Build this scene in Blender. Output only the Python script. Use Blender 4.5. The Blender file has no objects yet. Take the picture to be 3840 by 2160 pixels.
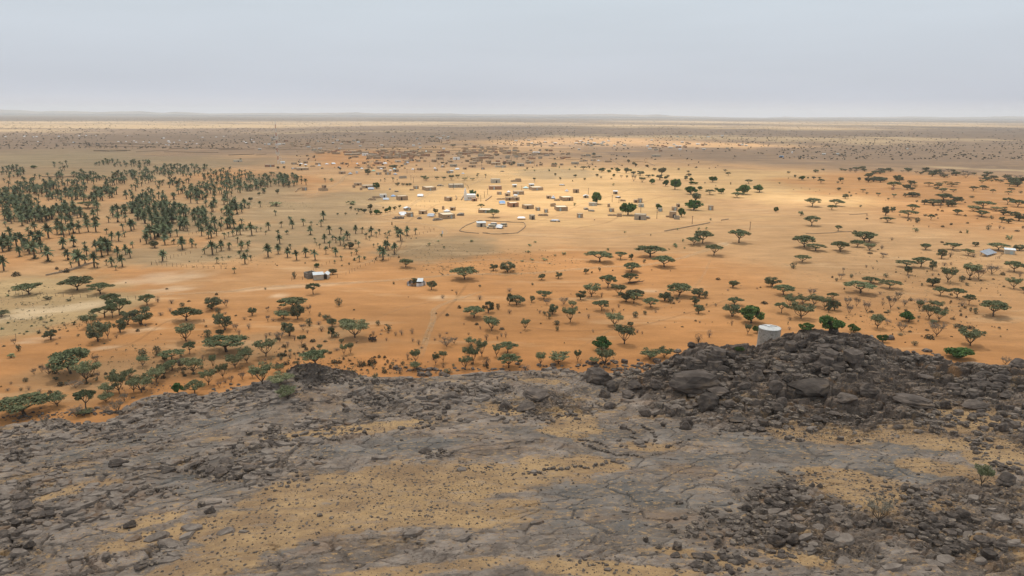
import bpy, math, random
import numpy as np
from mathutils import Matrix, Vector

# ---------------------------------------------------------------- camera, world, sun, exposure
F = 2560.0                      # focal length in photo pixels (photo is 3840 wide)
CAM_Z = 55.0
PITCH = math.radians(14.29)
ROLL = math.radians(0.283)
scene = bpy.context.scene
cam_data = bpy.data.cameras.new('camera')
cam = bpy.data.objects.new('camera', cam_data)
scene.collection.objects.link(cam)
scene.camera = cam
cam_data.sensor_fit = 'HORIZONTAL'
cam_data.sensor_width = 36.0
cam_data.lens = 36.0 * F / 3840.0
cam_data.clip_start = 0.5
cam_data.clip_end = 80000.0
R3 = Matrix.Rotation(math.pi / 2 - PITCH, 3, 'X') @ Matrix.Rotation(ROLL, 3, 'Z')
cam.matrix_world = Matrix.Translation((0, 0, CAM_Z)) @ R3.to_4x4()
RM = np.array(R3)

SUN_DIR = Vector((-0.12, 0.36, 0.92)).normalized()
elev = math.asin(SUN_DIR.z)
azim = math.atan2(SUN_DIR.x, SUN_DIR.y)
w = bpy.data.worlds.new('World'); scene.world = w; w.use_nodes = True
nt = w.node_tree; nt.nodes.clear()
out = nt.nodes.new('ShaderNodeOutputWorld'); bg = nt.nodes.new('ShaderNodeBackground')
sky = nt.nodes.new('ShaderNodeTexSky'); sky.sky_type = 'NISHITA'; sky.sun_disc = False
sky.sun_elevation = elev; sky.sun_rotation = azim; sky.air_density = 1.0; sky.dust_density = 5.0; sky.ozone_density = 1.0
SKY_STRENGTH = 0.082
bg.inputs['Strength'].default_value = SKY_STRENGTH
tc = nt.nodes.new('ShaderNodeTexCoord'); sep = nt.nodes.new('ShaderNodeSeparateXYZ')
nt.links.new(tc.outputs['Generated'], sep.inputs[0])
mr = nt.nodes.new('ShaderNodeMapRange'); mr.inputs['From Min'].default_value = 0.0; mr.inputs['From Max'].default_value = 0.16
nt.links.new(sep.outputs['Z'], mr.inputs['Value'])
ramp = nt.nodes.new('ShaderNodeValToRGB')
ramp.color_ramp.elements[0].position = 0.0; ramp.color_ramp.elements[0].color = (8.6, 8.8, 9.9, 1)
for p_, c_ in ((0.05, (8.2, 8.4, 9.4, 1)), (0.13, (7.6, 8.05, 9.1, 1)), (0.3, (7.7, 8.25, 9.2, 1))):
    e_ = ramp.color_ramp.elements.new(p_); e_.color = c_
ramp.color_ramp.elements[-1].position = 1.0; ramp.color_ramp.elements[-1].color = (8.0, 8.9, 9.7, 1)
nt.links.new(mr.outputs[0], ramp.inputs['Fac'])
# thin high veil: long faint streaks
mp = nt.nodes.new('ShaderNodeMapping'); mp.inputs['Scale'].default_value = (1.6, 1.6, 14.0)
nt.links.new(tc.outputs['Generated'], mp.inputs[0])
nz = nt.nodes.new('ShaderNodeTexNoise'); nz.inputs['Scale'].default_value = 1.7; nz.inputs['Detail'].default_value = 5.0
nz.inputs['Roughness'].default_value = 0.5
nt.links.new(mp.outputs[0], nz.inputs['Vector'])
mr2 = nt.nodes.new('ShaderNodeMapRange'); mr2.inputs['From Min'].default_value = 0.3; mr2.inputs['From Max'].default_value = 0.7
mr2.inputs['To Min'].default_value = 0.97; mr2.inputs['To Max'].default_value = 1.03
nt.links.new(nz.outputs['Fac'], mr2.inputs['Value'])
vm = nt.nodes.new('ShaderNodeVectorMath'); vm.operation = 'SCALE'
nt.links.new(ramp.outputs['Color'], vm.inputs[0]); nt.links.new(mr2.outputs[0], vm.inputs['Scale'])
mx = nt.nodes.new('ShaderNodeMix'); mx.data_type = 'RGBA'; mx.inputs['Factor'].default_value = 0.90
nt.links.new(sky.outputs[0], mx.inputs['A']); nt.links.new(vm.outputs[0], mx.inputs['B'])
nt.links.new(mx.outputs['Result'], bg.inputs['Color']); nt.links.new(bg.outputs[0], out.inputs['Surface'])

sd = bpy.data.lights.new('sun', 'SUN'); sd.energy = 4.2; sd.angle = math.radians(2.0); sd.color = (1.0, 0.93, 0.82)
sun = bpy.data.objects.new('sun', sd); scene.collection.objects.link(sun)
sun.rotation_euler = SUN_DIR.to_track_quat('Z', 'Y').to_euler(); sun.location = (0, 0, 300)
scene.view_settings.view_transform = 'Standard'; scene.view_settings.look = 'None'
scene.view_settings.exposure = 0.0; scene.view_settings.gamma = 1.0
scene.cycles.max_bounces = 4; scene.cycles.diffuse_bounces = 2; scene.cycles.glossy_bounces = 1
scene.cycles.transparent_max_bounces = 8; scene.cycles.volume_bounces = 1
scene.cycles.use_denoising = True

random.seed(11); rng = np.random.default_rng(7)
col = scene.collection

# ---------------------------------------------------------------- numeric noise
def hash2(ix, iy, s=0):
    h = (ix.astype(np.int64) * 374761393 + iy.astype(np.int64) * 668265263 + s * 2147483647 * 31 + s * 1013904223) & 0xffffffff
    h = ((h ^ (h >> 13)) * 1274126177) & 0xffffffff
    h = ((h ^ (h >> 16)) * 2246822519) & 0xffffffff
    return ((h ^ (h >> 15)) & 0xffffff) / float(0xffffff)
def vnoise(x, y, s=0):
    x = np.asarray(x, float); y = np.asarray(y, float)
    ix = np.floor(x); iy = np.floor(y); fx = x - ix; fy = y - iy
    fx = fx * fx * (3 - 2 * fx); fy = fy * fy * (3 - 2 * fy)
    a = hash2(ix, iy, s); b = hash2(ix + 1, iy, s); c = hash2(ix, iy + 1, s); d = hash2(ix + 1, iy + 1, s)
    return (a + (b - a) * fx) * (1 - fy) + (c + (d - c) * fx) * fy
def fbm(x, y, s=0, o=4, g=0.5):
    t = 0; a = 1.0; n = 0
    for k in range(o):
        t = t + a * (vnoise(x * 2 ** k + 17.3 * k, y * 2 ** k - 9.1 * k, s + k) - 0.5); n += a; a *= g
    return t / n * 2
def worley(x, y, s=0):
    """distance to nearest and second nearest jittered cell centre, id noise of the nearest, offset to it"""
    ix = np.floor(x); iy = np.floor(y)
    f1 = np.full(x.shape, 9.0); f2 = np.full(x.shape, 9.0); idn = np.zeros(x.shape); ox = np.zeros(x.shape); oy = np.zeros(x.shape)
    for dx in (-1, 0, 1):
        for dy in (-1, 0, 1):
            cx = ix + dx; cy = iy + dy
            px = cx + 0.1 + 0.8 * hash2(cx, cy, s); py = cy + 0.1 + 0.8 * hash2(cx, cy, s + 1)
            ax = x - px; ay = y - py; d = np.sqrt(ax * ax + ay * ay)
            near = d < f1
            f2 = np.where(near, f1, np.minimum(f2, d))
            f1 = np.where(near, d, f1); idn = np.where(near, hash2(cx, cy, s + 2), idn)
            ox = np.where(near, ax, ox); oy = np.where(near, ay, oy)
    return f1, f2, idn, ox, oy
def sstep(a, b, x):
    t = np.clip((x - a) / (b - a), 0, 1); return t * t * (3 - 2 * t)

# ---------------------------------------------------------------- rays through photo pixels
def ray(px, py):
    d = RM @ np.array([(px - 1920.0) / F, -(py - 1080.0) / F, -1.0])
    return d
def onz(px, py, z):
    d = ray(px, py); t = (z - CAM_Z) / d[2]
    return np.array([d[0] * t, d[1] * t, z])
def project(p):
    q = RM.T @ (np.array(p, float) - np.array([0, 0, CAM_Z]))
    return 1920 + F * q[0] / -q[2], 1080 - F * q[1] / -q[2]

# ---------------------------------------------------------------- terrain heights
HC = [  # photo pixel and the height of the rock there (metres)
 (-500,2160,9.5),(0,2160,12.5),(960,2160,14.5),(1920,2160,15.2),(2880,2160,15.6),(3840,2160,15.6),(4340,2160,15.5),
 (-400,1900,7.5),(0,1900,9.6),(960,1900,12.4),(1920,1900,13.3),(2880,1900,13.8),(3840,1900,14.2),(4300,1900,14.0),
 (-300,1740,3.2),(0,1740,5.6),(700,1700,8.6),(1400,1700,10.6),(2200,1700,11.2),(3000,1700,11.8),(3840,1700,12.4),(4200,1700,12.4),
 (0,1640,2.4),(400,1600,2.9),(800,1560,6.2),(1400,1540,8.2),(2000,1540,8.6),(2450,1560,8.9),(3000,1600,9.8),(3500,1560,10.6),(3840,1540,11.2),(4200,1560,11.4),
 (120,1612,1.3),(300,1588,1.6),(0,1598,0.3),(250,1560,0.5),(450,1530,1.2),(650,1472,3.1),(850,1470,4.6),(1000,1430,5.0),(1100,1420,5.3),
 (1250,1420,5.6),(1450,1415,5.7),(1700,1415,5.9),(1900,1398,6.0),(2150,1395,6.4),(2350,1400,6.9),
 (2440,1400,7.8),(2300,1480,7.7),(2520,1345,9.6),(2620,1310,11.2),(2720,1312,11.4),(2800,1316,11.2),(2870,1285,12.0),
 (2960,1262,13.4),(3050,1240,14.6),(3110,1262,13.8),(3170,1258,14.2),(3240,1248,14.4),(3300,1290,13.0),(3340,1335,11.2),(3420,1320,11.4),
 (3500,1328,11.2),(3560,1366,10.4),(3640,1352,10.6),(3750,1372,10.5),(3840,1370,10.7),(4100,1360,10.6),
 (2600,1440,9.6),(2900,1400,11.4),(3100,1400,12.0),(3300,1440,11.0),(2700,1520,9.2),(3100,1530,9.9),(3450,1450,10.4),
]
pts = np.array([onz(*c) for c in HC])
back = []
for i in range(44, len(HC) - 8):        # crest points (y of the photo under about 1430) get steep falling ground behind them
    pass
crest = [c for c in HC if (c[1] <= 1600 and c[0] < 900 and c[2] < 5 and c[1] < 1605) or (c[1] <= 1432 and c[0] >= 900 and not (2400 < c[0] < 3400 and c[1] >= 1398))]
crestp = sorted([onz(*c) for c in crest], key=lambda p: p[0])
for p in crestp:
    k = 1 + 9 / max(p[1], 1); back.append((p[0] * k, p[1] + 9, p[2] - 7.0)); k = 1 + 26 / p[1]; back.append((p[0] * k, p[1] + 26, -6.0 if p[2] < 9 else -4.0))
back += [(-120, 170, -8), (0, 190, -8), (120, 190, -8), (-140, 120, -5), (-70, 175, -8), (60, 190, -8)]
near = [(-60, 20, 13), (0, 15, 18), (60, 20, 17)]
P = np.vstack([pts, np.array(back), np.array(near)])
def tps_fit(P, lam=2.0):
    n = len(P); d = np.sqrt(((P[:, None, :2] - P[None, :, :2]) ** 2).sum(-1)) / 50
    K = np.where(d > 0, d * d * np.log(d + 1e-12), 0) + np.eye(n) * lam * 1e-3
    A = np.zeros((n + 3, n + 3)); A[:n, :n] = K; A[:n, n] = 1; A[:n, n + 1:] = P[:, :2] / 50; A[n:, :n] = A[:n, n:].T
    b = np.zeros(n + 3); b[:n] = P[:, 2]
    return np.linalg.solve(A, b)
TW = tps_fit(P)
def hill_base(x, y):
    x = np.asarray(x, float); y = np.asarray(y, float); sh = x.shape; x = x.ravel(); y = y.ravel()
    r = np.zeros(x.size)
    for i0 in range(0, x.size, 40000):
        xs = x[i0:i0 + 40000, None]; ys = y[i0:i0 + 40000, None]
        d2 = ((xs - P[None, :, 0]) ** 2 + (ys - P[None, :, 1]) ** 2) / 2500
        r[i0:i0 + 40000] = (0.5 * d2 * np.log(d2 + 1e-12)) @ TW[:len(P)] + TW[-3] + (xs[:, 0] * TW[-2] + ys[:, 0] * TW[-1]) / 50
    return r.reshape(sh)
def ell(x, y, lst, soft=0.35, warp=0.25, s=50):
    """soft mask of ellipses (photo px, photo py, rx, ry in photo px, ground height) laid on the ground as world ellipses"""
    m = np.zeros(np.shape(x))
    sc = None
    for (px, py, rx, ry, z) in lst:
        c = onz(px, py, z); D = math.hypot(c[0], c[1], CAM_Z - z); el = (CAM_Z - z) / D
        wx = rx * D / F; wy = ry * D / F / el; sc = 1 / (0.5 * wy + 0.5 * wx)
        th = math.atan2(c[0], c[1]); dx = x - c[0]; dy = y - c[1]
        u = dx * math.cos(th) - dy * math.sin(th); v = dx * math.sin(th) + dy * math.cos(th)
        q = np.sqrt((u / wx) ** 2 + (v / wy) ** 2) + warp * 2 * fbm(x * sc * 2.2, y * sc * 2.2, s, 4, 0.6)
        m = np.maximum(m, 1 - sstep(1 - soft, 1 + soft, q))
    return m
OUTCROP = [(2560,1400,140,70,9),(2700,1380,230,90,10),(3000,1380,330,130,12),(3180,1330,180,80,13),(3300,1400,180,80,11),(3080,1490,330,45,10),(3480,1350,120,40,11),(2460,1440,120,50,8.2),(3700,1410,150,40,11)]
KNOB = [(1235,1430,130,40,5.6)]
PILE = [(2800,1560,330,60,9.4),(3000,1600,250,50,10),(3700,1500,200,80,11),(3600,1600,250,60,11.5),(3480,1980,330,110,13.8),(3000,2010,180,120,14),(2950,1900,120,50,13.5),(3700,1850,130,60,13.5),(3740,2050,140,90,14.4),(2080,1520,120,50,8.6)]
LEDGE = [(150,1640,330,45,3),(500,1590,300,60,5),(800,1530,330,60,7),(1350,1500,420,60,7.5),(1700,1480,250,60,7.5),(120,1900,260,160,9),(350,1780,260,110,8),(800,1760,240,90,10),(1180,1640,200,70,9),(620,2050,260,60,12.5),(2100,1420,200,30,6.8)]
SAND = [(1440,1830,500,115,12.6),(1150,1930,300,60,13),(820,1970,240,45,12.8),(1750,1790,400,70,12.2),(1180,1990,300,40,13.4),(1650,1930,350,70,13.3),(2150,1740,230,45,11.8),(2150,1590,120,60,9.5),
        (700,1990,260,35,12.6),(560,1960,100,25,12),(880,2050,120,60,13.2),(750,2120,300,50,14),(1500,2140,430,30,15),(2300,2140,450,35,15.2),
        (280,1850,130,22,9.2),(1320,1600,300,25,9.4),(1900,1540,90,22,8.6),(3300,1620,400,40,10.8),(3500,1560,300,50,10.8),(3050,1620,180,50,10.6),(3560,1770,170,28,12.4),(3250,1860,230,60,13),(3180,1790,180,26,12.8),
        (3760,1700,110,55,12.2),(3750,1400,120,22,10.8),(2420,1670,90,26,10.8),(2700,1500,120,25,9.4),(2050,1455,80,12,7.4),(3000,2100,150,22,15.2),(2650,2090,200,22,15.1)]
SMOOTH = [(620,1640,200,32,6),(900,1585,160,25,6.5),(520,1740,200,32,8),(300,1700,150,28,6),(720,1860,150,28,11),(920,1690,120,30,10),(1350,1660,200,40,10.5),(60,1690,120,22,4),(2350,1900,420,120,13.2),(2700,1760,420,60,12),(3200,1730,420,60,12.3),(2700,2010,150,80,14),(1500,1660,280,40,10.4),(2200,1620,300,40,10),(2600,1620,260,45,10.4),(1050,2050,260,25,13.8),(700,1800,120,40,9.6),(3300,1660,200,35,11.4)]
def plain(x, y):
    d = np.sqrt(x * x + y * y)
    return 0.55 * fbm(x / 45, y / 28, 3, 3) * sstep(120, 260, d) + 1.2 * fbm(x / 190, y / 140, 9, 2) * sstep(250, 600, d)
def hill(x, y, detail=True):
    b = hill_base(x, y)
    if not detail: return b
    mo = ell(x, y, OUTCROP + KNOB, 0.3); mp_ = ell(x, y, PILE, 0.35); ml = ell(x, y, LEDGE, 0.4); msd = ell(x, y, SAND, 0.3, 0.3); msm = ell(x, y, SMOOTH, 0.35)
    kn = ell(x, y, KNOB, 0.35, 0.05)
    b = b + 1.35 * kn + 0.9 * mo * fbm(x / 9, y / 9, 21, 3)
    wx = x + 0.9 * fbm(x / 2.4, y / 2.4, 31, 3); wy = y + 0.9 * fbm(x / 2.4, y / 2.4, 35, 3)
    # big rounded masses, then blocks split off them, then rubble; all with sharp open joints
    f1, f2, idn, ox, oy = worley(wx / 7.5, wy / 5.0, 5)
    d1 = np.sqrt(np.clip(1 - (f1 * 1.1) ** 2, 0, 1)) * (0.4 + 1.0 * idn) * sstep(0.0, 0.12, f2 - f1)
    g1, g2, gid, gx, gy = worley(wx / 2.6 + 3.3, wy / 1.5, 15)
    d2 = (0.55 * gid + 0.5 * gx * (gid - 0.5) - 0.5 * gy + 0.25 * np.sqrt(np.clip(1 - g1 * g1, 0, 1))) * sstep(0.0, 0.10, g2 - g1)
    k1, k2, kid, kx, ky = worley(wx / 1.0, wy / 0.62 + 8.8, 25)
    d3 = (0.6 * kid - 0.3 * ky + 0.2) * sstep(0.0, 0.14, k2 - k1)
    e1, e2, eid, ex, ey = worley(wx / 0.8 + 1.7, wy / 0.7 + 2.2, 27)
    dome = np.sqrt(np.clip(1 - (e1 * 1.2) ** 2, 0, 1)) * (0.3 + 0.9 * eid) * sstep(0.0, 0.3, e2 - e1)
    hh = b + mo * (1.9 * d1 - 1.3 + 0.25 * fbm(x / 2.5, y / 2.5, 29, 3))
    st = 0.62; q = hh / st + 0.5 * fbm(x / 5, y / 5, 37, 3) + 0.35 * idn
    tr = (np.floor(q) + sstep(0.55, 1.0, q - np.floor(q)) - q) * st           # bedding ledges
    h = hh + mo * (0.75 * tr + 0.80 * (d2 - 0.35) + 0.30 * (d3 - 0.3)) + mp_ * (1 - 0.6 * msd) * (0.42 * d2 + 0.26 * dome - 0.2)
    # broken strata: tilted plates with open joints, long axis across the slope
    a = 0.16 + 0.25 * fbm(x / 60, y / 60, 77, 2)
    u = x * np.cos(a) + y * np.sin(a); v = -x * np.sin(a) + y * np.cos(a)
    u = u + 0.9 * fbm(x / 3.1, y / 3.1, 41, 3); v = v + 0.7 * fbm(x / 2.6, y / 2.6, 43, 3)
    p1, p2, pid, px, py = worley(u / 6.2, v / 2.2, 55)
    q1, q2, qid, qx, qy = worley(u / 1.5 + 9, v / 0.75, 65)
    plate = (pid - 0.5) * 0.75 + py * 0.55 + px * 0.25 * (pid - 0.5); crack = 1 - sstep(0.02, 0.12, p2 - p1)
    plate2 = (qid - 0.5) * 0.32 + qy * 0.16; crack2 = 1 - sstep(0.02, 0.16, q2 - q1)
    lm = np.clip(ml + 0.35 * mp_ + 0.40, 0, 1) * (1 - 0.8 * msm) * (1 - msd) * (1 - mo)
    h = h + lm * (plate * 0.85 - crack * 0.60) + lm * sstep(0.35, 0.7, vnoise(x / 5, y / 4, 88)) * (plate2 * 1.1 - crack2 * 0.30)
    # long thin joints in the smooth rock and general roughness
    h = h - msm * 0.22 * (1 - sstep(0.01, 0.05, p2 - p1)) * (pid > 0.3)
    h = h + (1 - msd) * (0.16 * fbm(x / 1.3, y / 0.9, 91, 4) + 0.25 * fbm(x / 6, y / 5, 95, 3)) + msd * (0.05 * fbm(x / 1.0, y / 1.0, 97, 3) + 0.1 * fbm(x / 4, y / 4, 98, 2) - 0.06)
    tone = np.where(mo > .4, .5 * gid + .5 * kid, .6 * pid + .4 * qid)
    return h, mo, mp_, ml, msd, msm, tone
# coarse cache of the detailed hill for placing things
HX0, HX1, HY0, HY1, HS = -125.0, 125.0, 34.0, 170.0, 0.16
hx = np.arange(HX0, HX1 + 1e-6, HS); hy = np.arange(HY0, HY1 + 1e-6, HS)
GX, GY = np.meshgrid(hx, hy)
_cx, _cy = np.meshgrid(hx[::10], hy[::10]); _cb = np.kron(hill_base(_cx, _cy), np.ones((10, 10)))[:GX.shape[0], :GX.shape[1]]
GK = (_cb > -2.2) & (abs(GX) < 0.80 * GY + 34)
GH = np.full(GX.shape, -50.0); GMO = np.zeros(GX.shape); GMP = GMO.copy(); GML = GMO.copy(); GMS = GMO.copy(); GMM = GMO.copy(); GTN = GMO.copy() + .5
for _g, _v in zip((GH, GMO, GMP, GML, GMS, GMM, GTN), hill(GX[GK], GY[GK])): _g[GK] = _v
GP = plain(GX, GY)
def height(x, y):
    x = float(x); y = float(y)
    pl = float(plain(np.array([x]), np.array([y]))[0])
    if HX0 < x < HX1 and HY0 < y < HY1:
        i = int((y - HY0) / HS); j = int((x - HX0) / HS)
        return max(pl, float(GH[i, j]))
    return pl
def plane_h(x, y):
    return plain(np.asarray(x, float), np.asarray(y, float))
def at(px, py):
    """world point of the ground or rock seen at a photo pixel"""
    d = ray(px, py)
    if d[2] > -0.0035: d[2] = -0.0035
    if py > 1180:
        t = 40.0; step = 0.25; o = np.array([0, 0, CAM_Z])
        n = np.arange(40 / np.linalg.norm(d[:2]), 260 / np.linalg.norm(d[:2]), 0.2)
        xs = d[0] * n; ys = d[1] * n; zs = CAM_Z + d[2] * n
        i = np.clip(((ys - HY0) / HS).astype(int), 0, len(hy) - 1); j = np.clip(((xs - HX0) / HS).astype(int), 0, len(hx) - 1)
        inside = (ys > HY0) & (ys < HY1) & (abs(xs) < 125)
        g = np.where(inside, np.maximum(GH[i, j], GP[i, j]), 0.0)
        k = np.argmax(zs <= g)
        if zs[k] <= g[k]: return np.array([xs[k], ys[k], g[k]])
    t = -CAM_Z / d[2]
    for _ in range(6):
        x, y = d[0] * t, d[1] * t; t = (height(x, y) - CAM_Z) / d[2]
    return np.array([d[0] * t, d[1] * t, height(d[0] * t, d[1] * t)])
def depth_of(p):
    return float((RM.T @ (np.array(p) - np.array([0, 0, CAM_Z])))[2] * -1)

# ---------------------------------------------------------------- tagging and mesh helpers
def tag(o, label=None, cat=None, group=None, kind=None):
    if label: o['label'] = label
    if cat: o['category'] = cat
    if group: o['group'] = group
    if kind: o['kind'] = kind
    return o
def link(name, me, parent=None, mat=None):
    o = bpy.data.objects.new(name, me); col.objects.link(o)
    if parent is not None: o.parent = parent
    if mat is not None and not me.materials: me.materials.append(mat)
    return o
def empty(name, loc, rz=0.0):
    o = bpy.data.objects.new(name, None); col.objects.link(o); o.location = loc; o.rotation_euler = (0, 0, rz); o.empty_display_size = 0.5
    return o
def mesh_np(name, V, Fq, smooth=False, attrs=None):
    """V (n,3) vertices; Fq (m,3) or (m,4) faces"""
    V = np.asarray(V, np.float32); Fq = np.asarray(Fq, np.int32); k = Fq.shape[1]; m = len(Fq)
    me = bpy.data.meshes.new(name); me.vertices.add(len(V)); me.vertices.foreach_set('co', V.ravel())
    me.loops.add(m * k); me.loops.foreach_set('vertex_index', Fq.ravel())
    me.polygons.add(m); me.polygons.foreach_set('loop_start', np.arange(m, dtype=np.int32) * k)
    me.polygons.foreach_set('use_smooth', np.full(m, smooth))
    me.update(calc_edges=True)
    for an, arr in (attrs or {}).items():
        if arr.ndim == 1:
            a = me.attributes.new(an, 'FLOAT', 'POINT'); a.data.foreach_set('value', arr.astype(np.float32))
        else:
            a = me.attributes.new(an, 'FLOAT_COLOR', 'POINT')
            c = np.ones((len(arr), 4), np.float32); c[:, :3] = arr; a.data.foreach_set('color', c.ravel())
    me.validate()
    return me
class MB:
    """collects boxes, tubes and sheets, then makes one mesh"""
    def __init__(s): s.v = []; s.f = []
    def add(s, vs, fs):
        n = len(s.v); s.v += [tuple(p) for p in vs]; s.f += [tuple(n + i for i in f) for f in fs]; return s
    def box(s, x0, x1, y0, y1, z0, z1):
        return s.add([(x0,y0,z0),(x1,y0,z0),(x1,y1,z0),(x0,y1,z0),(x0,y0,z1),(x1,y0,z1),(x1,y1,z1),(x0,y1,z1)],
                     [(0,3,2,1),(4,5,6,7),(0,1,5,4),(1,2,6,5),(2,3,7,6),(3,0,4,7)])
    def tube(s, pts, rad, n=5, cap=True):
        pts = [Vector(p) for p in pts]; rings = []
        for i, p in enumerate(pts):
            d = (pts[min(i + 1, len(pts) - 1)] - pts[max(i - 1, 0)])
            if d.length < 1e-6: d = Vector((0, 0, 1))
            d.normalize(); a = d.cross(Vector((0.31, 0.95, 0.05))); a.normalize(); b = d.cross(a)
            rings.append([p + (a * math.cos(2 * math.pi * k / n) + b * math.sin(2 * math.pi * k / n)) * rad[i] for k in range(n)])
        vs = [q for r in rings for q in r]; fs = []
        for i in range(len(pts) - 1):
            for k in range(n):
                fs.append((i * n + k, i * n + (k + 1) % n, (i + 1) * n + (k + 1) % n, (i + 1) * n + k))
        if cap: fs.append(tuple(range((len(pts) - 1) * n, len(pts) * n))); fs.append(tuple(reversed(range(n))))
        return s.add(vs, fs)
    def build(s, name, mat=None, parent=None, smooth=False):
        me = bpy.data.meshes.new(name); me.from_pydata(s.v, [], s.f); me.update()
        if smooth: me.polygons.foreach_set('use_smooth', [True] * len(me.polygons))
        if mat: me.materials.append(mat)
        o = bpy.data.objects.new(name, me); col.objects.link(o)
        if parent is not None: o.parent = parent
        return o
    def mesh(s, name, mat=None, smooth=False):
        me = bpy.data.meshes.new(name); me.from_pydata(s.v, [], s.f); me.update()
        if smooth: me.polygons.foreach_set('use_smooth', [True] * len(me.polygons))
        if mat: me.materials.append(mat)
        return me

# ---------------------------------------------------------------- materials
def base_mat(name, rough=0.9, spec=0.1):
    m = bpy.data.materials.new(name); m.use_nodes = True; n = m.node_tree; b = n.nodes['Principled BSDF']
    b.inputs['Roughness'].default_value = rough; b.inputs['Specular IOR Level'].default_value = spec
    return m, n, b
def noise(n, scale, detail=4, rough=0.55, coord='Object', vec=None, stretch=None):
    t = n.nodes.new('ShaderNodeTexCoord'); z = n.nodes.new('ShaderNodeTexNoise')
    z.inputs['Scale'].default_value = scale; z.inputs['Detail'].default_value = detail; z.inputs['Roughness'].default_value = rough
    src = vec or t.outputs[coord]
    if stretch:
        p = n.nodes.new('ShaderNodeMapping'); p.inputs['Scale'].default_value = stretch; n.links.new(src, p.inputs[0]); src = p.outputs[0]
    n.links.new(src, z.inputs['Vector']); return z.outputs['Fac']
def rng_(n, src, a, b, c=0.0, d=1.0):
    r = n.nodes.new('ShaderNodeMapRange'); n.links.new(src, r.inputs['Value'])
    for k, v in zip(('From Min', 'From Max', 'To Min', 'To Max'), (a, b, c, d)): r.inputs[k].default_value = v
    return r.outputs[0]
def mix(n, fac, a, b, mode='MIX'):
    m = n.nodes.new('ShaderNodeMix'); m.data_type = 'RGBA'; m.blend_type = mode
    if hasattr(fac, 'links') or hasattr(fac, 'is_linked'): n.links.new(fac, m.inputs['Factor'])
    else: m.inputs['Factor'].default_value = fac
    for s, v in (('A', a), ('B', b)):
        if isinstance(v, tuple): m.inputs[s].default_value = (*v, 1)
        else: n.links.new(v, m.inputs[s])
    return m.outputs['Result']
def mth(n, op, a, b):
    m = n.nodes.new('ShaderNodeMath'); m.operation = op
    for i, v in enumerate((a, b)):
        if isinstance(v, (int, float)): m.inputs[i].default_value = v
        else: n.links.new(v, m.inputs[i])
    return m.outputs[0]
def attr(n, name, o='Fac'):
    a = n.nodes.new('ShaderNodeAttribute'); a.attribute_name = name; return a.outputs[o]
def bump(n, b, h, strength, dist):
    u = n.nodes.new('ShaderNodeBump'); u.inputs['Strength'].default_value = strength; u.inputs['Distance'].default_value = dist
    n.links.new(h, u.inputs['Height']); n.links.new(u.outputs[0], b.inputs['Normal'])
def mottled(name, c1, c2, scale=0.8, rough=0.9, vary=0.25, coord='Object', bmp=0.0, c3=None):
    m, n, b = base_mat(name, rough)
    f = rng_(n, noise(n, scale, 5, 0.6, coord), 0.35, 0.65)
    c = mix(n, f, c1, c2)
    if c3: c = mix(n, rng_(n, noise(n, scale * 4.3, 3, 0.6, coord), 0.52, 0.66), c, c3)
    if vary:
        oi = n.nodes.new('ShaderNodeObjectInfo'); h = n.nodes.new('ShaderNodeHueSaturation')
        n.links.new(rng_(n, oi.outputs['Random'], 0, 1, 1 - vary, 1 + vary), h.inputs['Value']); n.links.new(c, h.inputs['Color']); c = h.outputs[0]
    n.links.new(c, b.inputs['Base Color'])
    if bmp: bump(n, b, noise(n, scale * 3, 5, 0.6, coord), 0.6, bmp)
    return m
M = {}
ORANGE = np.array((0.43, 0.203, 0.074)); TAN = np.array((0.43, 0.255, 0.122)); PALE = np.array((0.50, 0.318, 0.145)); BROWN = np.array((0.215, 0.148, 0.098)); STRAW = np.array((0.44, 0.31, 0.175)); OLIVE = np.array((0.245, 0.178, 0.100)); WHITE_SAND = np.array((0.70, 0.55, 0.38))
# ground material: colour from the surface's own attribute, broken up by wind ripples, pebbles and stain
m, n, b = base_mat('desert_sand', 0.95, 0.1)
tint = attr(n, 'tint', 'Color'); sc_ = attr(n, 'scrub')
big = rng_(n, noise(n, 0.012, 6, 0.6, stretch=(1, 2.6, 1)), 0.35, 0.65, 0.86, 1.12)
mid = rng_(n, noise(n, 0.13, 6, 0.65, stretch=(0.6, 1.6, 1)), 0.3, 0.7, 0.82, 1.13)
fine = rng_(n, noise(n, 1.6, 4, 0.7), 0.3, 0.7, 0.93, 1.06)
val = mth(n, 'MULTIPLY', mth(n, 'MULTIPLY', big, mid), fine)
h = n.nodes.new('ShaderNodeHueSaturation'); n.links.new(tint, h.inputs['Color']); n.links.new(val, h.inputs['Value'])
# pale crusty streaks where the sand is thin
st = rng_(n, noise(n, 0.035, 7, 0.68, stretch=(0.5, 2.2, 1)), 0.56, 0.70, 0, 0.42)
c = mix(n, st, h.outputs[0], (0.64, 0.44, 0.25))
st2 = rng_(n, noise(n, 0.021, 6, 0.7, stretch=(0.45, 2.0, 1)), 0.57, 0.72, 0, 0.42)
c = mix(n, st2, c, (0.36, 0.20, 0.10))
# dry tufts and pebbles where the attribute says so
sp = rng_(n, noise(n, 0.55, 3, 0.8), 0.56, 0.64)
sp = mth(n, 'MULTIPLY', sp, mth(n, 'MULTIPLY', sc_, rng_(n, noise(n, 0.04, 4, 0.6), 0.42, 0.6)))
c = mix(n, sp, c, (0.17, 0.135, 0.075))
n.links.new(c, b.inputs['Base Color'])
bump(n, b, noise(n, 0.9, 5, 0.6), 0.35, 0.12)
M['sand'] = m
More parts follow.
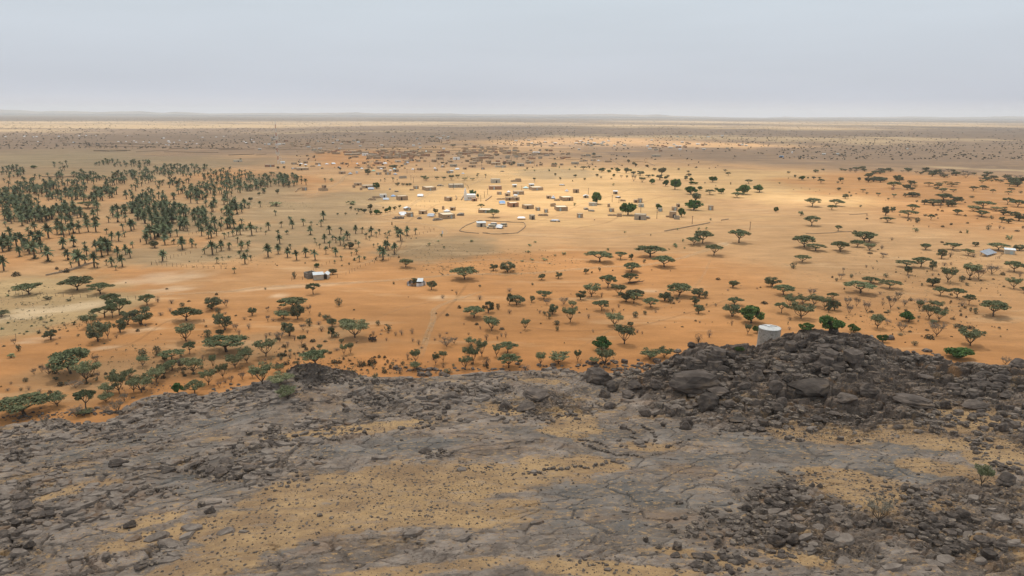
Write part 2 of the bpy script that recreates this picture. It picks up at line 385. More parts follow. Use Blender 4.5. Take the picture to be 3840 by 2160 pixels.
# far plain: belts of scrub read as dark flecks
# rock material
m, n, b = base_mat('rock', 0.95, 0.08)
ms = attr(n, 'sand'); mo = attr(n, 'boulder'); msm = attr(n, 'smooth')
g = mix(n, rng_(n, noise(n, 0.35, 6, 0.62), 0.38, 0.62), (0.160, 0.130, 0.108), (0.268, 0.222, 0.184))
g = mix(n, rng_(n, noise(n, 1.1, 6, 0.7, stretch=(0.7, 1.6, 1)), 0.52, 0.66), g, (0.20, 0.150, 0.118))
g = mix(n, mth(n, 'MULTIPLY', msm, rng_(n, noise(n, 0.22, 5, 0.6), 0.3, 0.7, 0.35, 0.9)), g, (0.125, 0.120, 0.113))
g = mix(n, rng_(n, noise(n, 0.16, 6, 0.65), 0.56, 0.68, 0, 0.7), g, (0.255, 0.215, 0.18))
g = mix(n, rng_(n, noise(n, 0.09, 8, 0.72, stretch=(.8, 1.5, 1)), 0.52, 0.66, 0, 0.65), g, (0.205, 0.135, 0.088))
bw = mix(n, rng_(n, noise(n, 0.7, 6, 0.65), 0.4, 0.62), (0.098, 0.076, 0.062), (0.178, 0.140, 0.112))
bw = mix(n, rng_(n, noise(n, 0.24, 4, 0.6), 0.6, 0.7), bw, (0.27, 0.16, 0.085))
c = mix(n, mo, g, bw)
hv = n.nodes.new('ShaderNodeHueSaturation'); n.links.new(rng_(n, attr(n, 'tone'), 0, 1, 0.68, 1.38), hv.inputs['Value']); n.links.new(c, hv.inputs['Color']); c = hv.outputs[0]
# chips of ochre gravel lying in the hollows of the rock
geo = n.nodes.new('ShaderNodeNewGeometry'); sx = n.nodes.new('ShaderNodeSeparateXYZ'); n.links.new(geo.outputs['Normal'], sx.inputs[0])
chip = rng_(n, noise(n, 1.5, 6, 0.78, stretch=(0.8, 1.5, 1)), 0.54, 0.60, 0, 0.85)
zone = rng_(n, noise(n, 0.11, 4, 0.6), 0.34, 0.52)
chip = mth(n, 'MULTIPLY', mth(n, 'MULTIPLY', chip, zone), rng_(n, sx.outputs['Z'], 0.75, 0.93))
c = mix(n, chip, c, (0.42, 0.27, 0.13))
sandc = mix(n, rng_(n, noise(n, 0.45, 6, 0.65), 0.38, 0.62), (0.44, 0.290, 0.150), (0.36, 0.235, 0.118))
sandc = mix(n, rng_(n, noise(n, 0.15, 7, 0.7, stretch=(.8, 1.4, 1)), 0.42, 0.60, 0, 0.8), sandc, (0.225, 0.145, 0.085))
sandc = mix(n, rng_(n, noise(n, 2.2, 6, 0.8), 0.56, 0.63, 0, 0.7), sandc, (0.135, 0.10, 0.072))
sandc = mix(n, rng_(n, noise(n, 3.3, 5, 0.75), 0.60, 0.66, 0, 0.7), sandc, (0.60, 0.43, 0.24))
edge = mth(n, 'ADD', ms, rng_(n, noise(n, 0.55, 8, 0.82, stretch=(0.75, 1.5, 1)), 0.22, 0.78, -0.95, 0.95))
c = mix(n, rng_(n, edge, 0.30, 0.86), c, sandc)
n.links.new(c, b.inputs['Base Color'])
t_ = n.nodes.new('ShaderNodeTexCoord'); wn = n.nodes.new('ShaderNodeTexNoise'); wn.inputs['Scale'].default_value = 0.5; wn.inputs['Detail'].default_value = 4
n.links.new(t_.outputs['Object'], wn.inputs['Vector']); va = n.nodes.new('ShaderNodeVectorMath'); va.operation = 'MULTIPLY_ADD'; va.inputs[1].default_value = (3.2, 2.2, 2.0)
n.links.new(wn.outputs['Color'], va.inputs[0]); n.links.new(t_.outputs['Object'], va.inputs[2])
pm = n.nodes.new('ShaderNodeMapping'); pm.inputs['Rotation'].default_value = (0, 0, -0.2); pm.inputs['Scale'].default_value = (0.32, 1.25, 0.8); n.links.new(va.outputs[0], pm.inputs[0])
vo = n.nodes.new('ShaderNodeTexVoronoi'); vo.feature = 'DISTANCE_TO_EDGE'; vo.inputs['Scale'].default_value = 1.0; n.links.new(pm.outputs[0], vo.inputs['Vector'])
vc = n.nodes.new('ShaderNodeTexVoronoi'); vc.feature = 'F1'; vc.inputs['Scale'].default_value = 1.0; n.links.new(pm.outputs[0], vc.inputs['Vector'])
ck = rng_(n, vo.outputs['Distance'], 0.0, 0.05, -0.9, 0.0)
hh_ = mth(n, 'ADD', mth(n, 'ADD', noise(n, 2.2, 8, 0.7), mth(n, 'MULTIPLY', noise(n, 9.0, 4, 0.6), 0.2)), mth(n, 'MULTIPLY', mth(n, 'ADD', ck, mth(n, 'MULTIPLY', vc.outputs['Color'], 0.5)), mth(n, 'MULTIPLY', mth(n, 'SUBTRACT', 0.55, mth(n, 'MULTIPLY', msm, 0.40)), mth(n, 'SUBTRACT', 1.0, rng_(n, edge, 0.3, 0.6)))))
bump(n, b, hh_, 0.8, 0.14)
M['rock'] = m

# ---------------------------------------------------------------- ground (one sheet to the horizon)
def ground_mesh():
    s = np.linspace(-1, 1, 520); k = 6.2; xs = 16000 * np.sinh(k * s) / math.sinh(k)
    ys = np.concatenate([np.linspace(-400, 60, 12)[:-1], 60 * (14000 / 60) ** np.linspace(0, 1, 560)])
    X, Y = np.meshgrid(xs, ys); Z = plain(X, Y)
    inside = hill_in(X, Y)
    Z = Z - 0.0
    D = np.sqrt(X * X + Y * Y); C = np.zeros(X.shape + (3,))
    def lay(cm, mask):
        nonlocal C
        C = C * (1 - mask[..., None]) + cm * mask[..., None]
    w1 = 0.25 * fbm(X / 60, Y / 60, 101, 4)
    C[:] = ORANGE
    lay(TAN, sstep(170, 330, D * (1 + w1)))
    lay(TAN * 1.06, sstep(300, 420, D))
    lay(BROWN * np.array((1.18, 1.12, 1.05)), sstep(650, 1100, D * (1 + w1)))
    lay(BROWN, sstep(1200, 2200, D * (1 + w1)))
    lay(BROWN * 0.9, sstep(3000, 5000, D)); lay(BROWN * 0.5, sstep(6200, 8500, D))
    z = 0
    E = lambda lst, soft=0.35, warp=0.3, s=60: ell(X, Y, lst, soft, warp, s)
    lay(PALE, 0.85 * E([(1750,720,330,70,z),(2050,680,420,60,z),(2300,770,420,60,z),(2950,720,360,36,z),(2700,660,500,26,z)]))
    lay(ORANGE * np.array((1.0, 1.02, 1.05)), 0.8 * E([(300,880,420,60,z),(900,690,260,60,z),(150,720,260,90,z),(300,1080,400,60,z),(3450,690,380,45,z),(3700,760,250,60,z),(1350,590,160,30,z),(2300,1000,600,60,z)]))
    lay(OLIVE, 0.75 * E([(1150,790,230,55,z),(1080,880,260,50,z),(750,960,170,25,z),(700,830,130,40,z),(450,615,380,30,z),(1650,930,220,45,z),(560,960,120,30,z),(1350,740,160,25,z),(250,600,300,25,z),(2080,650,160,18,z),(1000,700,120,60,z)]))
    lay(OLIVE * 1.15, 0.5 * E([(420,790,460,50,z),(250,690,330,45,z),(820,730,300,40,z),(350,910,380,30,z),(700,1350,500,60,z)], 0.6, 0.5))
    lay(np.array((0.26,0.20,0.115)), 0.5 * E([(150,580,280,20,z),(250,600,200,18,z)]))
    lay(np.array((0.35,0.26,0.135)), 0.8 * E([(60,1110,260,55,z),(150,1170,260,45,z),(330,1130,150,25,z),(60,1220,160,40,z)]))
    lay(WHITE_SAND, 0.38 * E([(180,1165,160,14,z),(600,1045,110,16,z),(660,1085,60,8,z),(1045,1112,30,7,z),(1640,1118,26,7,z),(2720,917,16,5,z),(520,1240,50,5,z),(130,1275,50,6,z),(400,1305,50,5,z),(1120,1075,160,5,z),(2420,1090,50,4,z)], 0.5, 0.5))
    lay(BROWN * 0.92, 0.75 * E([(3300,600,900,24,z),(3500,560,700,26,z),(3000,570,400,20,z),(350,525,650,18,z),(1100,505,500,14,z),(3550,500,700,22,z)], 0.4))
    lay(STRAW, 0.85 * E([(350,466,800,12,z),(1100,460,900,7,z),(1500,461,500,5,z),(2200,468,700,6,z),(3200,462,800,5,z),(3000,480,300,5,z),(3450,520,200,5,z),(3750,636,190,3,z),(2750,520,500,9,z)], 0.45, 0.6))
    lay(TAN * 1.1, 0.8 * E([(2250,530,420,16,z),(1850,560,350,14,z),(2700,545,260,8,z)], 0.5, 0.4))
    lay(np.array((0.43,0.18,0.060)), 0.35 * E([(1650,1375,500,50,0),(2300,1370,300,40,0),(900,1400,300,40,0)], 0.5))
    scrub = np.clip(E([(1900,990,350,60,z),(1650,930,200,40,z),(200,600,500,40,z),(1100,860,350,100,z),(60,1130,300,90,z),(3400,1000,500,150,z),(700,1350,700,60,z)], 0.5), 0, 1) * 0.7 + sstep(700, 1500, D) * 0.9
    # belts of thin scrub on the far plain
    belt = fbm(X / 900, Y / 260, 131, 5, 0.6); lay(BROWN * 0.72, sstep(0.05, 0.35, belt) * sstep(1400, 3000, D) * 0.8)
    C = np.clip(C, 0.02, 0.95)
    nr, nc = X.shape; idx = np.arange(nr * nc).reshape(nr, nc)
    Fq = np.stack([idx[:-1, :-1], idx[:-1, 1:], idx[1:, 1:], idx[1:, :-1]], -1).reshape(-1, 4)
    V = np.stack([X, Y, Z], -1).reshape(-1, 3)
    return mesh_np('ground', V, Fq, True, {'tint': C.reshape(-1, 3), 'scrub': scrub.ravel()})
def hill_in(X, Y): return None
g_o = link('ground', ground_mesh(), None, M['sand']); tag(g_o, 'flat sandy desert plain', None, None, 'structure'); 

# ---------------------------------------------------------------- rocky hill
def hill_mesh():
    keep = (GH > GP - 0.5)
    q = keep[:-1, :-1] & keep[:-1, 1:] & keep[1:, 1:] & keep[1:, :-1]
    nr, nc = GX.shape; idx = np.arange(nr * nc).reshape(nr, nc)
    Fq = np.stack([idx[:-1, :-1], idx[:-1, 1:], idx[1:, 1:], idx[1:, :-1]], -1)[q]
    used = np.unique(Fq); rm = np.full(nr * nc, -1); rm[used] = np.arange(len(used)); Fq = rm[Fq]
    V = np.stack([GX, GY, GH], -1).reshape(-1, 3)[used]
    ed = sstep(0.55, 0.0, GH - GP)
    ms = np.clip(0.92 * GMS * (1 - GMO) + 0.55 * sstep(0.9, 0.0, GH - GP), 0, 1)
    # finer sand pockets between the plates
    pk = sstep(0.0, 0.55, fbm(GX / 5.5, GY / 3.0, 141, 3)) * 0.55 * (1 - GMO) + 0.25 * GMP
    ms = np.maximum(ms, pk * (1 - GMM * 0.8))
    bo = np.clip(GMO + 0.75 * GMP + 0.3 * GML * sstep(0, .4, fbm(GX / 7, GY / 4, 151, 3)), 0, 1)
    return mesh_np('rocky_hill', V, Fq, False, {'sand': ms.ravel()[used], 'boulder': bo.ravel()[used], 'smooth': GMM.ravel()[used], 'tone': GTN.ravel()[used]})
h_o = link('rocky_hill', hill_mesh(), None, M['rock']); tag(h_o, 'bare grey rock hill with broken ledges', None, None, 'structure')

# ---------------------------------------------------------------- far hills
HPROF = [(-900,414),(-400,412),(0,411),(70,413),(130,418),(200,416),(300,417),(380,420),(520,417),(600,423),(650,419),(700,421),(800,426),(960,424),(1060,424),(1120,425),(1340,422),(1400,425),(1700,426),(1750,429),(1920,429),(2070,430),(2230,428),(2290,427),(2400,431),(2470,429),(2520,434),(2620,437),(2780,441),(2880,441),(2950,438),(3000,440),(3150,439),(3300,439),(3400,437),(3500,438),(3550,440),(3700,438),(3790,436),(3840,438),(4300,440),(4700,444)]
def far_hills():
    px = np.arange(-900, 4700, 12); ty = np.interp(px, [p[0] for p in HPROF], [p[1] for p in HPROF])
    V = []; Fq = []; Yd = 13200.0; cs = [(-700, 0), (-350, .55), (-120, .93), (0, 1.0), (500, .9), (900, .4), (1300, 0)]
    for i, (a, t) in enumerate(zip(px, ty)):
        d = ray(a, t); k = Yd / d[1]; hz = max(4.0, CAM_Z + d[2] * k + 3 * float(vnoise(a / 37.0, 0.0, 7))); x = d[0] * k
        jit = 260 * float(fbm(np.array([a / 150.0]), np.array([2.0]), 77, 4)[0])
        for (dy, f) in cs: V.append((x * (1 + dy / Yd), Yd + dy + jit, -2 + (hz + 2) * f))
    nc = len(cs)
    for i in range(len(px) - 1):
        for j in range(nc - 1): Fq.append((i * nc + j, (i + 1) * nc + j, (i + 1) * nc + j + 1, i * nc + j + 1))
        Fq.append((i * nc, i * nc + nc - 1, (i + 1) * nc + nc - 1, (i + 1) * nc))
    return mesh_np('hills', np.array(V), np.array(Fq), True)
M['far'] = mottled('far_hill_rock', (0.16, 0.13, 0.115), (0.24, 0.19, 0.15), 0.002, vary=0)
tag(link('hills', far_hills(), None, M['far']), 'low flat topped hills along the horizon', None, None, 'structure')

# ---------------------------------------------------------------- haze: closed box of even thin air
def haze():
    mb = MB(); mb.box(-17000, 17000, -500, 14900, -9, 150)
    m = bpy.data.materials.new('haze'); m.use_nodes = True; n = m.node_tree; n.nodes.clear()
    o = n.nodes.new('ShaderNodeOutputMaterial'); v = n.nodes.new('ShaderNodeVolumePrincipled')
    v.inputs['Color'].default_value = (0.88, 0.94, 1.0, 1); v.inputs['Density'].default_value = 0.00008; v.inputs['Anisotropy'].default_value = 0.0
    n.links.new(v.outputs[0], o.inputs['Volume'])
    tag(mb.build('haze', m), 'thin dusty haze over the whole plain', None, None, 'stuff')
haze()

# ---------------------------------------------------------------- clouds high above the plain (their gaps let the sun through)
CZ = 1500.0
def clouds():
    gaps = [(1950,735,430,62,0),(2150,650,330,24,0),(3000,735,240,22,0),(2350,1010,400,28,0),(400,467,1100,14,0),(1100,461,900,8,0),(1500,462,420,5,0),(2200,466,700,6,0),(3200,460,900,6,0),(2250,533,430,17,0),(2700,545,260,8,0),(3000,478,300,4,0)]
    shift = CZ / SUN_DIR.z
    xs = np.linspace(-5200, 5200, 260); ys = np.concatenate([np.linspace(-1200, 1500, 220)[:-1], np.linspace(1500, 7600, 150)])
    X, Y = np.meshgrid(xs, ys)
    gx = X - SUN_DIR.x * shift; gy = Y - SUN_DIR.y * shift      # the ground each bit of cloud shades
    D = np.sqrt(gx * gx + gy * gy)
    den = 1 - 0.95 * ell(gx, gy, gaps, 0.45, 0.25, 201)
    nzv = fbm(X / 900, Y / 900, 211, 5, 0.55)
    den = den * (0.78 + 0.5 * nzv)
    near = 1 - sstep(110, 330, D) * 0.45
    den = np.clip(den * np.where(D < 600, near, 0.8), 0, 1)
    T = 30 + 220 * den * (0.7 + 0.6 * vnoise(X / 260, Y / 260, 222))
    nr, nc = X.shape; idx = np.arange(nr * nc).reshape(nr, nc)
    keep = den > 0.04; q = keep[:-1, :-1] & keep[:-1, 1:] & keep[1:, 1:] & keep[1:, :-1]
    f = np.stack([idx[:-1, :-1], idx[:-1, 1:], idx[1:, 1:], idx[1:, :-1]], -1)[q]
    N = nr * nc; V = np.concatenate([np.stack([X, Y, CZ + 8 * vnoise(X / 60, Y / 60, 5)], -1).reshape(-1, 3), np.stack([X, Y, CZ + T], -1).reshape(-1, 3)])
    Fq = np.concatenate([f[:, ::-1], f + N]); a = np.concatenate([den.ravel(), den.ravel()])
    used = np.unique(Fq); rm = np.full(2 * N, -1); rm[used] = np.arange(len(used))
    me = mesh_np('clouds', V[used], rm[Fq], True, {'thick': a[used]})
    m = bpy.data.materials.new('cloud'); m.use_nodes = True; n = m.node_tree; n.nodes.clear()
    o = n.nodes.new('ShaderNodeOutputMaterial'); tr = n.nodes.new('ShaderNodeBsdfTransparent'); tl = n.nodes.new('ShaderNodeBsdfTranslucent'); tl.inputs[0].default_value = (0.62, 0.62, 0.62, 1)
    mxs = n.nodes.new('ShaderNodeMixShader'); f_ = mth(n, 'MULTIPLY', attr(n, 'thick'), CLOUD_OPACITY)
    n.links.new(f_, mxs.inputs[0]); n.links.new(tr.outputs[0], mxs.inputs[1]); n.links.new(tl.outputs[0], mxs.inputs[2]); n.links.new(mxs.outputs[0], o.inputs['Surface'])
    tag(link('clouds', me, None, m), 'broken layer of soft grey clouds high over the plain', None, None, 'stuff')
CLOUD_OPACITY = 0.55
clouds()

# ================================================================ things: placing and register
TILES = {'T1': (0, 400, 2.6833), 'T2': (960, 400, 2.6833), 'T3': (1920, 400, 2.6833), 'T4': (2880, 400, 2.6833),
         'R1': (0, 900, 2.0125), 'R2': (960, 900, 2.0125), 'R3': (1920, 900, 2.0125), 'R4': (2880, 900, 2.0125),
         'B1': (0, 1440, 2.0125), 'B2': (960, 1440, 2.0125), 'B3': (1920, 1440, 2.0125), 'B4': (2880, 1440, 2.0125)}
ITEMS = []
def reg(o, look, noun, cat, group, px, py, fixed=None, extra=''):
    ITEMS.append(dict(o=o, look=look, noun=noun, cat=cat, group=group, px=px, py=py, fixed=fixed)); return o
def rows(s):
    for r in s.replace('\n', ';').split(';'):
        r = r.split()
        if r: yield r
# ---------------------------------------------------------------- leaf clouds
def leaf_quads(C, size, flat=0.5, r=rng, aspect=0.55):
    n = len(C); a = r.normal(size=(n, 3)); a[:, 2] *= (1 - flat); a /= np.linalg.norm(a, axis=1)[:, None]
    b = r.normal(size=(n, 3)); b[:, 2] *= (1 - flat * 0.6); b -= (a * b).sum(1)[:, None] * a; b /= np.linalg.norm(b, axis=1)[:, None]
    s = size * r.uniform(0.6, 1.35, n)[:, None]; a = a * s; b = b * s * aspect
    V = np.stack([C - a, C - b * 0.9, C + a, C + b], 1).reshape(-1, 3); Fq = np.arange(n * 4).reshape(-1, 4)
    return V, Fq
def in_ball(n, r=rng, shell=0.0):
    d = r.normal(size=(n, 3)); d /= np.linalg.norm(d, axis=1)[:, None]
    return d * (r.uniform(shell ** 3, 1, n) ** (1 / 3))[:, None]
def leafmat(name, c1, c2, sc=0.9):
    m, n, b = base_mat(name, 0.9, 0.06)
    f = rng_(n, noise(n, sc, 3, 0.6), 0.35, 0.65); c = mix(n, f, c1, c2)
    c = mix(n, rng_(n, noise(n, sc * 6, 2, 0.5), 0.5, 0.68, 0, 0.5), c, tuple(min(1, v * 1.7) for v in c2))
    oi = n.nodes.new('ShaderNodeObjectInfo'); h = n.nodes.new('ShaderNodeHueSaturation')
    n.links.new(rng_(n, oi.outputs['Random'], 0, 1, 0.85, 1.50), h.inputs['Value'])
    n.links.new(rng_(n, mth(n, 'FRACT', mth(n, 'MULTIPLY', oi.outputs['Random'], 7.31), 0), 0, 1, 0.482, 0.515), h.inputs['Hue'])
    n.links.new(c, h.inputs['Color']); n.links.new(h.outputs[0], b.inputs['Base Color']); return m
M['acacia'] = leafmat('acacia_leaf', (0.082, 0.094, 0.048), (0.145, 0.155, 0.080))
M['round'] = leafmat('thick_leaf', (0.080, 0.088, 0.050), (0.138, 0.145, 0.082))
M['feather'] = leafmat('feathery_leaf', (0.115, 0.128, 0.066), (0.180, 0.188, 0.102))
M['dryleaf'] = leafmat('dry_twig', (0.135, 0.112, 0.088), (0.185, 0.160, 0.125))
M['green'] = leafmat('fresh_leaf', (0.045, 0.082, 0.026), (0.082, 0.135, 0.044))
M['shrub'] = leafmat('shrub_leaf', (0.085, 0.092, 0.054), (0.140, 0.140, 0.088))
M['mound'] = leafmat('dark_shrub_leaf', (0.045, 0.045, 0.030), (0.080, 0.075, 0.050))
M['milk'] = leafmat('pale_green_leaf', (0.19, 0.22, 0.11), (0.27, 0.29, 0.16))
M['palm'] = leafmat('palm_frond', (0.074, 0.092, 0.050), (0.132, 0.150, 0.084), 0.5)
M['bark'] = mottled('bark', (0.075, 0.055, 0.042), (0.13, 0.10, 0.078), 3.0)
M['palmbark'] = mottled('palm_bark', (0.085, 0.062, 0.045), (0.15, 0.115, 0.08), 4.0)
# ---------------------------------------------------------------- trees (nominal crown width 8 m, height 5 m)
def limbs(mb, base, n, spread, z0, z1, r0, rg, wob=0.4, sub=2):
    tips = []
    for k in range(n):
        a = 2 * math.pi * (k + rg.uniform(-.3, .3)) / n; rr = spread * rg.uniform(0.55, 1.0)
        tip = Vector((math.cos(a) * rr, math.sin(a) * rr, z0 + (z1 - z0) * rg.uniform(0.8, 1.0)))
        mid = Vector(base).lerp(tip, 0.5) + Vector((rg.uniform(-wob, wob), rg.uniform(-wob, wob), -0.12 * (z1 - z0)))
        mb.tube([base, mid, tip], [r0, r0 * 0.62, r0 * 0.25], 5); tips.append(tip)
        for j in range(sub):
            t2 = mid.lerp(tip, 0.4) + Vector((rg.uniform(-1, 1), rg.uniform(-1, 1), rg.uniform(0.3, 1.0))) * spread * 0.28
            mb.tube([mid.lerp(tip, 0.2), t2], [r0 * 0.4, r0 * 0.15], 4); tips.append(t2)
    return tips
def tree_mesh(kind, seed):
    rg = random.Random(seed * 77 + 5); r = np.random.default_rng(seed * 13 + hash_kind(kind)); mb = MB(); H = 5.0; R = 4.0
    if kind == 'a':        # umbrella acacia: bare stem, spreading limbs, thin flat layered crown
        lean = rg.uniform(-.5, .5); zf = 1.3 + rg.uniform(-.3, .5)
        mb.tube([(0, 0, -.3), (lean * .4, .1, zf * .5), (lean, 0, zf)], [.27, .2, .19], 6)
        tips = limbs(mb, (lean, 0, zf), 6, R * .72, zf, H * .84, .15, rg)
        P_ = []; N = rg.randint(13, 17)
        for i in range(N):
            a = i * 2.39996 + rg.uniform(-.4, .4); q = R * math.sqrt((i + .5) / N) * .80
            z = H * (.88 - .30 * (q / R) ** 2) + rg.uniform(-.45, .25); rad = rg.uniform(.85, 1.45)
            c = in_ball(int(125 * rad), r) * np.array([rad, rad, .34 + .10 * rad]) + np.array([q * math.cos(a) * rg.uniform(.85, 1.12), q * math.sin(a), z]); P_.append(c)
        C = np.vstack(P_); V, Fq = leaf_quads(C, .26, .55, r); 
    elif kind == 'b':      # rounder, denser crown hanging lower
        mb.tube([(0, 0, -.3), (rg.uniform(-.3, .3), 0, 1.0)], [.3, .22], 6)
        mb.tube([(0.2, 0.1, -.3), (.7, .2, 1.2)], [.2, .14], 5)
        limbs(mb, (0, 0, 0.8), 6, R * .6, 1.0, H * .8, .14, rg)
        P_ = []
        for i in range(19):
            d = in_ball(1, r, .55)[0]; rad = rg.uniform(.75, 1.35)
            c = in_ball(int(105 * rad), r) * np.array([rad, rad, rad * .55]) + np.array([d[0] * R * .74, d[1] * R * .74, H * (.60 + .30 * d[2])]); P_.append(c)
        C = np.vstack(P_); V, Fq = leaf_quads(C, .25, .3, r)
    elif kind == 'l':      # loose feathery crown with the branches showing through
        mb.tube([(0, 0, -.3), (.1, 0, .9)], [.22, .17], 6)
        tips = limbs(mb, (.1, 0, .7), 8, R * .84, .8, H * .92, .11, rg, .5, 3)
        P_ = []
        for t in tips:
            rad = rg.uniform(.7, 1.3); c = in_ball(int(72 * rad), r) * np.array([rad, rad, rad * .38]) + np.array(t) + np.array([0, 0, .1]); P_.append(c)
        C = np.vstack(P_); C[:, 2] = np.clip(C[:, 2], .6, H); V, Fq = leaf_quads(C, .23, .45, r)
    elif kind == 'd':      # dry thorn tree: mostly bare twigs
        mb.tube([(0, 0, -.3), (.1, 0, .6)], [.17, .13], 5)
        tips = limbs(mb, (.1, 0, .4), 8, R * .8, .5, H * .92, .09, rg, .6, 4)
        P_ = []
        for t in tips:
            rad = rg.uniform(.5, 1.1); c = in_ball(int(40 * rad), r) * np.array([rad, rad, rad * .5]) + np.array(t); P_.append(c)
        C = np.vstack(P_); C[:, 2] = np.clip(C[:, 2], .3, H); V, Fq = leaf_quads(C, .25, .2, r, .16)
    else:                  # g: leafy green dome
        mb.tube([(0, 0, -.3), (.15, 0, 1.3)], [.34, .24], 6); limbs(mb, (.15, 0, 1.1), 5, R * .55, 1.2, H * .8, .16, rg)
        P_ = []
        for i in range(24):
            d = in_ball(1, r, .6)[0]; rad = rg.uniform(.8, 1.35)
            c = in_ball(int(95 * rad), r) * np.array([rad, rad, rad * .7]) + np.array([d[0] * R * .72, d[1] * R * .72, H * (.57 + .33 * d[2])]); P_.append(c)
        C = np.vstack(P_); V, Fq = leaf_quads(C, .30, .2, r, .7)
    mat = M[{'a': 'acacia', 'b': 'round', 'l': 'feather', 'd': 'dryleaf', 'g': 'green'}[kind]]
    cm = mesh_np('crown', V, Fq); cm.materials.append(mat)
    return mb.mesh('trunk', M['bark']), cm
def hash_kind(k): return sum(ord(c) for c in k)
TREE = {k: [tree_mesh(k, i) for i in range(n)] for k, n in (('a', 8), ('b', 6), ('l', 6), ('d', 5), ('g', 5))}
def shrub_mesh(kind, seed):   # nominal width 2 m, height 1.5 m; one mesh with stems and leaves
    rg = random.Random(seed * 31); r = np.random.default_rng(seed * 17 + hash_kind(kind)); mb = MB()
    n = {'s': 10, 't': 16, 'm': 4, 'c': 9, 'q': 0}[kind]; mat = {'s': 'shrub', 't': 'dryleaf', 'm': 'mound', 'c': 'milk'}[kind]
    for k in range(n):
        a = rg.uniform(0, 6.28); q = rg.uniform(.2, .85); z = rg.uniform(.7, 1.4)
        mb.tube([(rg.uniform(-.12, .12), rg.uniform(-.12, .12), -.1), (math.cos(a) * q * .4, math.sin(a) * q * .4, z * .6), (math.cos(a) * q, math.sin(a) * q, z)], [.035, .022, .01], 3, False)
    if kind == 's': C = in_ball(420, r) * np.array([.95, .95, .72]) + np.array([0, 0, .76]); C = C[vnoise(C[:, 0] * 3 + seed, C[:, 2] * 3, seed) > .38]; sz, fl, asp = .13, .3, .6
    elif kind == 't': C = in_ball(260, r) * np.array([.95, .95, .7]) + np.array([0, 0, .8]); sz, fl, asp = .15, .1, .15
    elif kind == 'm': C = in_ball(380, r) * np.array([1, 1, 1.3]); C = C[C[:, 2] > -.1]; sz, fl, asp = .17, .2, .6
    else:
        C = np.vstack([np.array([math.cos(a) * q, math.sin(a) * q, z]) + r.normal(size=(22, 3)) * .12 for a, q, z in [(rg.uniform(0, 6.3), rg.uniform(0, .85), rg.uniform(.35, 1.4)) for _ in range(12)]]); sz, fl, asp = .16, .2, .7
    V, Fq = leaf_quads(C, sz, fl, r, asp)
    nv = len(mb.v); vs = np.array(mb.v) if nv else np.zeros((0, 3)); fs = [f for f in mb.f if len(f) == 4]
    allV = np.vstack([vs, V]); allF = np.vstack([np.array(fs, int).reshape(-1, 4), Fq + nv]); me = mesh_np('shrub', allV, allF)
    me.materials.append(M[mat]); me.materials.append(M['bark']); me.polygons.foreach_set('material_index', np.array([1] * len(fs) + [0] * len(Fq), dtype=np.int32)); return me
SHRUB = {k: [shrub_mesh(k, i) for i in range(5)] for k in 'stmc'}
NAMES = {'a': ('acacia_tree', 'tree', 'acacia trees scattered over the sand'), 'b': ('bushy_tree', 'tree', 'bushy trees scattered over the sand'), 'l': ('acacia_tree', 'tree', 'acacia trees scattered over the sand'),
         'd': ('thorn_tree', 'tree', 'dry thorn trees on the plain'), 'g': ('shade_tree', 'tree', 'leafy green trees'), 's': ('shrub', 'shrub', 'shrubs dotted over the sand'), 't': ('thorn_bush', 'bush', 'dry thorn bushes on the sand'),
         'm': ('low_bush', 'bush', 'low dark bushes on the sand'), 'c': ('milkweed', 'plant', 'pale milkweed plants on the sand')}
LOOK = {'a': ('umbrella', 'acacia'), 'b': ('round dark', 'bushy tree'), 'l': ('loose feathery', 'acacia'), 'd': ('dry grey', 'thorn tree'), 'g': ('leafy green', 'tree'), 's': ('olive', 'shrub'), 't': ('dry grey', 'bush'), 'm': ('low dark', 'mound bush'), 'c': ('pale green', 'plant')}
def sizeword(v, a, b, words=('small', '', 'large')): return words[0] if v < a else (words[2] if v > b else words[1])
def plant(kind, px, py, wpx, hpx, ground=None):
    p = at(px, py) if ground is None else ground
    d = depth_of(p); dep = math.atan2(CAM_Z - p[2], math.hypot(p[0], p[1])); w = wpx * d / F; hm = hpx * d / F
    tall = kind in 'ablgd'
    w *= 1.24 if tall else 1.1; h = (hm * 1.06 - (0.20 if tall else 0.3) * w * math.sin(dep)) / math.cos(dep); h = max(h, 0.33 * w if tall else 0.3 * w, 0.25); h = min(h, 1.8 * w + .3)
    nm, cat, grp = NAMES[kind]; lk = LOOK[kind]
    if tall:
        o = empty(nm, tuple(p), rng.uniform(0, 6.28)); tm, cm = random.choice(TREE[kind]); 
        link('trunk', tm, o); link('crown', cm, o); kx = random.uniform(.86, 1.14); o.scale = (w / 8 * kx, w / 8 / kx, h / 5)
        sw = sizeword(w, 4.5, 7.5)
    else:
        o = link(nm, random.choice(SHRUB[kind])); o.location = tuple(p); o.rotation_euler = (0, 0, rng.uniform(0, 6.28)); s_ = w / 2; o.scale = (s_, s_, h / (1.5 if kind != 'm' else 1.25)); sw = sizeword(w, 1.2, 2.2)
    reg(o, (sw + ' ' + lk[0]).strip(), lk[1], cat, grp, px, py)
    return o
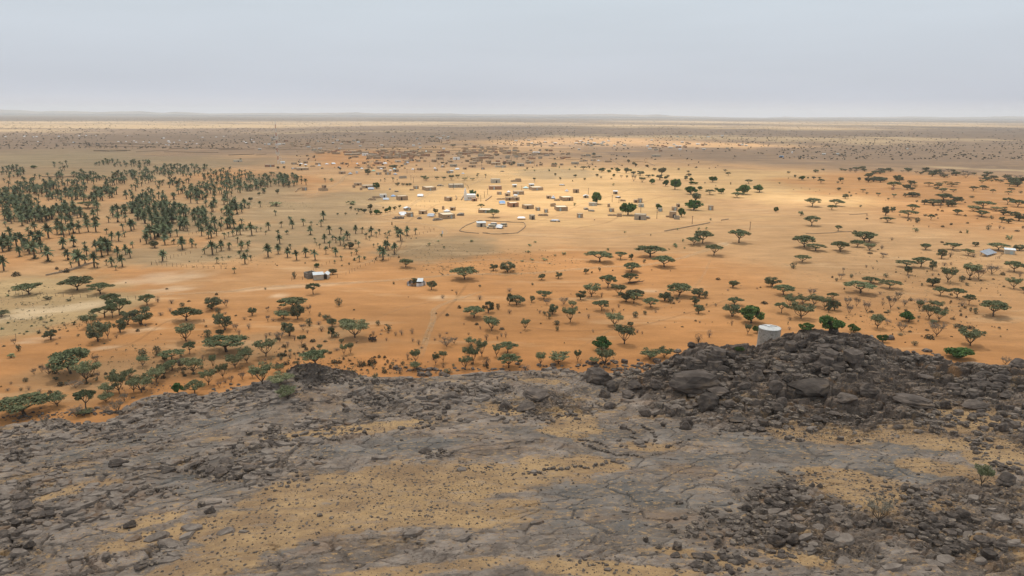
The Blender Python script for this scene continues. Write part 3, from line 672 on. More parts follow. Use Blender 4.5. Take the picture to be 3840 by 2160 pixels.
VEG = {
'R1': "a 222 412 160 90;a 582 378 200 105;a 757 408 150 90;a 835 500 125 95;a 905 568 135 130;a 790 588 140 90;a 850 590 80 110;a 1110 495 120 85;t 1192 468 40 45;b 1600 522 140 95;d 1708 505 60 60;a 1410 608 170 100;s 1375 500 40 30;b 1905 572 60 70;b 1070 640 170 135;b 968 638 110 110;l 672 660 120 100;b 740 765 165 155;b 910 698 95 100;l 815 745 70 120;b 383 755 95 75;s 140 842 40 60;l 1405 765 165 130;s 1565 740 70 65;b 1695 680 135 110;l 1655 650 70 90;d 1780 690 50 60;t 1805 715 35 45;t 1880 670 40 45;t 1845 600 40 20;a 1710 845 290 120;b 1665 725 60 55;a 1433 862 90 95;s 1083 880 65 68;l 1080 955 90 80;s 1187 875 60 80;a 1300 905 150 80;a 1300 985 140 80;b 1245 915 50 45;l 1180 1075 130 105;l 1460 1010 145 120;l 1240 1030 90 90;d 1375 1000 60 120;l 1775 965 120 100;l 1865 930 110 115;l 1610 970 60 100;l 1575 1095 110 115;l 1685 1045 85 105;d 1745 1075 60 50;d 1830 1055 70 65;l 1905 1040 50 60;d 1655 1115 45 50;a 535 1010 290 185;l 655 1075 165 150;d 722 935 55 75;d 370 1020 85 80;d 318 1000 40 65;d 260 1020 40 50;d 738 1060 50 70;d 575 1120 110 65;l 903 1160 130 165;l 980 1040 90 60;l 1070 1150 175 125;l 1010 1150 90 110;l 820 1165 130 80;a 1473 1170 150 110;g 1345 1160 80 80;l 800 1225 110 70;d 940 1220 80 70;a 187 1315 330 150;l 435 1255 145 100;a 652 1280 130 150;d 578 1335 120 85;l 640 1325 110 50;d 345 1405 75 75;d 890 1300 140 100;d 800 1295 100 40;m 45 1205 50 25;b 15 580 100 55;s 360 450 60 35;s 520 460 40 20;c 85 890 60 35;m 125 270 60 35;m 505 245 40 35;m 460 245 35 20;m 430 222 25 22;t 1215 570 50 30;t 1285 540 40 30;t 1295 480 50 35;m 1425 465 25 12;m 1260 372 22 12;t 1540 620 20 25;m 1635 415 25 20;m 1040 690 30 22;t 880 742 30 30;t 705 560 30 20;d 110 790 40 50;s 1650 560 40 50;m 1780 572 20 10;m 1555 655 20 14;t 1700 560 30 20;m 68 388 18 10;c 62 425 30 16;m 512 690 18 10;m 30 805 25 12;t 1445 640 22 18;m 1180 640 12 10;m 950 325 12 8;t 1100 650 30 18;m 300 960 15 10;t 60 1140 40 25;m 8 1110 14 10;t 1440 940 40 45;t 1530 905 26 40;m 1890 605 16 10;t 1700 1080 40 28;t 1600 1165 50 25;t 1170 1010 40 30",
'R2': "a 432 408 90 85;s 625 498 55 72;s 287 292 38 60;g 460 205 40 30;b 580 260 65 45;a 280 520 190 90;b 315 600 110 120;l 205 600 130 65;d 405 558 40 70;d 175 535 35 35;d 90 540 30 40;d 90 615 40 50;t 130 615 35 30;s 480 580 28 35;s 530 605 60 55;b 575 655 85 70;s 400 650 60 70;t 475 640 50 30;d 355 690 50 60;t 495 690 50 40;t 390 705 25 30;b 250 725 115 120;b 570 735 60 80;s 600 735 60 40;a 690 650 110 55;l 745 735 200 130;s 645 780 40 45;s 920 645 40 45;s 998 685 60 60;t 950 688 30 18;t 942 714 28 12;t 998 705 28 18;t 885 720 35 35;m 865 722 18 12;t 1055 725 30 35;t 1100 718 38 48;t 1178 708 38 45;d 180 770 85 85;t 78 748 35 45;t 292 758 30 45;l 345 790 55 70;m 430 768 40 25;m 523 770 30 14;m 212 808 38 25;t 240 805 30 45;l 75 880 150 130;a 452 955 185 120;l 665 868 60 80;l 715 858 60 80;l 482 840 50 50;s 558 858 40 20;t 610 835 60 20;t 255 890 35 40;m 320 858 25 15;m 225 940 50 28;m 288 928 25 14;m 195 875 70 14;m 630 930 40 25;m 590 930 45 30;m 662 902 20 20;m 710 915 20 15;m 790 955 50 40;m 855 950 35 50;m 880 935 60 50;m 930 890 25 25;m 972 890 25 20;m 993 920 22 20;m 1015 970 25 35;m 725 940 30 15;m 815 940 22 28;m 895 890 25 15;m 975 945 20 15;m 795 985 20 15;m 840 985 20 12;m 970 1005 40 30;s 900 1055 45 55;l 1205 925 80 95;l 1203 980 85 55;l 1355 945 65 90;l 1413 922 55 85;t 1145 905 30 60;l 1640 930 90 120;l 1600 900 80 90;l 1705 880 90 125;l 1625 800 90 60;l 1580 975 90 95;t 1740 965 60 90;t 1388 738 28 35;t 1440 708 30 15;t 1350 760 25 22;t 1228 792 38 42;t 1183 768 30 32;t 1250 818 35 15;d 1440 805 120 70;d 1495 785 60 55;t 1740 755 38 52;t 1822 752 20 30;t 1852 730 30 30;t 1885 738 22 45;t 1605 718 22 20;l 1778 685 135 100;m 1855 675 40 18;m 1665 640 30 20;t 1692 675 20 30;a 1645 585 150 85;b 1755 550 90 90;s 1828 525 35 55;t 1912 555 40 35;b 1915 490 50 90;m 1535 515 28 25;m 1443 572 28 20;m 1360 558 12 12;t 1690 450 50 35;t 1515 415 25 35;t 1410 440 40 30;s 1690 355 22 22;t 1408 265 28 14;t 1448 262 20 8;a 1573 295 185 95;b 1325 375 75 75;b 1190 330 50 45;b 1225 330 40 35;a 1130 205 105 65;m 1078 135 15 16;b 1793 230 60 50;b 1900 240 125 80;t 1912 390 45 30;l 1815 880 70 90;a 1900 855 130 85;a 1905 965 150 105;s 1040 335 18 22;m 740 530 18 12;s 72 375 16 18;s 372 180 14 16;s 703 188 18 20;s 648 198 16 14;m 160 195 14 8;l 50 1095 160 150;l 180 1090 180 80;l 240 1200 150 95;l 180 1000 80 60;t 1085 1010 50 50;s 1450 1005 70 40;m 1480 382 16 8;m 740 600 14 10;t 560 590 30 16;t 760 780 30 25;t 985 760 25 25;m 1150 432 10 6;m 1290 748 10 8;m 700 975 30 12;t 1340 905 40 25;t 1570 640 16 16",
'R3': "b 225 300 60 45;b 352 290 55 48;s 155 340 20 18;b 558 255 42 40;s 602 250 16 16;s 661 235 22 35;a 660 165 190 85;a 818 145 85 60;b 898 150 45 48;a 1040 130 185 90;s 998 172 28 32;a 1150 202 150 85;a 900 240 125 70;a 888 325 95 75;a 725 362 115 98;b 518 450 85 75;l 600 428 125 95;t 677 432 25 40;l 805 420 100 85;b 860 465 130 100;b 945 440 110 75;a 918 478 100 85;a 1045 510 110 75;t 805 510 28 30;t 842 535 10 18;a 675 532 118 80;l 770 648 125 95;t 760 545 28 35;t 812 562 22 30;s 930 585 45 50;s 1003 565 30 42;t 1085 548 25 18;b 1150 460 110 72;s 1195 475 50 60;a 1258 425 160 100;s 1245 455 30 30;t 1258 475 18 12;b 1410 430 120 70;s 1458 440 40 55;b 1380 490 75 65;s 1468 495 16 18;b 1408 555 80 70;b 35 490 120 80;b 150 470 45 52;a 240 445 110 65;d 262 490 55 45;d 392 488 90 58;l 455 515 75 55;b 305 560 90 80;s 278 592 45 60;s 245 565 30 35;t 210 555 30 30;l 440 622 100 115;t 577 592 30 35;m 508 552 20 12;l 98 678 62 80;s 335 640 55 35;s 340 690 30 45;m 217 635 14 12;t 612 698 22 25;g 678 825 138 95;l 700 945 145 120;l 848 785 140 140;b 895 655 55 45;t 945 700 35 25;t 982 712 20 25;l 1040 900 150 75;l 1150 890 110 75;l 620 945 80 60;l 495 920 55 85;l 350 935 160 85;l 215 945 85 95;l 60 945 40 40;t 100 985 80 50;t 1405 775 60 70;t 1488 735 45 60;b 1658 580 130 100;g 1805 630 185 130;a 1680 490 110 60;t 1658 648 24 45;l 1778 712 55 75;g 1850 700 60 60;b 1668 360 80 62;m 1555 300 35 18;t 1628 382 25 12;t 1728 348 10 8;m 1905 480 50 22;a 1525 115 120 85;t 1850 370 20 14;m 1875 360 18 10;g 1715 855 70 35;c 1230 50 36 26;c 395 112 34 22;c 150 155 32 16;c 245 155 45 18;c 725 80 18 18;c 325 122 26 14;c 130 45 30 16;c 120 95 40 16;c 75 165 26 14;m 395 780 8 10;m 1285 660 26 10;m 1025 628 12 10;t 1110 610 12 8;t 65 705 20 12;m 270 130 12 8;c 175 20 26 14;c 1185 75 14 12;c 1300 65 18 14;c 285 180 16 8",
'R4': "a 545 90 100 80;d 765 80 60 50;a 258 168 105 58;s 190 215 50 55;b 30 352 100 78;a 115 415 135 78;a 1187 72 65 45;a 1510 118 80 52;t 1550 130 40 35;t 858 68 22 28;d 870 132 70 38;b 1308 140 70 75;t 1375 130 40 45;a 1045 205 130 55;b 1055 262 70 70;a 1152 205 115 80;b 1240 228 55 75;t 740 208 22 22;t 793 220 20 20;d 567 250 25 45;d 548 298 50 50;s 628 285 28 32;m 485 285 16 16;s 515 312 24 30;s 890 280 40 30;a 697 400 198 92;a 778 325 110 48;a 920 365 135 65;l 1355 318 110 110;t 1330 195 40 30;t 1380 190 24 25;l 1520 290 130 110;d 1590 300 110 100;d 1690 262 110 80;s 1462 315 45 55;a 1858 240 120 80;l 1855 368 95 80;b 1240 348 110 70;a 1300 418 90 65;a 1425 438 115 78;a 1515 488 70 78;a 1700 575 175 115;a 1930 400 60 50;d 330 430 80 70;l 345 498 95 85;l 265 480 110 60;l 165 505 100 90;a 100 552 90 85;l 250 595 165 115;l 425 520 80 90;b 500 530 100 80;a 490 450 75 55;b 455 545 50 70;d 600 500 80 75;d 610 560 60 75;d 668 505 45 75;d 742 545 60 85;d 925 520 70 100;d 980 455 60 70;t 865 495 30 35;d 1030 500 50 50;d 1150 490 120 50;l 1140 525 50 70;l 1215 595 100 100;l 1290 612 100 90;l 1275 520 100 60;g 1062 615 115 75;l 825 668 110 100;d 900 640 60 45;d 1005 690 95 70;s 998 720 40 20;d 1270 728 130 115;b 1250 630 60 25;l 1525 798 185 130;s 1565 555 40 48;s 1527 540 22 35;t 1465 500 60 40;s 1105 795 50 40;m 1215 745 65 40;s 1415 662 45 35;m 1450 655 60 15;m 1525 665 60 18;m 1745 668 22 15;m 1690 655 12 8;m 1710 660 12 8;m 1805 680 12 8;m 1380 470 18 18;m 1450 540 18 15;m 1455 570 18 20;m 1395 597 35 12;m 1495 585 14 14;m 1345 520 25 18;m 1070 695 25 16;g 1440 890 200 85;d 1790 940 90 60;g 465 695 180 120;g 645 700 80 65;g 290 680 120 50;g 865 770 70 60;t 165 610 35 35;t 160 680 30 30;s 150 640 12 30;m 1770 265 35 25;m 1700 298 20 10;t 1900 280 28 40;m 1200 682 30 12;m 1040 535 25 18;m 890 550 30 14;m 1060 555 26 12;m 780 545 40 10;t 1035 315 20 12;m 965 245 16 10;m 1200 240 12 12;m 1110 275 10 10;m 940 715 10 14;m 1160 728 18 8;m 1385 732 20 6;m 575 372 12 14;t 230 410 20 16;m 1605 308 20 12;m 830 75 18 8;m 770 103 40 8;m 1310 18 20 10;t 985 135 14 10;m 1520 300 24 10;m 1780 355 20 14;m 1650 370 12 8;m 1610 365 12 8;m 1755 728 14 6;m 590 590 16 10;m 700 580 16 10;s 1160 345 18 22;m 1035 775 12 8;m 870 300 20 10",
'T3': "g 855 980 130 115;g 1165 1090 165 130;g 1475 1045 60 65;g 1705 1110 80 85;g 1830 1040 150 100;b 1850 955 120 95;a 1990 885 95 55;g 1800 880 120 75;g 1640 835 100 110;g 2020 760 80 60;a 2380 775 65 42;b 1750 740 45 48;b 1780 700 45 30;b 1775 660 35 18;g 1805 755 50 40;g 1800 780 70 30;g 1850 782 45 25;a 2265 915 112 58;g 2320 880 140 90;g 2490 860 120 75;g 2105 875 70 55;g 1890 840 45 40;g 2055 840 40 25;a 2145 660 40 28;a 2175 698 45 38;b 1485 738 75 55;b 1505 685 90 75;b 1570 715 35 30;g 1545 725 40 25;g 1545 800 60 60;g 1405 778 60 52;l 1310 765 70 55;d 1225 755 70 75;b 1290 695 80 50;b 1220 685 50 35;b 1150 670 70 60;g 1062 660 55 45;g 905 655 65 40;g 1005 635 30 20;g 975 665 40 30;g 1190 650 40 22;b 1370 710 60 28;g 1415 700 35 18;g 1022 705 35 30;b 855 703 35 28;b 1155 715 30 25;d 1100 718 28 30;b 1245 605 35 35;b 1225 585 40 28;b 1172 565 40 35;b 1355 605 40 22;b 635 710 40 28;b 485 737 25 28;b 435 695 30 28;b 730 740 30 25;a 718 635 60 35;b 425 600 65 40;b 825 490 35 30;b 18 585 35 35;b 295 410 18 25;b 345 445 40 18;b 1048 535 20 18;b 1675 640 25 22;b 1435 642 40 25;s 2200 785 15 25;s 1940 772 22 18;a 1915 1372 190 125;a 1830 1390 150 80;a 2285 1370 190 135;c 1020 795 25 20;c 630 998 30 30;l 225 760 30 45;s 1395 1300 14 22;c 1650 1420 36 28;c 1135 1268 26 16;c 1665 1240 26 20;c 1720 1360 26 30;c 1878 1245 26 26;c 1955 1235 24 26;c 1998 1145 26 20;c 965 1440 26 14;m 830 1142 16 8;m 2050 800 14 8;m 610 752 14 14;c 820 640 24 20;c 578 640 22 18;c 475 620 16 22;c 375 650 30 20;c 225 650 20 16;c 130 645 24 14;m 1000 730 20 14;s 895 720 24 24;b 2310 312 22 14;b 1410 745 30 25",
'T4': "b 205 672 35 24;b 272 715 25 32;g 340 738 70 40;b 402 725 25 20;b 460 730 35 32;b 518 725 35 22;a 530 770 65 42;b 730 750 60 40;b 700 772 28 22;b 745 775 22 10;b 915 750 32 40;b 480 662 70 30;b 555 640 40 14;b 740 640 50 20;b 775 648 35 22;a 445 1005 145 85;a 685 998 130 65;a 642 1038 75 48;b 778 925 65 48;s 833 905 25 25;s 818 870 22 20;s 885 880 16 12;b 710 840 45 28;a 955 860 45 32;s 995 880 30 24;l 1108 905 40 38;s 930 1010 28 26;g 78 1060 48 50;a 437 1198 150 98;a 705 1252 75 60;a 365 1415 228 120;a 480 1449 170 55;a 720 1445 130 90;b 875 1268 40 25;a 965 1362 225 105;a 895 1412 125 70;b 1015 1360 110 100;l 1020 1445 110 70;t 1145 1435 35 40;t 1245 1345 38 32;a 1770 940 150 65;b 1570 985 75 55;b 1660 988 140 60;b 1740 985 60 50;b 1815 1005 100 65;b 1885 975 120 75;b 1850 1000 80 40;d 1735 1020 50 50;b 1185 1095 75 95;b 1250 1060 60 55;a 1455 1060 100 80;a 1410 1115 150 75;a 1200 1165 110 58;s 1500 1168 50 55;t 1437 1155 25 28;a 1900 1085 95 52;a 1638 1140 48 55;s 1580 1102 40 22;m 1708 1125 16 12;a 2165 1025 175 80;l 2065 1050 125 50;a 2145 1105 120 62;a 2410 985 95 68;a 2515 1010 140 70;l 2290 1050 100 42;b 2370 1090 100 60;b 2440 1090 70 40;b 2380 1030 50 25;b 2525 1150 145 95;s 2250 1130 42 35;b 2350 1165 60 60;b 2418 1172 90 55;s 2215 1240 50 55;t 2330 1230 30 38;t 2370 1232 32 25;m 2505 1255 45 18;s 2565 1225 30 30;m 1755 1212 35 22;t 1617 1215 16 22;c 1485 1260 55 35;c 2415 1340 60 45;c 2005 1275 30 35;c 330 1095 50 45;a 1585 1440 85 62;a 1860 1440 145 75;b 2085 1405 70 48;a 2315 1445 170 75;m 1755 1370 28 16;b 2530 1445 130 60;b 1450 905 120 45;b 1380 910 50 40;b 1500 905 60 30;l 1265 915 45 38;l 1208 950 25 30;s 1495 960 28 20;a 1620 800 80 40;a 1710 825 75 50;a 1755 865 60 40;a 1845 805 85 35;b 1400 835 80 55;b 1450 840 50 30;a 1265 820 110 65;b 1320 760 80 60;b 1440 790 80 50;a 2260 870 42 38;a 2160 835 75 45;a 2065 850 80 50;a 2445 850 60 30;a 2420 885 60 35;s 2540 870 40 25;s 2050 915 50 20;b 1010 720 80 50;b 1060 755 70 45;b 1120 745 60 40;b 1030 700 70 40;c 115 775 28 14;m 420 832 10 6;m 335 820 10 6;m 255 838 12 6;m 480 857 8 5;m 520 842 8 5;m 620 880 14 6;m 205 722 12 8",
'T1': "a 885 1020 165 70;b 1555 1420 115 75;b 965 1185 80 90;b 2420 540 25 22;g 345 620 70 28;b 2525 955 50 50",
'T2': "b 1128 685 68 62;b 848 640 26 28;g 1212 825 72 62;g 2180 895 64 58;b 1808 1075 58 55;a 2270 1024 62 45;a 2385 1112 125 82;b 215 875 50 50;b 222 628 30 28;b 285 622 35 26;b 1150 1040 66 62;b 955 1040 32 38;b 1035 1058 42 38;b 1090 1070 50 45;b 1155 1085 45 40;b 1000 1045 28 24;g 1215 1085 62 50;g 1305 1065 50 45;g 1345 1055 45 55;b 1445 1020 32 36;b 1395 1040 40 40;b 820 1090 28 22;b 903 1090 28 25;b 1015 1085 20 15;b 1060 1050 30 28;b 1255 1080 40 25;b 1280 1025 25 18;g 2235 920 30 45;b 1423 795 55 35;b 1480 793 40 25;b 1520 800 35 30;b 1550 795 42 28;b 30 890 40 30;l 1690 735 60 40;l 1715 745 60 35;l 1820 735 40 30;l 1890 745 45 40;l 1965 740 60 50;l 2030 725 40 40;l 2100 740 60 25;l 2180 740 50 20;l 2235 690 30 20;b 1378 620 90 22;b 2495 585 40 28;b 2340 320 30 14;b 1325 265 40 18;b 1690 310 30 16;b 1770 315 50 25;b 945 365 40 14;b 1980 400 60 18;b 2110 390 36 12;c 960 985 100 26;c 200 1000 120 26;c 760 755 40 35;c 1835 1360 30 16;c 2170 1360 44 20;c 1745 1400 30 30;c 1865 1310 30 28;c 2310 1215 14 14;b 945 1430 90 70;s 1560 1332 20 16;s 1612 1328 16 14"}
hid = []
for tile, txt in VEG.items():
    ox, oy, sc_t = TILES[tile]
    for k, x, y, w_, h_ in rows(txt): plant(k, ox + float(x) / sc_t, oy + float(y) / sc_t, float(w_) / sc_t, float(h_) / sc_t)
# two plants growing out of the near rocks
dx = plant('d', 3290, 1972, 112, 100); ITEMS[-1]['fixed'] = 'dense dry thorn shrub growing among the broken rocks on the near slope'
dx = plant('l', 3678, 1828, 56, 78); ITEMS[-1]['fixed'] = 'small thin green tree rooted in the straw patch on the rocks'

# thicket of grey scrub behind the right hand sand, and wider sprinkling: each crown a tree of its own
def sprinkle(tile, cx, cy, rx, ry, n, kinds, w0, w1, asp):
    ox, oy, s_ = TILES[tile]
    for _ in range(n):
        for _t in range(20):
            a, b_ = random.uniform(-1, 1), random.uniform(-1, 1)
            if a * a + b_ * b_ < 1: break
        wv = random.uniform(w0, w1); plant(random.choice(kinds), ox + (cx + a * rx) / s_, oy + (cy + b_ * ry) / s_, wv / s_, wv * asp / s_)
sprinkle('T4', 1000, 650, 260, 26, 12, 'bd', 35, 75, .5); sprinkle('T4', 1500, 665, 420, 26, 20, 'bd', 40, 90, .48); sprinkle('T4', 1950, 700, 300, 26, 20, 'bd', 40, 100, .5); sprinkle('T4', 2350, 740, 220, 30, 16, 'bd', 40, 90, .5)
sprinkle('T4', 1150, 740, 200, 34, 8, 'b', 50, 90, .6); sprinkle('T4', 2500, 790, 90, 40, 6, 'b', 60, 110, .6); sprinkle('T4', 1900, 800, 600, 60, 16, 'al', 35, 70, .5)

for a_ in (('R1', 500, 1100, 480, 130, 26, 'stms', 16, 46, .8), ('R1', 1500, 1000, 400, 150, 26, 'stmt', 16, 44, .8), ('R2', 250, 850, 300, 150, 24, 'stm', 14, 40, .8), ('R2', 1300, 950, 500, 60, 20, 'tms', 14, 40, .8), ('R4', 1300, 450, 500, 200, 34, 'tms', 12, 34, .8), ('R3', 1000, 500, 700, 300, 20, 'tm', 12, 26, .8), ('R1', 400, 700, 360, 90, 16, 'ts', 14, 34, .7), ('T4', 1700, 1100, 800, 200, 30, 'tm', 12, 30, .7)): sprinkle(*a_)

# ---------------------------------------------------------------- date palms
def palm_meshes(seed, lod=0):
    rg = random.Random(seed * 5 + 1); H = 5.0; tr = MB(); cr = MB(); hz = 3.4; lean = rg.uniform(-.35, .35)
    tr.tube([(0, 0, -.3), (lean * .3, 0, hz * .5), (lean, .1, hz)], [.30, .24, .26], 6 if not lod else 4)
    if not lod:
        for k in range(7): tr.tube([(lean, .1, hz), (lean + math.cos(k) * .45, .1 + math.sin(k) * .45, hz - .5)], [.07, .03], 3)
    nf = 40 if not lod else 17; ns = 6 if not lod else 3
    for k in range(nf):
        az = k * 2.39996 + rg.uniform(-.2, .2); el = math.radians(rg.uniform(0, 85)) if k % 3 else math.radians(rg.uniform(-30, 25)); L = rg.uniform(2.1, 2.8)
        ca, sa = math.cos(az), math.sin(az); pts = []
        for i in range(ns + 1):
            t = i / ns; hr = L * t * math.cos(el) * (1 - .12 * t); z = hz + .1 + L * t * math.sin(el) - 0.85 * t * t * (0.6 + .4 * math.cos(el))
            wd = (.30 + .05 * lod * 3) * math.sin(math.pi * min(1, .12 + .86 * t)) * (1.25 if (i % 2 and not lod) else .85) + .02
            c = Vector((lean + ca * hr, .1 + sa * hr, z)); s_ = Vector((-sa, ca, 0)) * wd; dn = Vector((0, 0, -wd * .55)); pts.append((c + s_ + dn, c, c - s_ + dn))
        n0 = len(cr.v)
        for p in pts: cr.v += [tuple(q) for q in p]
        for i in range(ns):
            a0 = n0 + i * 3; cr.f += [(a0, a0 + 1, a0 + 4, a0 + 3), (a0 + 1, a0 + 2, a0 + 5, a0 + 4)]
    return tr, cr
def sucker_mesh(seed):
    rg = random.Random(seed); mb = MB()
    for k in range(26):
        az = k * 2.4; el = math.radians(rg.uniform(15, 85)); L = rg.uniform(1.0, 1.6); ca, sa = math.cos(az), math.sin(az); pts = []
        for i in range(4):
            t = i / 3; c = Vector((ca * L * t * math.cos(el), sa * L * t * math.cos(el), L * t * math.sin(el) - .3 * t * t)); wd = .2 * math.sin(math.pi * (.15 + .8 * t)); pts.append((c + Vector((-sa, ca, -.4)) * wd, c, c - Vector((-sa, ca, .4)) * wd))
        n0 = len(mb.v)
        for p in pts: mb.v += [tuple(q) for q in p]
        for i in range(3): a0 = n0 + i * 3; mb.f += [(a0, a0 + 1, a0 + 4, a0 + 3), (a0 + 1, a0 + 2, a0 + 5, a0 + 4)]
    return mb
PALM = [];
for i in range(7):
    t_, c_ = palm_meshes(i); PALM.append((t_.mesh('trunk', M['palmbark']), c_.mesh('crown', M['palm'])))
PLOW = [palm_meshes(20 + i, 1) for i in range(4)]
SUCK = [sucker_mesh(i).mesh('offshoots', M['palm']) for i in range(3)]
PT = []   # (px, py, height px, type)
def palms(tile, txt, typ='P'):
    ox, oy, s_ = TILES[tile]
    v = [float(a) for a in txt.split()]
    for i in range(0, len(v), 3): PT.append((ox + v[i] / s_, oy + v[i + 1] / s_, v[i + 2] / s_, typ))
palms('R1', "30 232 125 22 90 95 225 108 95 600 205 140 575 165 100 712 208 125 735 212 60 540 208 55 815 112 90 845 198 78 888 135 90 925 202 100 803 190 50 985 135 80 950 110 80 875 228 48 1227 160 95 1003 60 60 1380 75 95 1450 55 70 1605 110 110 1545 105 60 1670 80 85 1725 65 60 1637 175 60 1635 95 60 1820 80 80 1850 180 90 1895 155 50 1770 250 55 1868 120 60 1815 135 65 1880 45 50 780 40 60 560 50 70 655 120 85 640 60 60 1480 60 40")
palms('R1', "78 70 45 150 125 85 265 140 140 365 162 125 478 68 95 515 150 85 645 185 80 770 130 100 65 630 45 310 605 55 390 615 45 475 630 38 560 640 60 18 680 50 118 685 40 205 695 42 345 665 38 240 655 42 290 705 38 1728 135 40 440 660 34 1430 165 28 1380 190 24 1465 205 28 1495 165 24 1430 130 20 1520 130 26 1272 180 20 1675 135 30 1540 205 24 1580 135 20 1465 160 22 1520 180 22 1800 160 18 1705 215 26 1610 200 26", 'B')
palms('T2', "45 1010 70 198 1095 65 255 1215 75 345 1170 80 368 1228 95 478 1198 90 555 1200 60 655 1205 90 680 1138 95 130 1245 95 50 1255 50 5 1260 70 98 1290 45 222 1310 85 240 1380 100 225 1449 70 855 1285 90 1003 1278 95 1068 1275 75 1160 1298 100 1210 1312 65 1108 1330 75 1245 1285 65 918 1340 95 940 1318 55 1300 1315 60 1410 1270 85 1458 1350 130 1518 1240 50 1605 1285 78 1323 1345 50 1145 1345 50 690 1370 95 805 1368 80 885 1380 90 850 1395 100 740 1415 80 705 1445 50 125 1449 90 1005 1380 55 1035 1415 70 1185 1415 45 1305 1445 110 1330 1440 95 1390 1449 90 1225 1405 40 505 790 75 1298 755 45 1380 755 55 697 760 50 2225 720 45 2310 718 48 1255 755 30 1420 750 25 595 1365 55 610 1395 40 640 1425 55 348 1435 65")
palms('T2', "550 1290 95 313 1285 75 742 1285 95 1340 1295 85 1430 1310 105 1520 1298 100 770 1340 70 775 1449 70 1893 1425 50 890 1430 70 615 1192 35", 'B')
palms('R2', "92 130 110 168 105 80 238 130 80 307 152 82 375 130 80 447 152 85 528 105 65 603 125 75 645 155 45 760 110 55 780 165 60 935 125 90 960 150 100 1043 105 90 595 178 35 720 120 35 985 60 60 417 105 40")
palms('R2', "820 145 45 745 155 45 905 150 45 880 160 25 955 155 35 998 120 35", 'B')
palms('T1', "890 1260 120 290 1285 90 355 1255 105 490 1325 165 410 1352 95 300 1360 60 645 1310 130 700 1290 120 1125 1350 100 1195 1355 105 1075 1285 75 1240 1250 90 1320 1250 130 1350 1235 100 1475 1380 130 1520 1340 170 1560 1330 140 1600 1310 120 1660 1390 120 1835 1430 130 1935 1385 80 1885 1250 110 2000 1250 95 2080 1240 90 1785 1305 90 2165 1225 130 2225 1250 95 2535 1295 135 2390 1370 70 2300 1310 60 2345 1305 80 2440 1420 80 2495 1430 85 2310 1440 90 2225 1420 80 2135 1430 80 1135 1115 85 1170 1060 75 1290 1010 60 1380 1025 105 1095 1165 80 865 1140 90 985 1095 90 60 1210 70 590 1225 110 620 1180 110 2030 1300 100 2100 1330 90 2180 1300 80 2260 1330 80")
palms('T1', "110 1330 130 635 1430 115 745 1410 125 1030 1410 110 1255 1310 90 1750 1385 90 35 1430 90 105 1430 55", 'B')
CL = [(130,640,130,50,40),(1230,565,300,30,50),(620,590,80,40,8),(840,690,130,40,30),(600,680,60,40,8),(1250,690,130,60,35),(1450,670,130,80,42),(1850,630,300,60,78),(2300,690,260,70,64),(1080,740,200,50,25),(350,780,220,60,45),(600,780,150,50,25),(80,850,100,60,20),(300,870,250,60,32),(900,870,250,60,45),(1040,820,100,50,15),(90,960,110,60,25),(250,980,150,60,35),(560,900,120,50,15),(1550,900,150,60,18),(280,1090,260,60,62),(700,1060,150,50,30),(1500,1010,200,60,40),(1750,1040,150,70,25),(1300,1090,150,70,16),(2150,820,300,80,48),(2400,780,200,60,40),(2350,1000,250,60,22),(1600,1130,150,70,25),(1750,1180,120,60,12),(1980,1080,100,60,12),(2350,1150,120,60,8),(2000,880,150,60,15),(1700,780,150,50,18),(150,1400,150,50,8),(350,1400,150,60,10),(1080,1440,150,20,6),(1600,1250,160,60,12),(700,930,700,240,46),(1900,930,520,200,40),(450,760,480,110,45),(2200,1120,350,140,18),(1500,800,900,100,50)]
CL2 = [(150,720,180,60,50),(330,740,150,50,32),(60,800,70,60,12)]
def cluster_palms(tile, L):
    ox, oy, s_ = TILES[tile]
    for (cx, cy, rx, ry, n) in L:
        for _ in range(n):
            while True:
                a, b_ = random.uniform(-1, 1), random.uniform(-1, 1)
                if a * a + b_ * b_ < 1: break
            px, py = ox + (cx + a * rx) / s_, oy + (cy + ry * .5 + b_ * ry) / s_
            if px < -30: continue
            PT.append((px, py, (py - 428) * random.uniform(.062, .118), 'B' if random.random() < .3 else 'P'))
cluster_palms('T1', CL); cluster_palms('T2', CL2)
PT.sort(key=lambda t: -t[2])
sv, sf, tvv, tff = [], [], [], []; nsv = ntv = 0
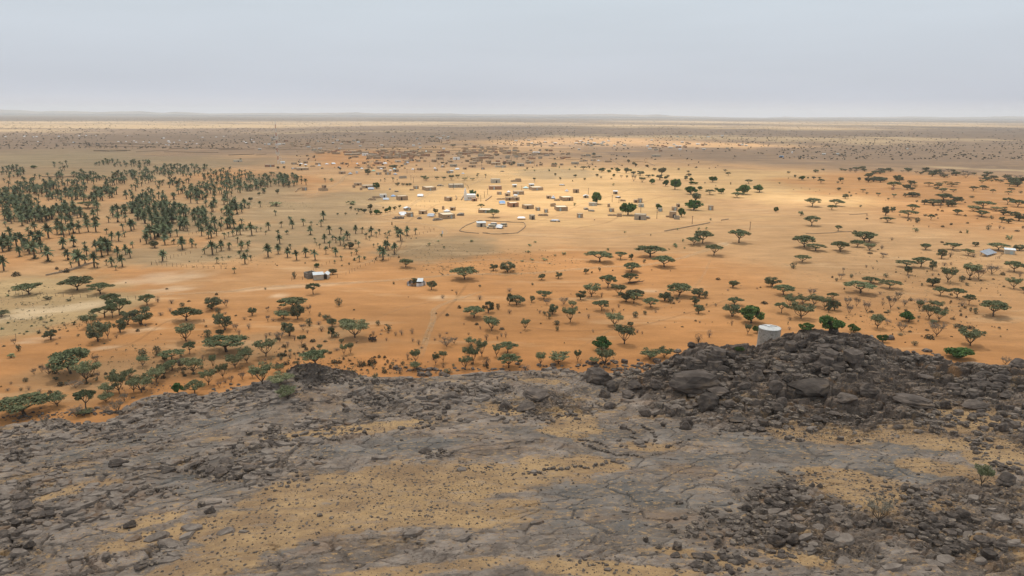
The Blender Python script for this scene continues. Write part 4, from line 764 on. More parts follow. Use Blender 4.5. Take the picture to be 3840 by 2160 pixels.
for i, (px, py, hp, typ) in enumerate(PT):
    p = at(px, py); d = depth_of(p); h = max(.8, hp * d / F * .97); h = min(h, 7.5)
    if i < 298:
        o = empty('date_palm', tuple(p), random.uniform(0, 6.28)); tm, cm = random.choice(PALM)
        sc = h / 5.3; wsc = sc * random.uniform(.92, 1.12)
        if typ == 'B' and h < 2.6:
            link('trunk', tm, o); c_ = link('crown', cm, o); o.scale = (h / 3.6,) * 3; o.location.z -= h * .42
            look = sizeword(h, 1.6, 2.1, ('tiny', 'young', 'stocky')) + ' trunkless'
        else:
            link('trunk', tm, o); link('crown', cm, o); o.scale = (wsc, wsc, sc)
            if typ == 'B':
                k_ = link('offshoots', random.choice(SUCK), o); look = 'bushy based'
            else: look = sizeword(h, 3.6, 5.0, ('short', '', 'tall'))
        reg(o, look, 'date palm', 'palm tree', 'date palms of the oasis grove', px, py)
    else:
        t_, c_ = random.choice(PLOW); sc = h / 5.3; a = random.uniform(0, 6.28); ca, sa = math.cos(a), math.sin(a)
        for mb, L1, L2, which in ((c_, sv, sf, 0), (t_, tvv, tff, 1)):
            v = np.array(mb.v) * sc; x = v[:, 0] * ca - v[:, 1] * sa + p[0]; y = v[:, 0] * sa + v[:, 1] * ca + p[1]; n0 = nsv if which == 0 else ntv
            L1.append(np.stack([x, y, v[:, 2] + p[2] - (0.8 if typ == 'B' else 0)], -1)); L2.append(np.array([f for f in mb.f if len(f) == 4]) + n0)
            if which == 0: nsv += len(v)
            else: ntv += len(v)
far_p = mesh_np('far_palms', np.vstack(sv + tvv), np.vstack([np.vstack(sf), np.vstack(tff) + nsv])); far_p.materials.append(M['palm']); far_p.materials.append(M['palmbark'])
far_p.polygons.foreach_set('material_index', np.array([0] * sum(len(f) for f in sf) + [1] * sum(len(f) for f in tff), dtype=np.int32))
tag(link('far_date_palms', far_p), 'dense mass of small date palms deeper in the grove', 'palm grove', None, 'stuff')

# ---------------------------------------------------------------- far scrub: thousands of crowns on the plain
def far_scrub():
    r = np.random.default_rng(3); Vs = []; Fs = []; n0 = 0; N = 13500
    py = 447 + (r.uniform(0, 1, N) ** 1.7) * 190; px = r.uniform(-250, 4090, N)
    for i in range(N):
        x, y = px[i], py[i]
        if x < 1100 and y > 560: continue
        if 900 < x < 2900 and y > 545 and r.uniform() < .8: continue
        if x > 2700 and y > 600: continue
        if 20 < y - 428 and vnoise(x / 160, y / 14, 61) < .36 and r.uniform() < .75: continue
        g = onz(x, y, 0.0); D = g[1]; g[2] = height(g[0], g[1]) if D < 1500 else float(plain(np.array([g[0]]), np.array([g[1]]))[0])
        w_ = r.uniform(1.2, 3.6) * (1 + max(0, D - 1500) / 6500); lw = w_ * (1 + (D > 1800) * r.uniform(0, 2.0)); h_ = r.uniform(.45, .75) * min(w_, 5)
        k = 16 if D < 2500 else 9; C = in_ball(k, r) * np.array([lw * .5, w_ * .5, h_ * .42]) + np.array([g[0], g[1], g[2] + h_ * .55])
        V, Fq = leaf_quads(C, w_ * .24, .35, r, .7); Vs.append(V); Fs.append(Fq + n0); n0 += len(V)
    me = mesh_np('scrub', np.vstack(Vs), np.vstack(Fs)); me.materials.append(M['mound'])
    tag(link('far_scrub', me), 'thin dark scrub dotted over the far plain', 'scrub', None, 'stuff')
far_scrub()
# dry tufts and weeds in loose drifts on the nearer sand
def tufts():
    r = np.random.default_rng(8); Vs = []; Fs = []; n0 = 0
    Z = [(1900,985,330,55,260),(1650,940,160,35,90),(1750,1010,250,20,140),(1060,770,160,18,90),(1200,640,200,20,90),(1700,660,300,16,150),(60,1130,260,80,260),(200,1210,200,30,90),(900,980,160,30,90),(3500,1050,350,120,240),(3400,1200,300,60,120),(1300,1380,400,50,200),(700,1330,500,80,240),(2150,640,300,12,120),(2400,1150,500,90,60),(420,1400,300,50,60),(400,600,400,24,120)]
    for cx, cy, rx, ry, n in Z:
        for _ in range(n):
            a = in_ball(1, r)[0]; p = at(cx + a[0] * rx, cy + a[1] * ry); s_ = r.uniform(.12, .42)
            C = in_ball(5, r) * np.array([s_, s_, s_ * .6]) + p + np.array([0, 0, s_ * .4]); V, Fq = leaf_quads(C, s_ * .6, .1, r, .4); Vs.append(V); Fs.append(Fq + n0); n0 += len(V)
    me = mesh_np('tufts', np.vstack(Vs), np.vstack(Fs)); me.materials.append(M['shrub'])
    tag(link('dry_grass', me), 'sparse dry tufts and weeds in drifts over the sand', 'grass', None, 'stuff')
tufts()

# ---------------------------------------------------------------- boulders
def stone_mesh(seed, sub=3):
    import bmesh
    bm = bmesh.new(); bmesh.ops.create_icosphere(bm, subdivisions=sub, radius=1.0); rg = random.Random(seed)
    planes = [(Vector((rg.gauss(0, 1), rg.gauss(0, 1), rg.gauss(0, .8))).normalized(), rg.uniform(.52, .86)) for _ in range(15)]
    for v in bm.verts:
        n = v.co.normalized(); k = 1.0
        for pn, pd in planes:
            d = n.dot(pn)
            if d > 1e-3: k = min(k, pd / d)
        q = float(fbm(np.array([n.x * 1.6 + seed * 3.1]), np.array([n.y * 1.6 + n.z * 2.3]), seed, 4)[0])
        lay_ = .05 * math.sin(n.z * 14 + 3 * q + seed); v.co = n * (k * (1 + .10 * q) + lay_ * (1 - abs(n.z)))
    me = bpy.data.meshes.new('stone'); bm.to_mesh(me); bm.free(); return me
m, n, b = base_mat('boulder', 0.85, 0.25)
oi = n.nodes.new('ShaderNodeObjectInfo')
c = mix(n, rng_(n, noise(n, 1.6, 6, 0.65, 'Object'), 0.4, 0.62), (0.072, 0.056, 0.046), (0.145, 0.115, 0.094))
c = mix(n, rng_(n, noise(n, 0.9, 5, 0.6, 'Object'), 0.55, 0.68, 0, .8), c, (0.20, 0.14, 0.09))
geo = n.nodes.new('ShaderNodeNewGeometry'); sx = n.nodes.new('ShaderNodeSeparateXYZ'); n.links.new(geo.outputs['Normal'], sx.inputs[0])
h = n.nodes.new('ShaderNodeHueSaturation'); n.links.new(rng_(n, oi.outputs['Random'], 0, 1, .72, 1.3), h.inputs['Value']); n.links.new(c, h.inputs['Color']); n.links.new(h.outputs[0], b.inputs['Base Color'])
bump(n, b, noise(n, 4.0, 8, 0.72, 'Object'), 0.9, 0.12); M['boulder'] = m
def block_mesh(seed):
    import bmesh
    rg = random.Random(seed * 9 + 2); n = rg.randint(5, 7); bm = bmesh.new(); an = sorted(2 * math.pi * (k + rg.uniform(-.3, .3)) / n for k in range(n)); rr_ = [rg.uniform(.78, 1.08) for _ in an]
    tz = [rg.uniform(.55, 1.0) for _ in an]; k = rg.uniform(.72, .92); sh = (rg.uniform(-.15, .15), rg.uniform(-.15, .15))
    lo = [bm.verts.new((math.cos(a) * r_, math.sin(a) * r_, -.9)) for a, r_ in zip(an, rr_)]; up = [bm.verts.new((math.cos(a) * r_ * k + sh[0], math.sin(a) * r_ * k + sh[1], z)) for a, r_, z in zip(an, rr_, tz)]
    bm.faces.new(up); bm.faces.new(lo[::-1])
    for i in range(n): bm.faces.new((lo[i], lo[(i + 1) % n], up[(i + 1) % n], up[i]))
    bmesh.ops.bevel(bm, geom=list(bm.edges), offset=.07, segments=1, affect='EDGES'); bmesh.ops.triangulate(bm, faces=bm.faces); bmesh.ops.subdivide_edges(bm, edges=[e for e in bm.edges if e.calc_length() > .35], cuts=1, use_grid_fill=False); bmesh.ops.triangulate(bm, faces=bm.faces)
    for v in bm.verts: q = float(fbm(np.array([v.co.x * 1.9 + seed]), np.array([v.co.y * 1.9 + v.co.z * 2]), seed, 3)[0]); v.co *= 1 + .10 * q
    me = bpy.data.meshes.new('block'); bm.to_mesh(me); bm.free(); return me
STONE = [stone_mesh(i) for i in range(9)] + [block_mesh(i) for i in range(9)]
for s_ in STONE: s_.materials.append(M['boulder'])
STS = [stone_mesh(40 + i, 2) for i in range(5)] + [block_mesh(30 + i) for i in range(6)]; ST1 = [stone_mesh(60 + i, 1) for i in range(6)]
def npm(me):
    v = np.zeros(len(me.vertices) * 3); me.vertices.foreach_get('co', v); f = np.zeros(len(me.polygons) * 3, int); me.polygons.foreach_get('vertices', f); return v.reshape(-1, 3), f.reshape(-1, 3)
STSn = [npm(x) for x in STS]; ST1n = [npm(x) for x in ST1]
BIG = {'R3': "175 1215 260 110;640 1130 230 150;760 1175 130 120;700 1225 110 100;880 1210 130 80;930 1145 140 70;1090 1170 130 100;1370 1185 430 200;1560 1195 180 80;1760 1160 100 95;1480 1330 200 160;1005 1370 110 110;1190 1365 110 110;1270 1350 80 110;745 1280 110 60;1310 1440 100 90;1650 1290 110 80;100 1305 180 80;360 1265 60 50;1850 1110 130 130;840 1440 60 40;440 1330 45 40",
 'R4': "310 1235 370 190;590 1260 180 110;50 1215 130 180;760 1200 190 130;1090 1280 330 100;1260 1170 100 60;1180 1080 120 45;90 1320 110 80;250 1340 80 60;370 1390 130 60;500 1360 120 40;1480 1180 170 60;1560 1300 200 80;1750 1110 170 80;1640 1060 180 70;1880 990 160 90;1280 1290 80 70;1340 1300 90 80",
 'B4': "50 1240 130 100;1790 790 210 110;330 800 60 50;390 800 60 50;430 1000 100 80;700 1100 90 60;1030 820 70 60;980 350 90 40;550 440 50 40;1770 390 90 80;1490 340 70 50;1130 330 60 35;230 450 45 35;680 450 40 30;1740 500 70 40;1670 450 70 50;80 240 110 90;120 320 90 60;250 250 80 60;180 1240 120 90",
 'B1': "890 630 170 60;1270 680 130 55;685 710 70 42;500 1095 90 45;540 1010 140 60;980 1110 110 75;1055 1410 110 55;470 505 90 40;1520 945 70 55;1590 990 90 55;650 925 80 45;340 1030 170 40;180 960 200 50;80 590 100 45;210 480 60 35;1650 690 180 40;1880 660 110 55;990 410 60 35;800 1350 80 50;150 1140 160 60;1700 600 140 30;1780 720 130 35;230 1250 90 60",
 'B2': "1330 130 110 55;1460 140 120 60;1870 220 90 90;330 200 60 30;680 220 55 35;110 360 50 40;420 140 40 30;160 600 40 55;1100 355 80 25;1210 345 45 25;1250 305 40 25;480 1005 50 25;570 1025 50 20;1450 210 60 50;1100 435 30 20;1280 520 120 30;110 470 120 40;40 490 100 40;1340 1395 2 2;900 255 90 22;580 425 60 18",
 'B3': "1005 1195 45 40;1105 1260 65 55;1245 1270 80 75;1330 1170 45 40;1385 1170 55 45;1230 1320 95 50;1420 1320 160 50;1480 980 60 60;1010 1080 40 30;1550 1240 80 70;1140 335 60 50;1170 495 40 35;1640 370 120 60;1310 370 100 80;1700 300 180 60;1350 1110 80 40;720 1415 75 25;350 1315 30 25;1740 1370 110 60;1780 980 90 70"}
CLUS = {'B1': "1250 160 200 45 45 20 60;1750 80 180 40 40 15 50;650 340 300 35 40 15 45;150 450 160 35 30 20 60;150 560 130 35 25 30 80;400 640 120 50 35 20 60;1000 430 300 50 30 15 45;1500 600 90 90 35 20 60;1650 690 250 60 60 25 90;1850 500 120 60 35 20 60;120 920 150 50 20 40 110;300 1010 180 60 18 40 110;100 1150 150 60 14 40 110;150 1260 130 40 16 30 60;900 950 120 60 14 30 60;1200 820 300 60 22 30 70;1100 1350 150 60 8 30 70;900 700 250 60 14 20 50;600 1150 500 180 60 6 18;1000 1280 600 120 80 5 14;350 250 300 25 40 12 36;100 380 160 40 30 15 45",
 'B2': "150 400 150 100 80 20 60;100 50 400 40 70 15 45;900 130 300 80 90 20 50;600 360 250 60 55 15 50;1300 260 200 90 50 25 70;1380 540 160 30 40 20 50;460 570 120 20 14 20 45;1600 60 300 60 50 20 70;1880 200 80 80 25 30 70;1200 900 700 300 800 4 13;1750 640 150 40 20 12 28;200 750 250 120 40 20 46;1000 680 300 80 90 5 16;1300 1350 500 80 130 4 13;700 1150 400 100 120 4 12;1600 800 250 120 200 4 13;300 1300 300 80 60 4 12",
 'B3': "250 250 200 80 50 20 55;1500 150 400 110 120 25 90;1650 360 150 50 16 30 80;1850 330 80 50 12 50 100;1480 1000 150 120 36 20 55;1400 1150 200 150 36 25 70;1750 1100 200 250 110 25 85;1600 1380 350 90 60 25 100;1850 850 80 80 20 40 80;700 1350 300 60 24 12 45;300 850 400 60 160 4 12;900 1000 700 300 240 4 12;400 500 400 120 150 4 14;1500 750 350 90 120 5 20;700 150 150 60 30 8 26;350 1380 500 60 130 5 16;900 400 400 60 60 5 16",
 'B4': "150 280 200 150 90 20 75;500 280 300 100 120 15 45;1100 250 150 80 50 20 60;1350 300 200 80 50 25 80;1750 300 200 110 60 25 100;1600 480 100 80 40 20 60;1780 640 150 50 25 30 65;250 720 250 60 50 15 40;150 850 200 150 90 22 100;900 850 250 150 130 10 38;450 950 200 120 50 18 80;1150 900 150 120 70 25 90;1300 1100 300 120 110 35 115;1500 1250 300 100 70 35 120;100 1150 150 150 40 40 110;700 1080 150 40 14 35 90;1500 880 300 60 30 18 60;1800 1000 150 150 30 18 70;1650 60 250 80 60 25 100;600 700 600 60 120 5 16;600 380 400 60 120 5 18;1500 60 300 90 30 45 130;1300 560 400 30 60 4 12",
 'R4': "400 930 400 120 44 60 160;450 850 420 110 110 30 90;250 1000 300 100 60 35 110;1100 930 250 50 60 25 80;1700 1060 150 50 30 35 100;1650 985 200 20 20 20 60",
 'R3': "1500 1010 300 110 36 60 150;1500 950 300 100 100 30 100;900 990 300 50 60 25 70;600 960 250 30 40 20 55;250 980 250 40 30 20 55;300 1030 250 20 14 12 34;1150 1010 120 90 40 20 60;700 905 200 16 14 6 16",
 'R1': "800 1310 260 22 50 18 50;350 1320 300 40 60 8 32;1150 1130 300 70 60 8 24;650 1420 450 18 45 20 60;1350 1210 300 30 60 20 55;200 1355 200 30 40 8 30",
 'R2': "500 1040 190 40 56 25 85;850 1080 350 28 60 20 55;1300 990 300 18 26 18 55;500 1080 200 16 26 20 50;150 1130 200 30 40 20 50;1750 985 200 20 20 15 45;600 960 500 60 50 4 12;1350 1030 150 14 10 30 80"}
ROCKS = []
for tile, txt in BIG.items():
    ox, oy, s_ = TILES[tile]
    for x, y, w_, h_ in rows(txt):
        if float(w_) > 5: ROCKS.append((ox + float(x) / s_, oy + float(y) / s_, float(w_) / s_, float(h_) / s_, 1))
for tile, txt in CLUS.items():
    ox, oy, s_ = TILES[tile]
    for r_ in rows(txt):
        cx, cy, rx, ry, n_, a0, a1 = map(float, r_)
        for _ in range(int(n_)):
            a = random.gauss(0, .5); b_ = random.gauss(0, .5); w_ = a0 + (a1 - a0) * random.random() ** 1.8
            ROCKS.append((ox + (cx + a * rx) / s_, oy + (cy + b_ * ry) / s_, w_ / s_, w_ * random.uniform(.35, .7) / s_, 0))
# stones laid out as a low ring wall and a dotted line on the bare rock
def stone_line(tile, pts_, gap, a0, a1):
    ox, oy, s_ = TILES[tile]
    for (xa, ya), (xb, yb) in zip(pts_[:-1], pts_[1:]):
        L = math.hypot(xb - xa, yb - ya); k = max(1, int(L / gap))
        for i in range(k):
            t = (i + random.uniform(-.3, .3)) / k; w_ = random.uniform(a0, a1); ROCKS.append((ox + (xa + (xb - xa) * t + random.uniform(-6, 6)) / s_, oy + (ya + (yb - ya) * t + random.uniform(-5, 5)) / s_, w_ / s_, w_ * .62 / s_, 2))
stone_line('B3', [(515, 440), (560, 480), (620, 500), (700, 520), (790, 545), (880, 548), (990, 560)], 22, 26, 46)
stone_line('B3', [(530, 430), (640, 450), (740, 490)], 22, 24, 44)
stone_line('B3', [(860, 350), (930, 370), (900, 410), (960, 430), (1030, 460)], 24, 24, 44); stone_line('B3', [(985, 330), (1040, 360), (1075, 410), (1080, 450), (1050, 480)], 20, 22, 40)
stone_line('B3', [(800, 440), (830, 480), (900, 480)], 26, 24, 40); stone_line('B3', [(1060, 540), (1160, 530)], 28, 24, 40); stone_line('B3', [(1165, 490), (1240, 460), (1330, 430), (1400, 400)], 34, 26, 40)
stone_line('B3', [(100, 685), (180, 690), (250, 660), (380, 655), (470, 640), (580, 640), (680, 620), (760, 600), (850, 590)], 30, 24, 46)
stone_line('B4', [(1700, 600), (1760, 640), (1850, 670), (1930, 710)], 24, 40, 70); stone_line('B4', [(1560, 380), (1600, 430), (1560, 500), (1590, 550)], 24, 36, 64)
ROCKS.sort(key=lambda t: -t[2] * (1 if t[4] != 1 else 1.0))
ROCKS = [r_ for r_ in ROCKS if -60 < r_[0] < 3900 and r_[1] < 2230]
sv, sf = [], []; n0 = 0; ind = 0
for (px, py, wp, hp, big) in ROCKS:
    p = at(px, py - hp * .35); d = depth_of(p); w_ = wp * d / F; hgt = hp * d / F
    dep = math.atan2(CAM_Z - p[2], math.hypot(p[0], p[1])); dpt = w_ * random.uniform(.55, .85); hz_ = max(.22 * w_, (hgt - .55 * dpt * math.sin(dep)) / math.cos(dep)); hz_ = min(hz_, .8 * w_)
    rz = random.uniform(-.5, .5) + (3.14159 if random.random() < .5 else 0)
    sx_, sy_, sz_ = w_ * .56, dpt * .58, hz_ * .62; loc = (p[0], p[1], p[2] + sz_ * .42)
    if ind < 296:
        ind += 1; o = link('boulder', random.choice(STONE[:9] if (big == 1 or random.random() < .45) else STONE[9:])); o.location = loc; o.scale = (sx_, sy_, sz_); o.rotation_euler = (random.uniform(-.15, .15), random.uniform(-.15, .15), rz)
        fl = hz_ / w_; look = sizeword(w_, 1.6, 3.0, ('small', 'middling', 'large')) + (' flat' if fl < .36 else (' blocky' if fl > .52 else ''))
        reg(o, look + ' brown', 'boulder', 'rock', 'boulders strewn over the rocky hill', px, py)
    else:
        v, f = random.choice(STSn if wp > 11 else ST1n); ca, sa = math.cos(rz), math.sin(rz); x = v[:, 0] * sx_; y = v[:, 1] * sy_
        sv.append(np.stack([x * ca - y * sa + loc[0], x * sa + y * ca + loc[1], v[:, 2] * sz_ + loc[2]], -1)); sf.append(f + n0); n0 += len(v)
# a sheet of random small chips wherever gravel lies on the hill
rr = np.random.default_rng(5); gi = np.argwhere(GK & (GH > GP + .2)); pr = (.25 + 1.6 * GMS + .7 * GMP + .5 * GMO + .3 * GML)[gi[:, 0], gi[:, 1]]; pr = pr / pr.sum()
for i, j in gi[rr.choice(len(gi), 20000, p=pr)]:
    s0 = .07 + .22 * rr.random() ** 3; v, f = ST1n[int(rr.integers(6))]; a = rr.uniform(0, 6.28); ca, sa = math.cos(a), math.sin(a); x = v[:, 0] * s0; y = v[:, 1] * s0 * .7
    sv.append(np.stack([x * ca - y * sa + GX[i, j] + rr.uniform(-.08, .08), x * sa + y * ca + GY[i, j], v[:, 2] * s0 * .45 + GH[i, j] + s0 * .15], -1)); sf.append(f + n0); n0 += len(v)
m, n, b = base_mat('rubble_stone', 0.88, 0.2); c = mix(n, rng_(n, noise(n, .9, 3, .7), .4, .6), (0.078, 0.061, 0.050), (0.165, 0.134, 0.110)); c = mix(n, rng_(n, noise(n, 2.3, 3, .7), .56, .64), c, (0.30, 0.235, 0.17)); n.links.new(c, b.inputs['Base Color']); M['rubble'] = m
me = mesh_np('rubble', np.vstack(sv), np.vstack(sf))
sl = [npm(block_mesh(60 + i)) for i in range(8)]; gi = np.argwhere(GK & (GH > GP + .1)); pr = ((.10 + 1.3 * GML + .25 * GMP) * (1 - .9 * GMM) * (1 - .85 * GMS) * (1 - GMO) * sstep(.42, .68, vnoise(GX / 6.0, GY / 3.6, 301)))[gi[:, 0], gi[:, 1]]; pr = pr / pr.sum(); S1 = []; S2 = []; n0 = 0
for i, j in gi[rr.choice(len(gi), 3000, p=pr)]:
    s0 = .18 + 1.25 * rr.random() ** 2.6; v, f = sl[int(rr.integers(8))]; a = .2 + rr.normal() * .35 + (3.14 if rr.random() < .5 else 0); ca, sa = math.cos(a), math.sin(a); x = v[:, 0] * s0; y = v[:, 1] * s0 * rr.uniform(.35, .75); tl = rr.normal() * .16; zz = v[:, 2] * (.07 + .13 * s0) + x * tl - y * .12
    S1.append(np.stack([x * ca - y * sa + GX[i, j], x * sa + y * ca + GY[i, j], zz + GH[i, j] + .04 + .08 * s0], -1)); S2.append(f + n0); n0 += len(v)
ms_ = mesh_np('slabs', np.vstack(S1), np.vstack(S2)); m, n, b = base_mat('slab_stone', 0.95, 0.08); c = mix(n, rng_(n, noise(n, .8, 4, .7), .38, .62), (0.142, 0.115, 0.096), (0.262, 0.218, 0.182)); c = mix(n, rng_(n, noise(n, .3, 4, .7), .56, .66), c, (0.17, 0.115, 0.078)); n.links.new(c, b.inputs['Base Color']); bump(n, b, noise(n, 5, 5, .7), .5, .05); ms_.materials.append(m)
tag(link('broken_slabs', ms_), 'thin broken rock slabs lying loose on the ledges', 'rock slabs', None, 'stuff'); me.materials.append(M['rubble'])
tag(link('loose_rubble', me), 'loose brown stones and chips strewn over the rocky hill', 'rubble', None, 'stuff')

# ================================================================ buildings
def wallmat(name, c1, c2): return mottled(name, c1, c2, 0.9, 0.95, 0.12, bmp=0.03)
M['mud'] = wallmat('mud_plaster', (0.33, 0.235, 0.15), (0.42, 0.305, 0.20))
M['red'] = wallmat('red_mud', (0.31, 0.175, 0.105), (0.38, 0.22, 0.135))
M['grey'] = wallmat('grey_block', (0.31, 0.27, 0.21), (0.38, 0.335, 0.265))
M['pale'] = wallmat('pale_plaster', (0.42, 0.385, 0.31), (0.52, 0.47, 0.38))
M['white'] = wallmat('whitewash', (0.68, 0.68, 0.67), (0.78, 0.78, 0.76))
M['roof'] = mottled('roof_screed', (0.56, 0.46, 0.33), (0.68, 0.57, 0.42), 0.7, vary=.1)
M['sheet'] = mottled('metal_sheet', (0.52, 0.56, 0.58), (0.64, 0.67, 0.69), 1.2, 0.45, .1)
M['blue'] = mottled('blue_tarpaulin', (0.22, 0.36, 0.58), (0.32, 0.46, 0.66), 1.5, 0.6, .05)
M['cyan'] = mottled('cyan_canvas', (0.38, 0.60, 0.62), (0.60, 0.72, 0.72), 1.5, 0.6, .05)
M['greent'] = mottled('green_canvas', (0.22, 0.42, 0.32), (0.36, 0.52, 0.42), 1.5, 0.6, .05)
M['canvas'] = mottled('white_canvas', (0.62, 0.64, 0.68), (0.80, 0.80, 0.80), 0.8, 0.8, .08)
M['greyc'] = mottled('grey_canvas', (0.36, 0.40, 0.46), (0.50, 0.53, 0.58), 0.8, 0.8, .08)
M['dark'] = mottled('dark_opening', (0.035, 0.028, 0.022), (0.06, 0.045, 0.035), 1.0, .8, 0)
M['door'] = mottled('painted_door', (0.30, 0.40, 0.42), (0.42, 0.50, 0.50), 2.0, .6, .2)
M['frame'] = mottled('window_frame', (0.42, 0.36, 0.29), (0.50, 0.43, 0.35), 2.0, .8, .05)
M['wood'] = mottled('weathered_wood', (0.10, 0.078, 0.06), (0.17, 0.135, 0.10), 3.0)
M['junk'] = mottled('mixed_scrap', (0.14, 0.115, 0.09), (0.36, 0.32, 0.27), 2.5, .8, .2)
M['black'] = mottled('tyre_rubber', (0.02, 0.02, 0.02), (0.035, 0.035, 0.035), 3, .8, 0)
M['glass'] = mottled('vehicle_glass', (0.03, 0.04, 0.05), (0.05, 0.06, 0.07), 1, .15, 0)
M['cream'] = mottled('cream_paint', (0.58, 0.50, 0.34), (0.66, 0.58, 0.42), 1, .4, 0)
M['concrete'] = mottled('tank_concrete', (0.27, 0.275, 0.26), (0.38, 0.38, 0.36), 0.55, .9, 0, bmp=.03, c3=(0.20, 0.195, 0.175))
M['lid'] = mottled('tank_lid', (0.46, 0.46, 0.45), (0.60, 0.60, 0.58), 1.2, .9, 0)
COLW = {'m': ('mud', 'tan mud'), 'r': ('red', 'reddish mud'), 'g': ('grey', 'grey block'), 'p': ('pale', 'pale plastered'), 'w': ('white', 'whitewashed')}
def ringwall(mb, X, Y, H, t, zin, z0=-.6, rag=0.0, rg=random):
    """hollow rectangular wall, front on y=0"""
    o = [(-X, 0), (X, 0), (X, Y), (-X, Y)]; i_ = [(-X + t, t), (X - t, t), (X - t, Y - t), (-X + t, Y - t)]
    hs = [H * (1 - rg.uniform(0, rag)) for _ in range(4)]
    v = [(x, y, z0) for x, y in o] + [(x, y, h) for (x, y), h in zip(o, hs)] + [(x, y, h) for (x, y), h in zip(i_, hs)] + [(x, y, zin) for x, y in i_]
    f = []
    for k in range(4):
        j = (k + 1) % 4; f += [(k, j, j + 4, k + 4), (k + 4, j + 4, j + 8, k + 8), (k + 8, j + 8, j + 12, k + 12)]
    mb.add(v, f)
def base_frame(px, py, wpx, hpx, depth_ratio):
    p = at(px, py); d = depth_of(p); w = wpx * d / F; hm = hpx * d / F; dep = math.atan2(CAM_Z - p[2], math.hypot(p[0], p[1])); return p, d, w, hm, dep
def house(px, py, wpx, hpx, style='F', colr='m', yaw=None, detail=True, name='mud_house'):
    p, d, w, hm, dep = base_frame(px, py, wpx, hpx, .7)
    yaw = random.uniform(-.5, .5) if yaw is None else yaw
    face = -math.atan2(p[0], p[1])
    X = w * .5 * (0.86 if abs(yaw) > .12 else 1.0); Y = min(max(3.0, w * random.uniform(.6, .9)), 10.0)
    if style == 'H': Y = w * .9
    X = X / (abs(math.cos(yaw)) + abs(math.sin(yaw)) * Y / max(2 * X, .1)) * 1.05
    H = (hm - .8 * Y * math.sin(dep)) / math.cos(dep); H = min(max(H, 1.9 if style != 'L' else .8), 4.2)
    name = {'F': name, 'H': 'tall_hut', 'U': 'roofless_house', 'L': 'ruined_enclosure', 'M': 'metal_roofed_hut', 'G': 'gabled_house'}[style] if name == 'mud_house' else name
    o = empty(name, (p[0], p[1], p[2]), face + yaw); wm, wn = COLW[colr]; sz = sizeword(w, 5.5, 11.0)
    mb = MB()
    if style in 'FH':
        par = .15; ringwall(mb, X, Y, H, .28, H - par); mb.build('wall', M[wm], o)
        rf = MB(); rf.box(-X + .28, X - .28, .28, Y - .28, H - par - .2, H - par + .004); rf.build('roof', M['roof'], o)
        look = sz + ' flat roofed ' + wn; noun = 'house'
        if style == 'H': look = 'tall boxy ' + wn; noun = 'hut'
    elif style == 'U':       # roofless shell
        ringwall(mb, X, Y, H, .3, 0, rag=.25); mb.build('wall', M[wm], o); look = 'roofless ' + wn; noun = 'house'
    elif style == 'L':       # low ruined walls
        ringwall(mb, X, Y, H, .35, 0, rag=.55); mb.box(-X * .1, X * .12, Y * .3, Y * .7, -.3, H * .8); mb.build('wall', M[wm], o); look = 'low ruined ' + wn; noun = 'enclosure'
    elif style == 'G':       # gabled sheet roof
        v = [(-X, 0, -.5), (X, 0, -.5), (X, Y, -.5), (-X, Y, -.5), (-X, 0, H * .72), (X, 0, H * .72), (X, Y, H * .72), (-X, Y, H * .72), (0, 0, H), (0, Y, H)]
        mb.add(v, [(0, 1, 5, 8, 4), (1, 2, 6, 5), (2, 3, 7, 9, 6), (3, 0, 4, 7)]); mb.build('wall', M[wm], o)
        rf = MB(); e = .25
        for s_ in (-1, 1):
            a = (s_ * (X + e), H * .72 - .06); rf.add([(a[0], -e, a[1]), (0, -e, H + .06), (0, Y + e, H + .06), (a[0], Y + e, a[1]), (a[0], -e, a[1] + .08), (0, -e, H + .14), (0, Y + e, H + .14), (a[0], Y + e, a[1] + .08)], [(0, 1, 2, 3), (4, 5, 6, 7), (0, 1, 5, 4), (2, 3, 7, 6), (0, 3, 7, 4)])
        rf.build('roof', M['sheet'], o); look = wn + ' sheet roofed'; noun = 'house'
    elif style == 'M':       # hut with flat metal roof
        mb.box(-X, X, 0, Y, -.5, H - .1); mb.build('wall', M[wm], o); rf = MB(); rf.add([(-X - .2, -.3, H - .08), (X + .2, -.3, H - .08), (X + .2, Y + .2, H + .18), (-X - .2, Y + .2, H + .18), (-X - .2, -.3, H), (X + .2, -.3, H), (X + .2, Y + .2, H + .26), (-X - .2, Y + .2, H + .26)], [(0, 1, 2, 3), (4, 5, 6, 7), (0, 1, 5, 4), (1, 2, 6, 5), (2, 3, 7, 6), (3, 0, 4, 7)]); rf.build('roof', M['sheet'], o); look = sz + ' metal roofed ' + wn; noun = 'hut'
    if detail and style in 'FGMH':
        dx = random.uniform(-.4, .4) * X; dh = min(2.0, H * .75)
        MB().box(dx - .5, dx + .5, -.05, -.003, -.1, dh).build('door', M['dark'] if random.random() < .6 else M['door'], o)
        n = max(0, int(2 * X / 3.2) - 1)
        for k in range(n):
            wx = -X + 2 * X * (k + .7) / (n + .6)
            if abs(wx - dx) < 1.1: continue
            fr = MB(); fr.box(wx - .42, wx + .42, -.04, -.004, H * .35, H * .35 + .85); fo = fr.build('window', M['frame'], o)
            MB().box(wx - .32, wx + .32, -.055, -.041, H * .35 + .1, H * .35 + .75).build('pane', M['dark'], fo)
    reg(o, look.strip(), noun, 'building', None, px, py); return o, X, Y, H
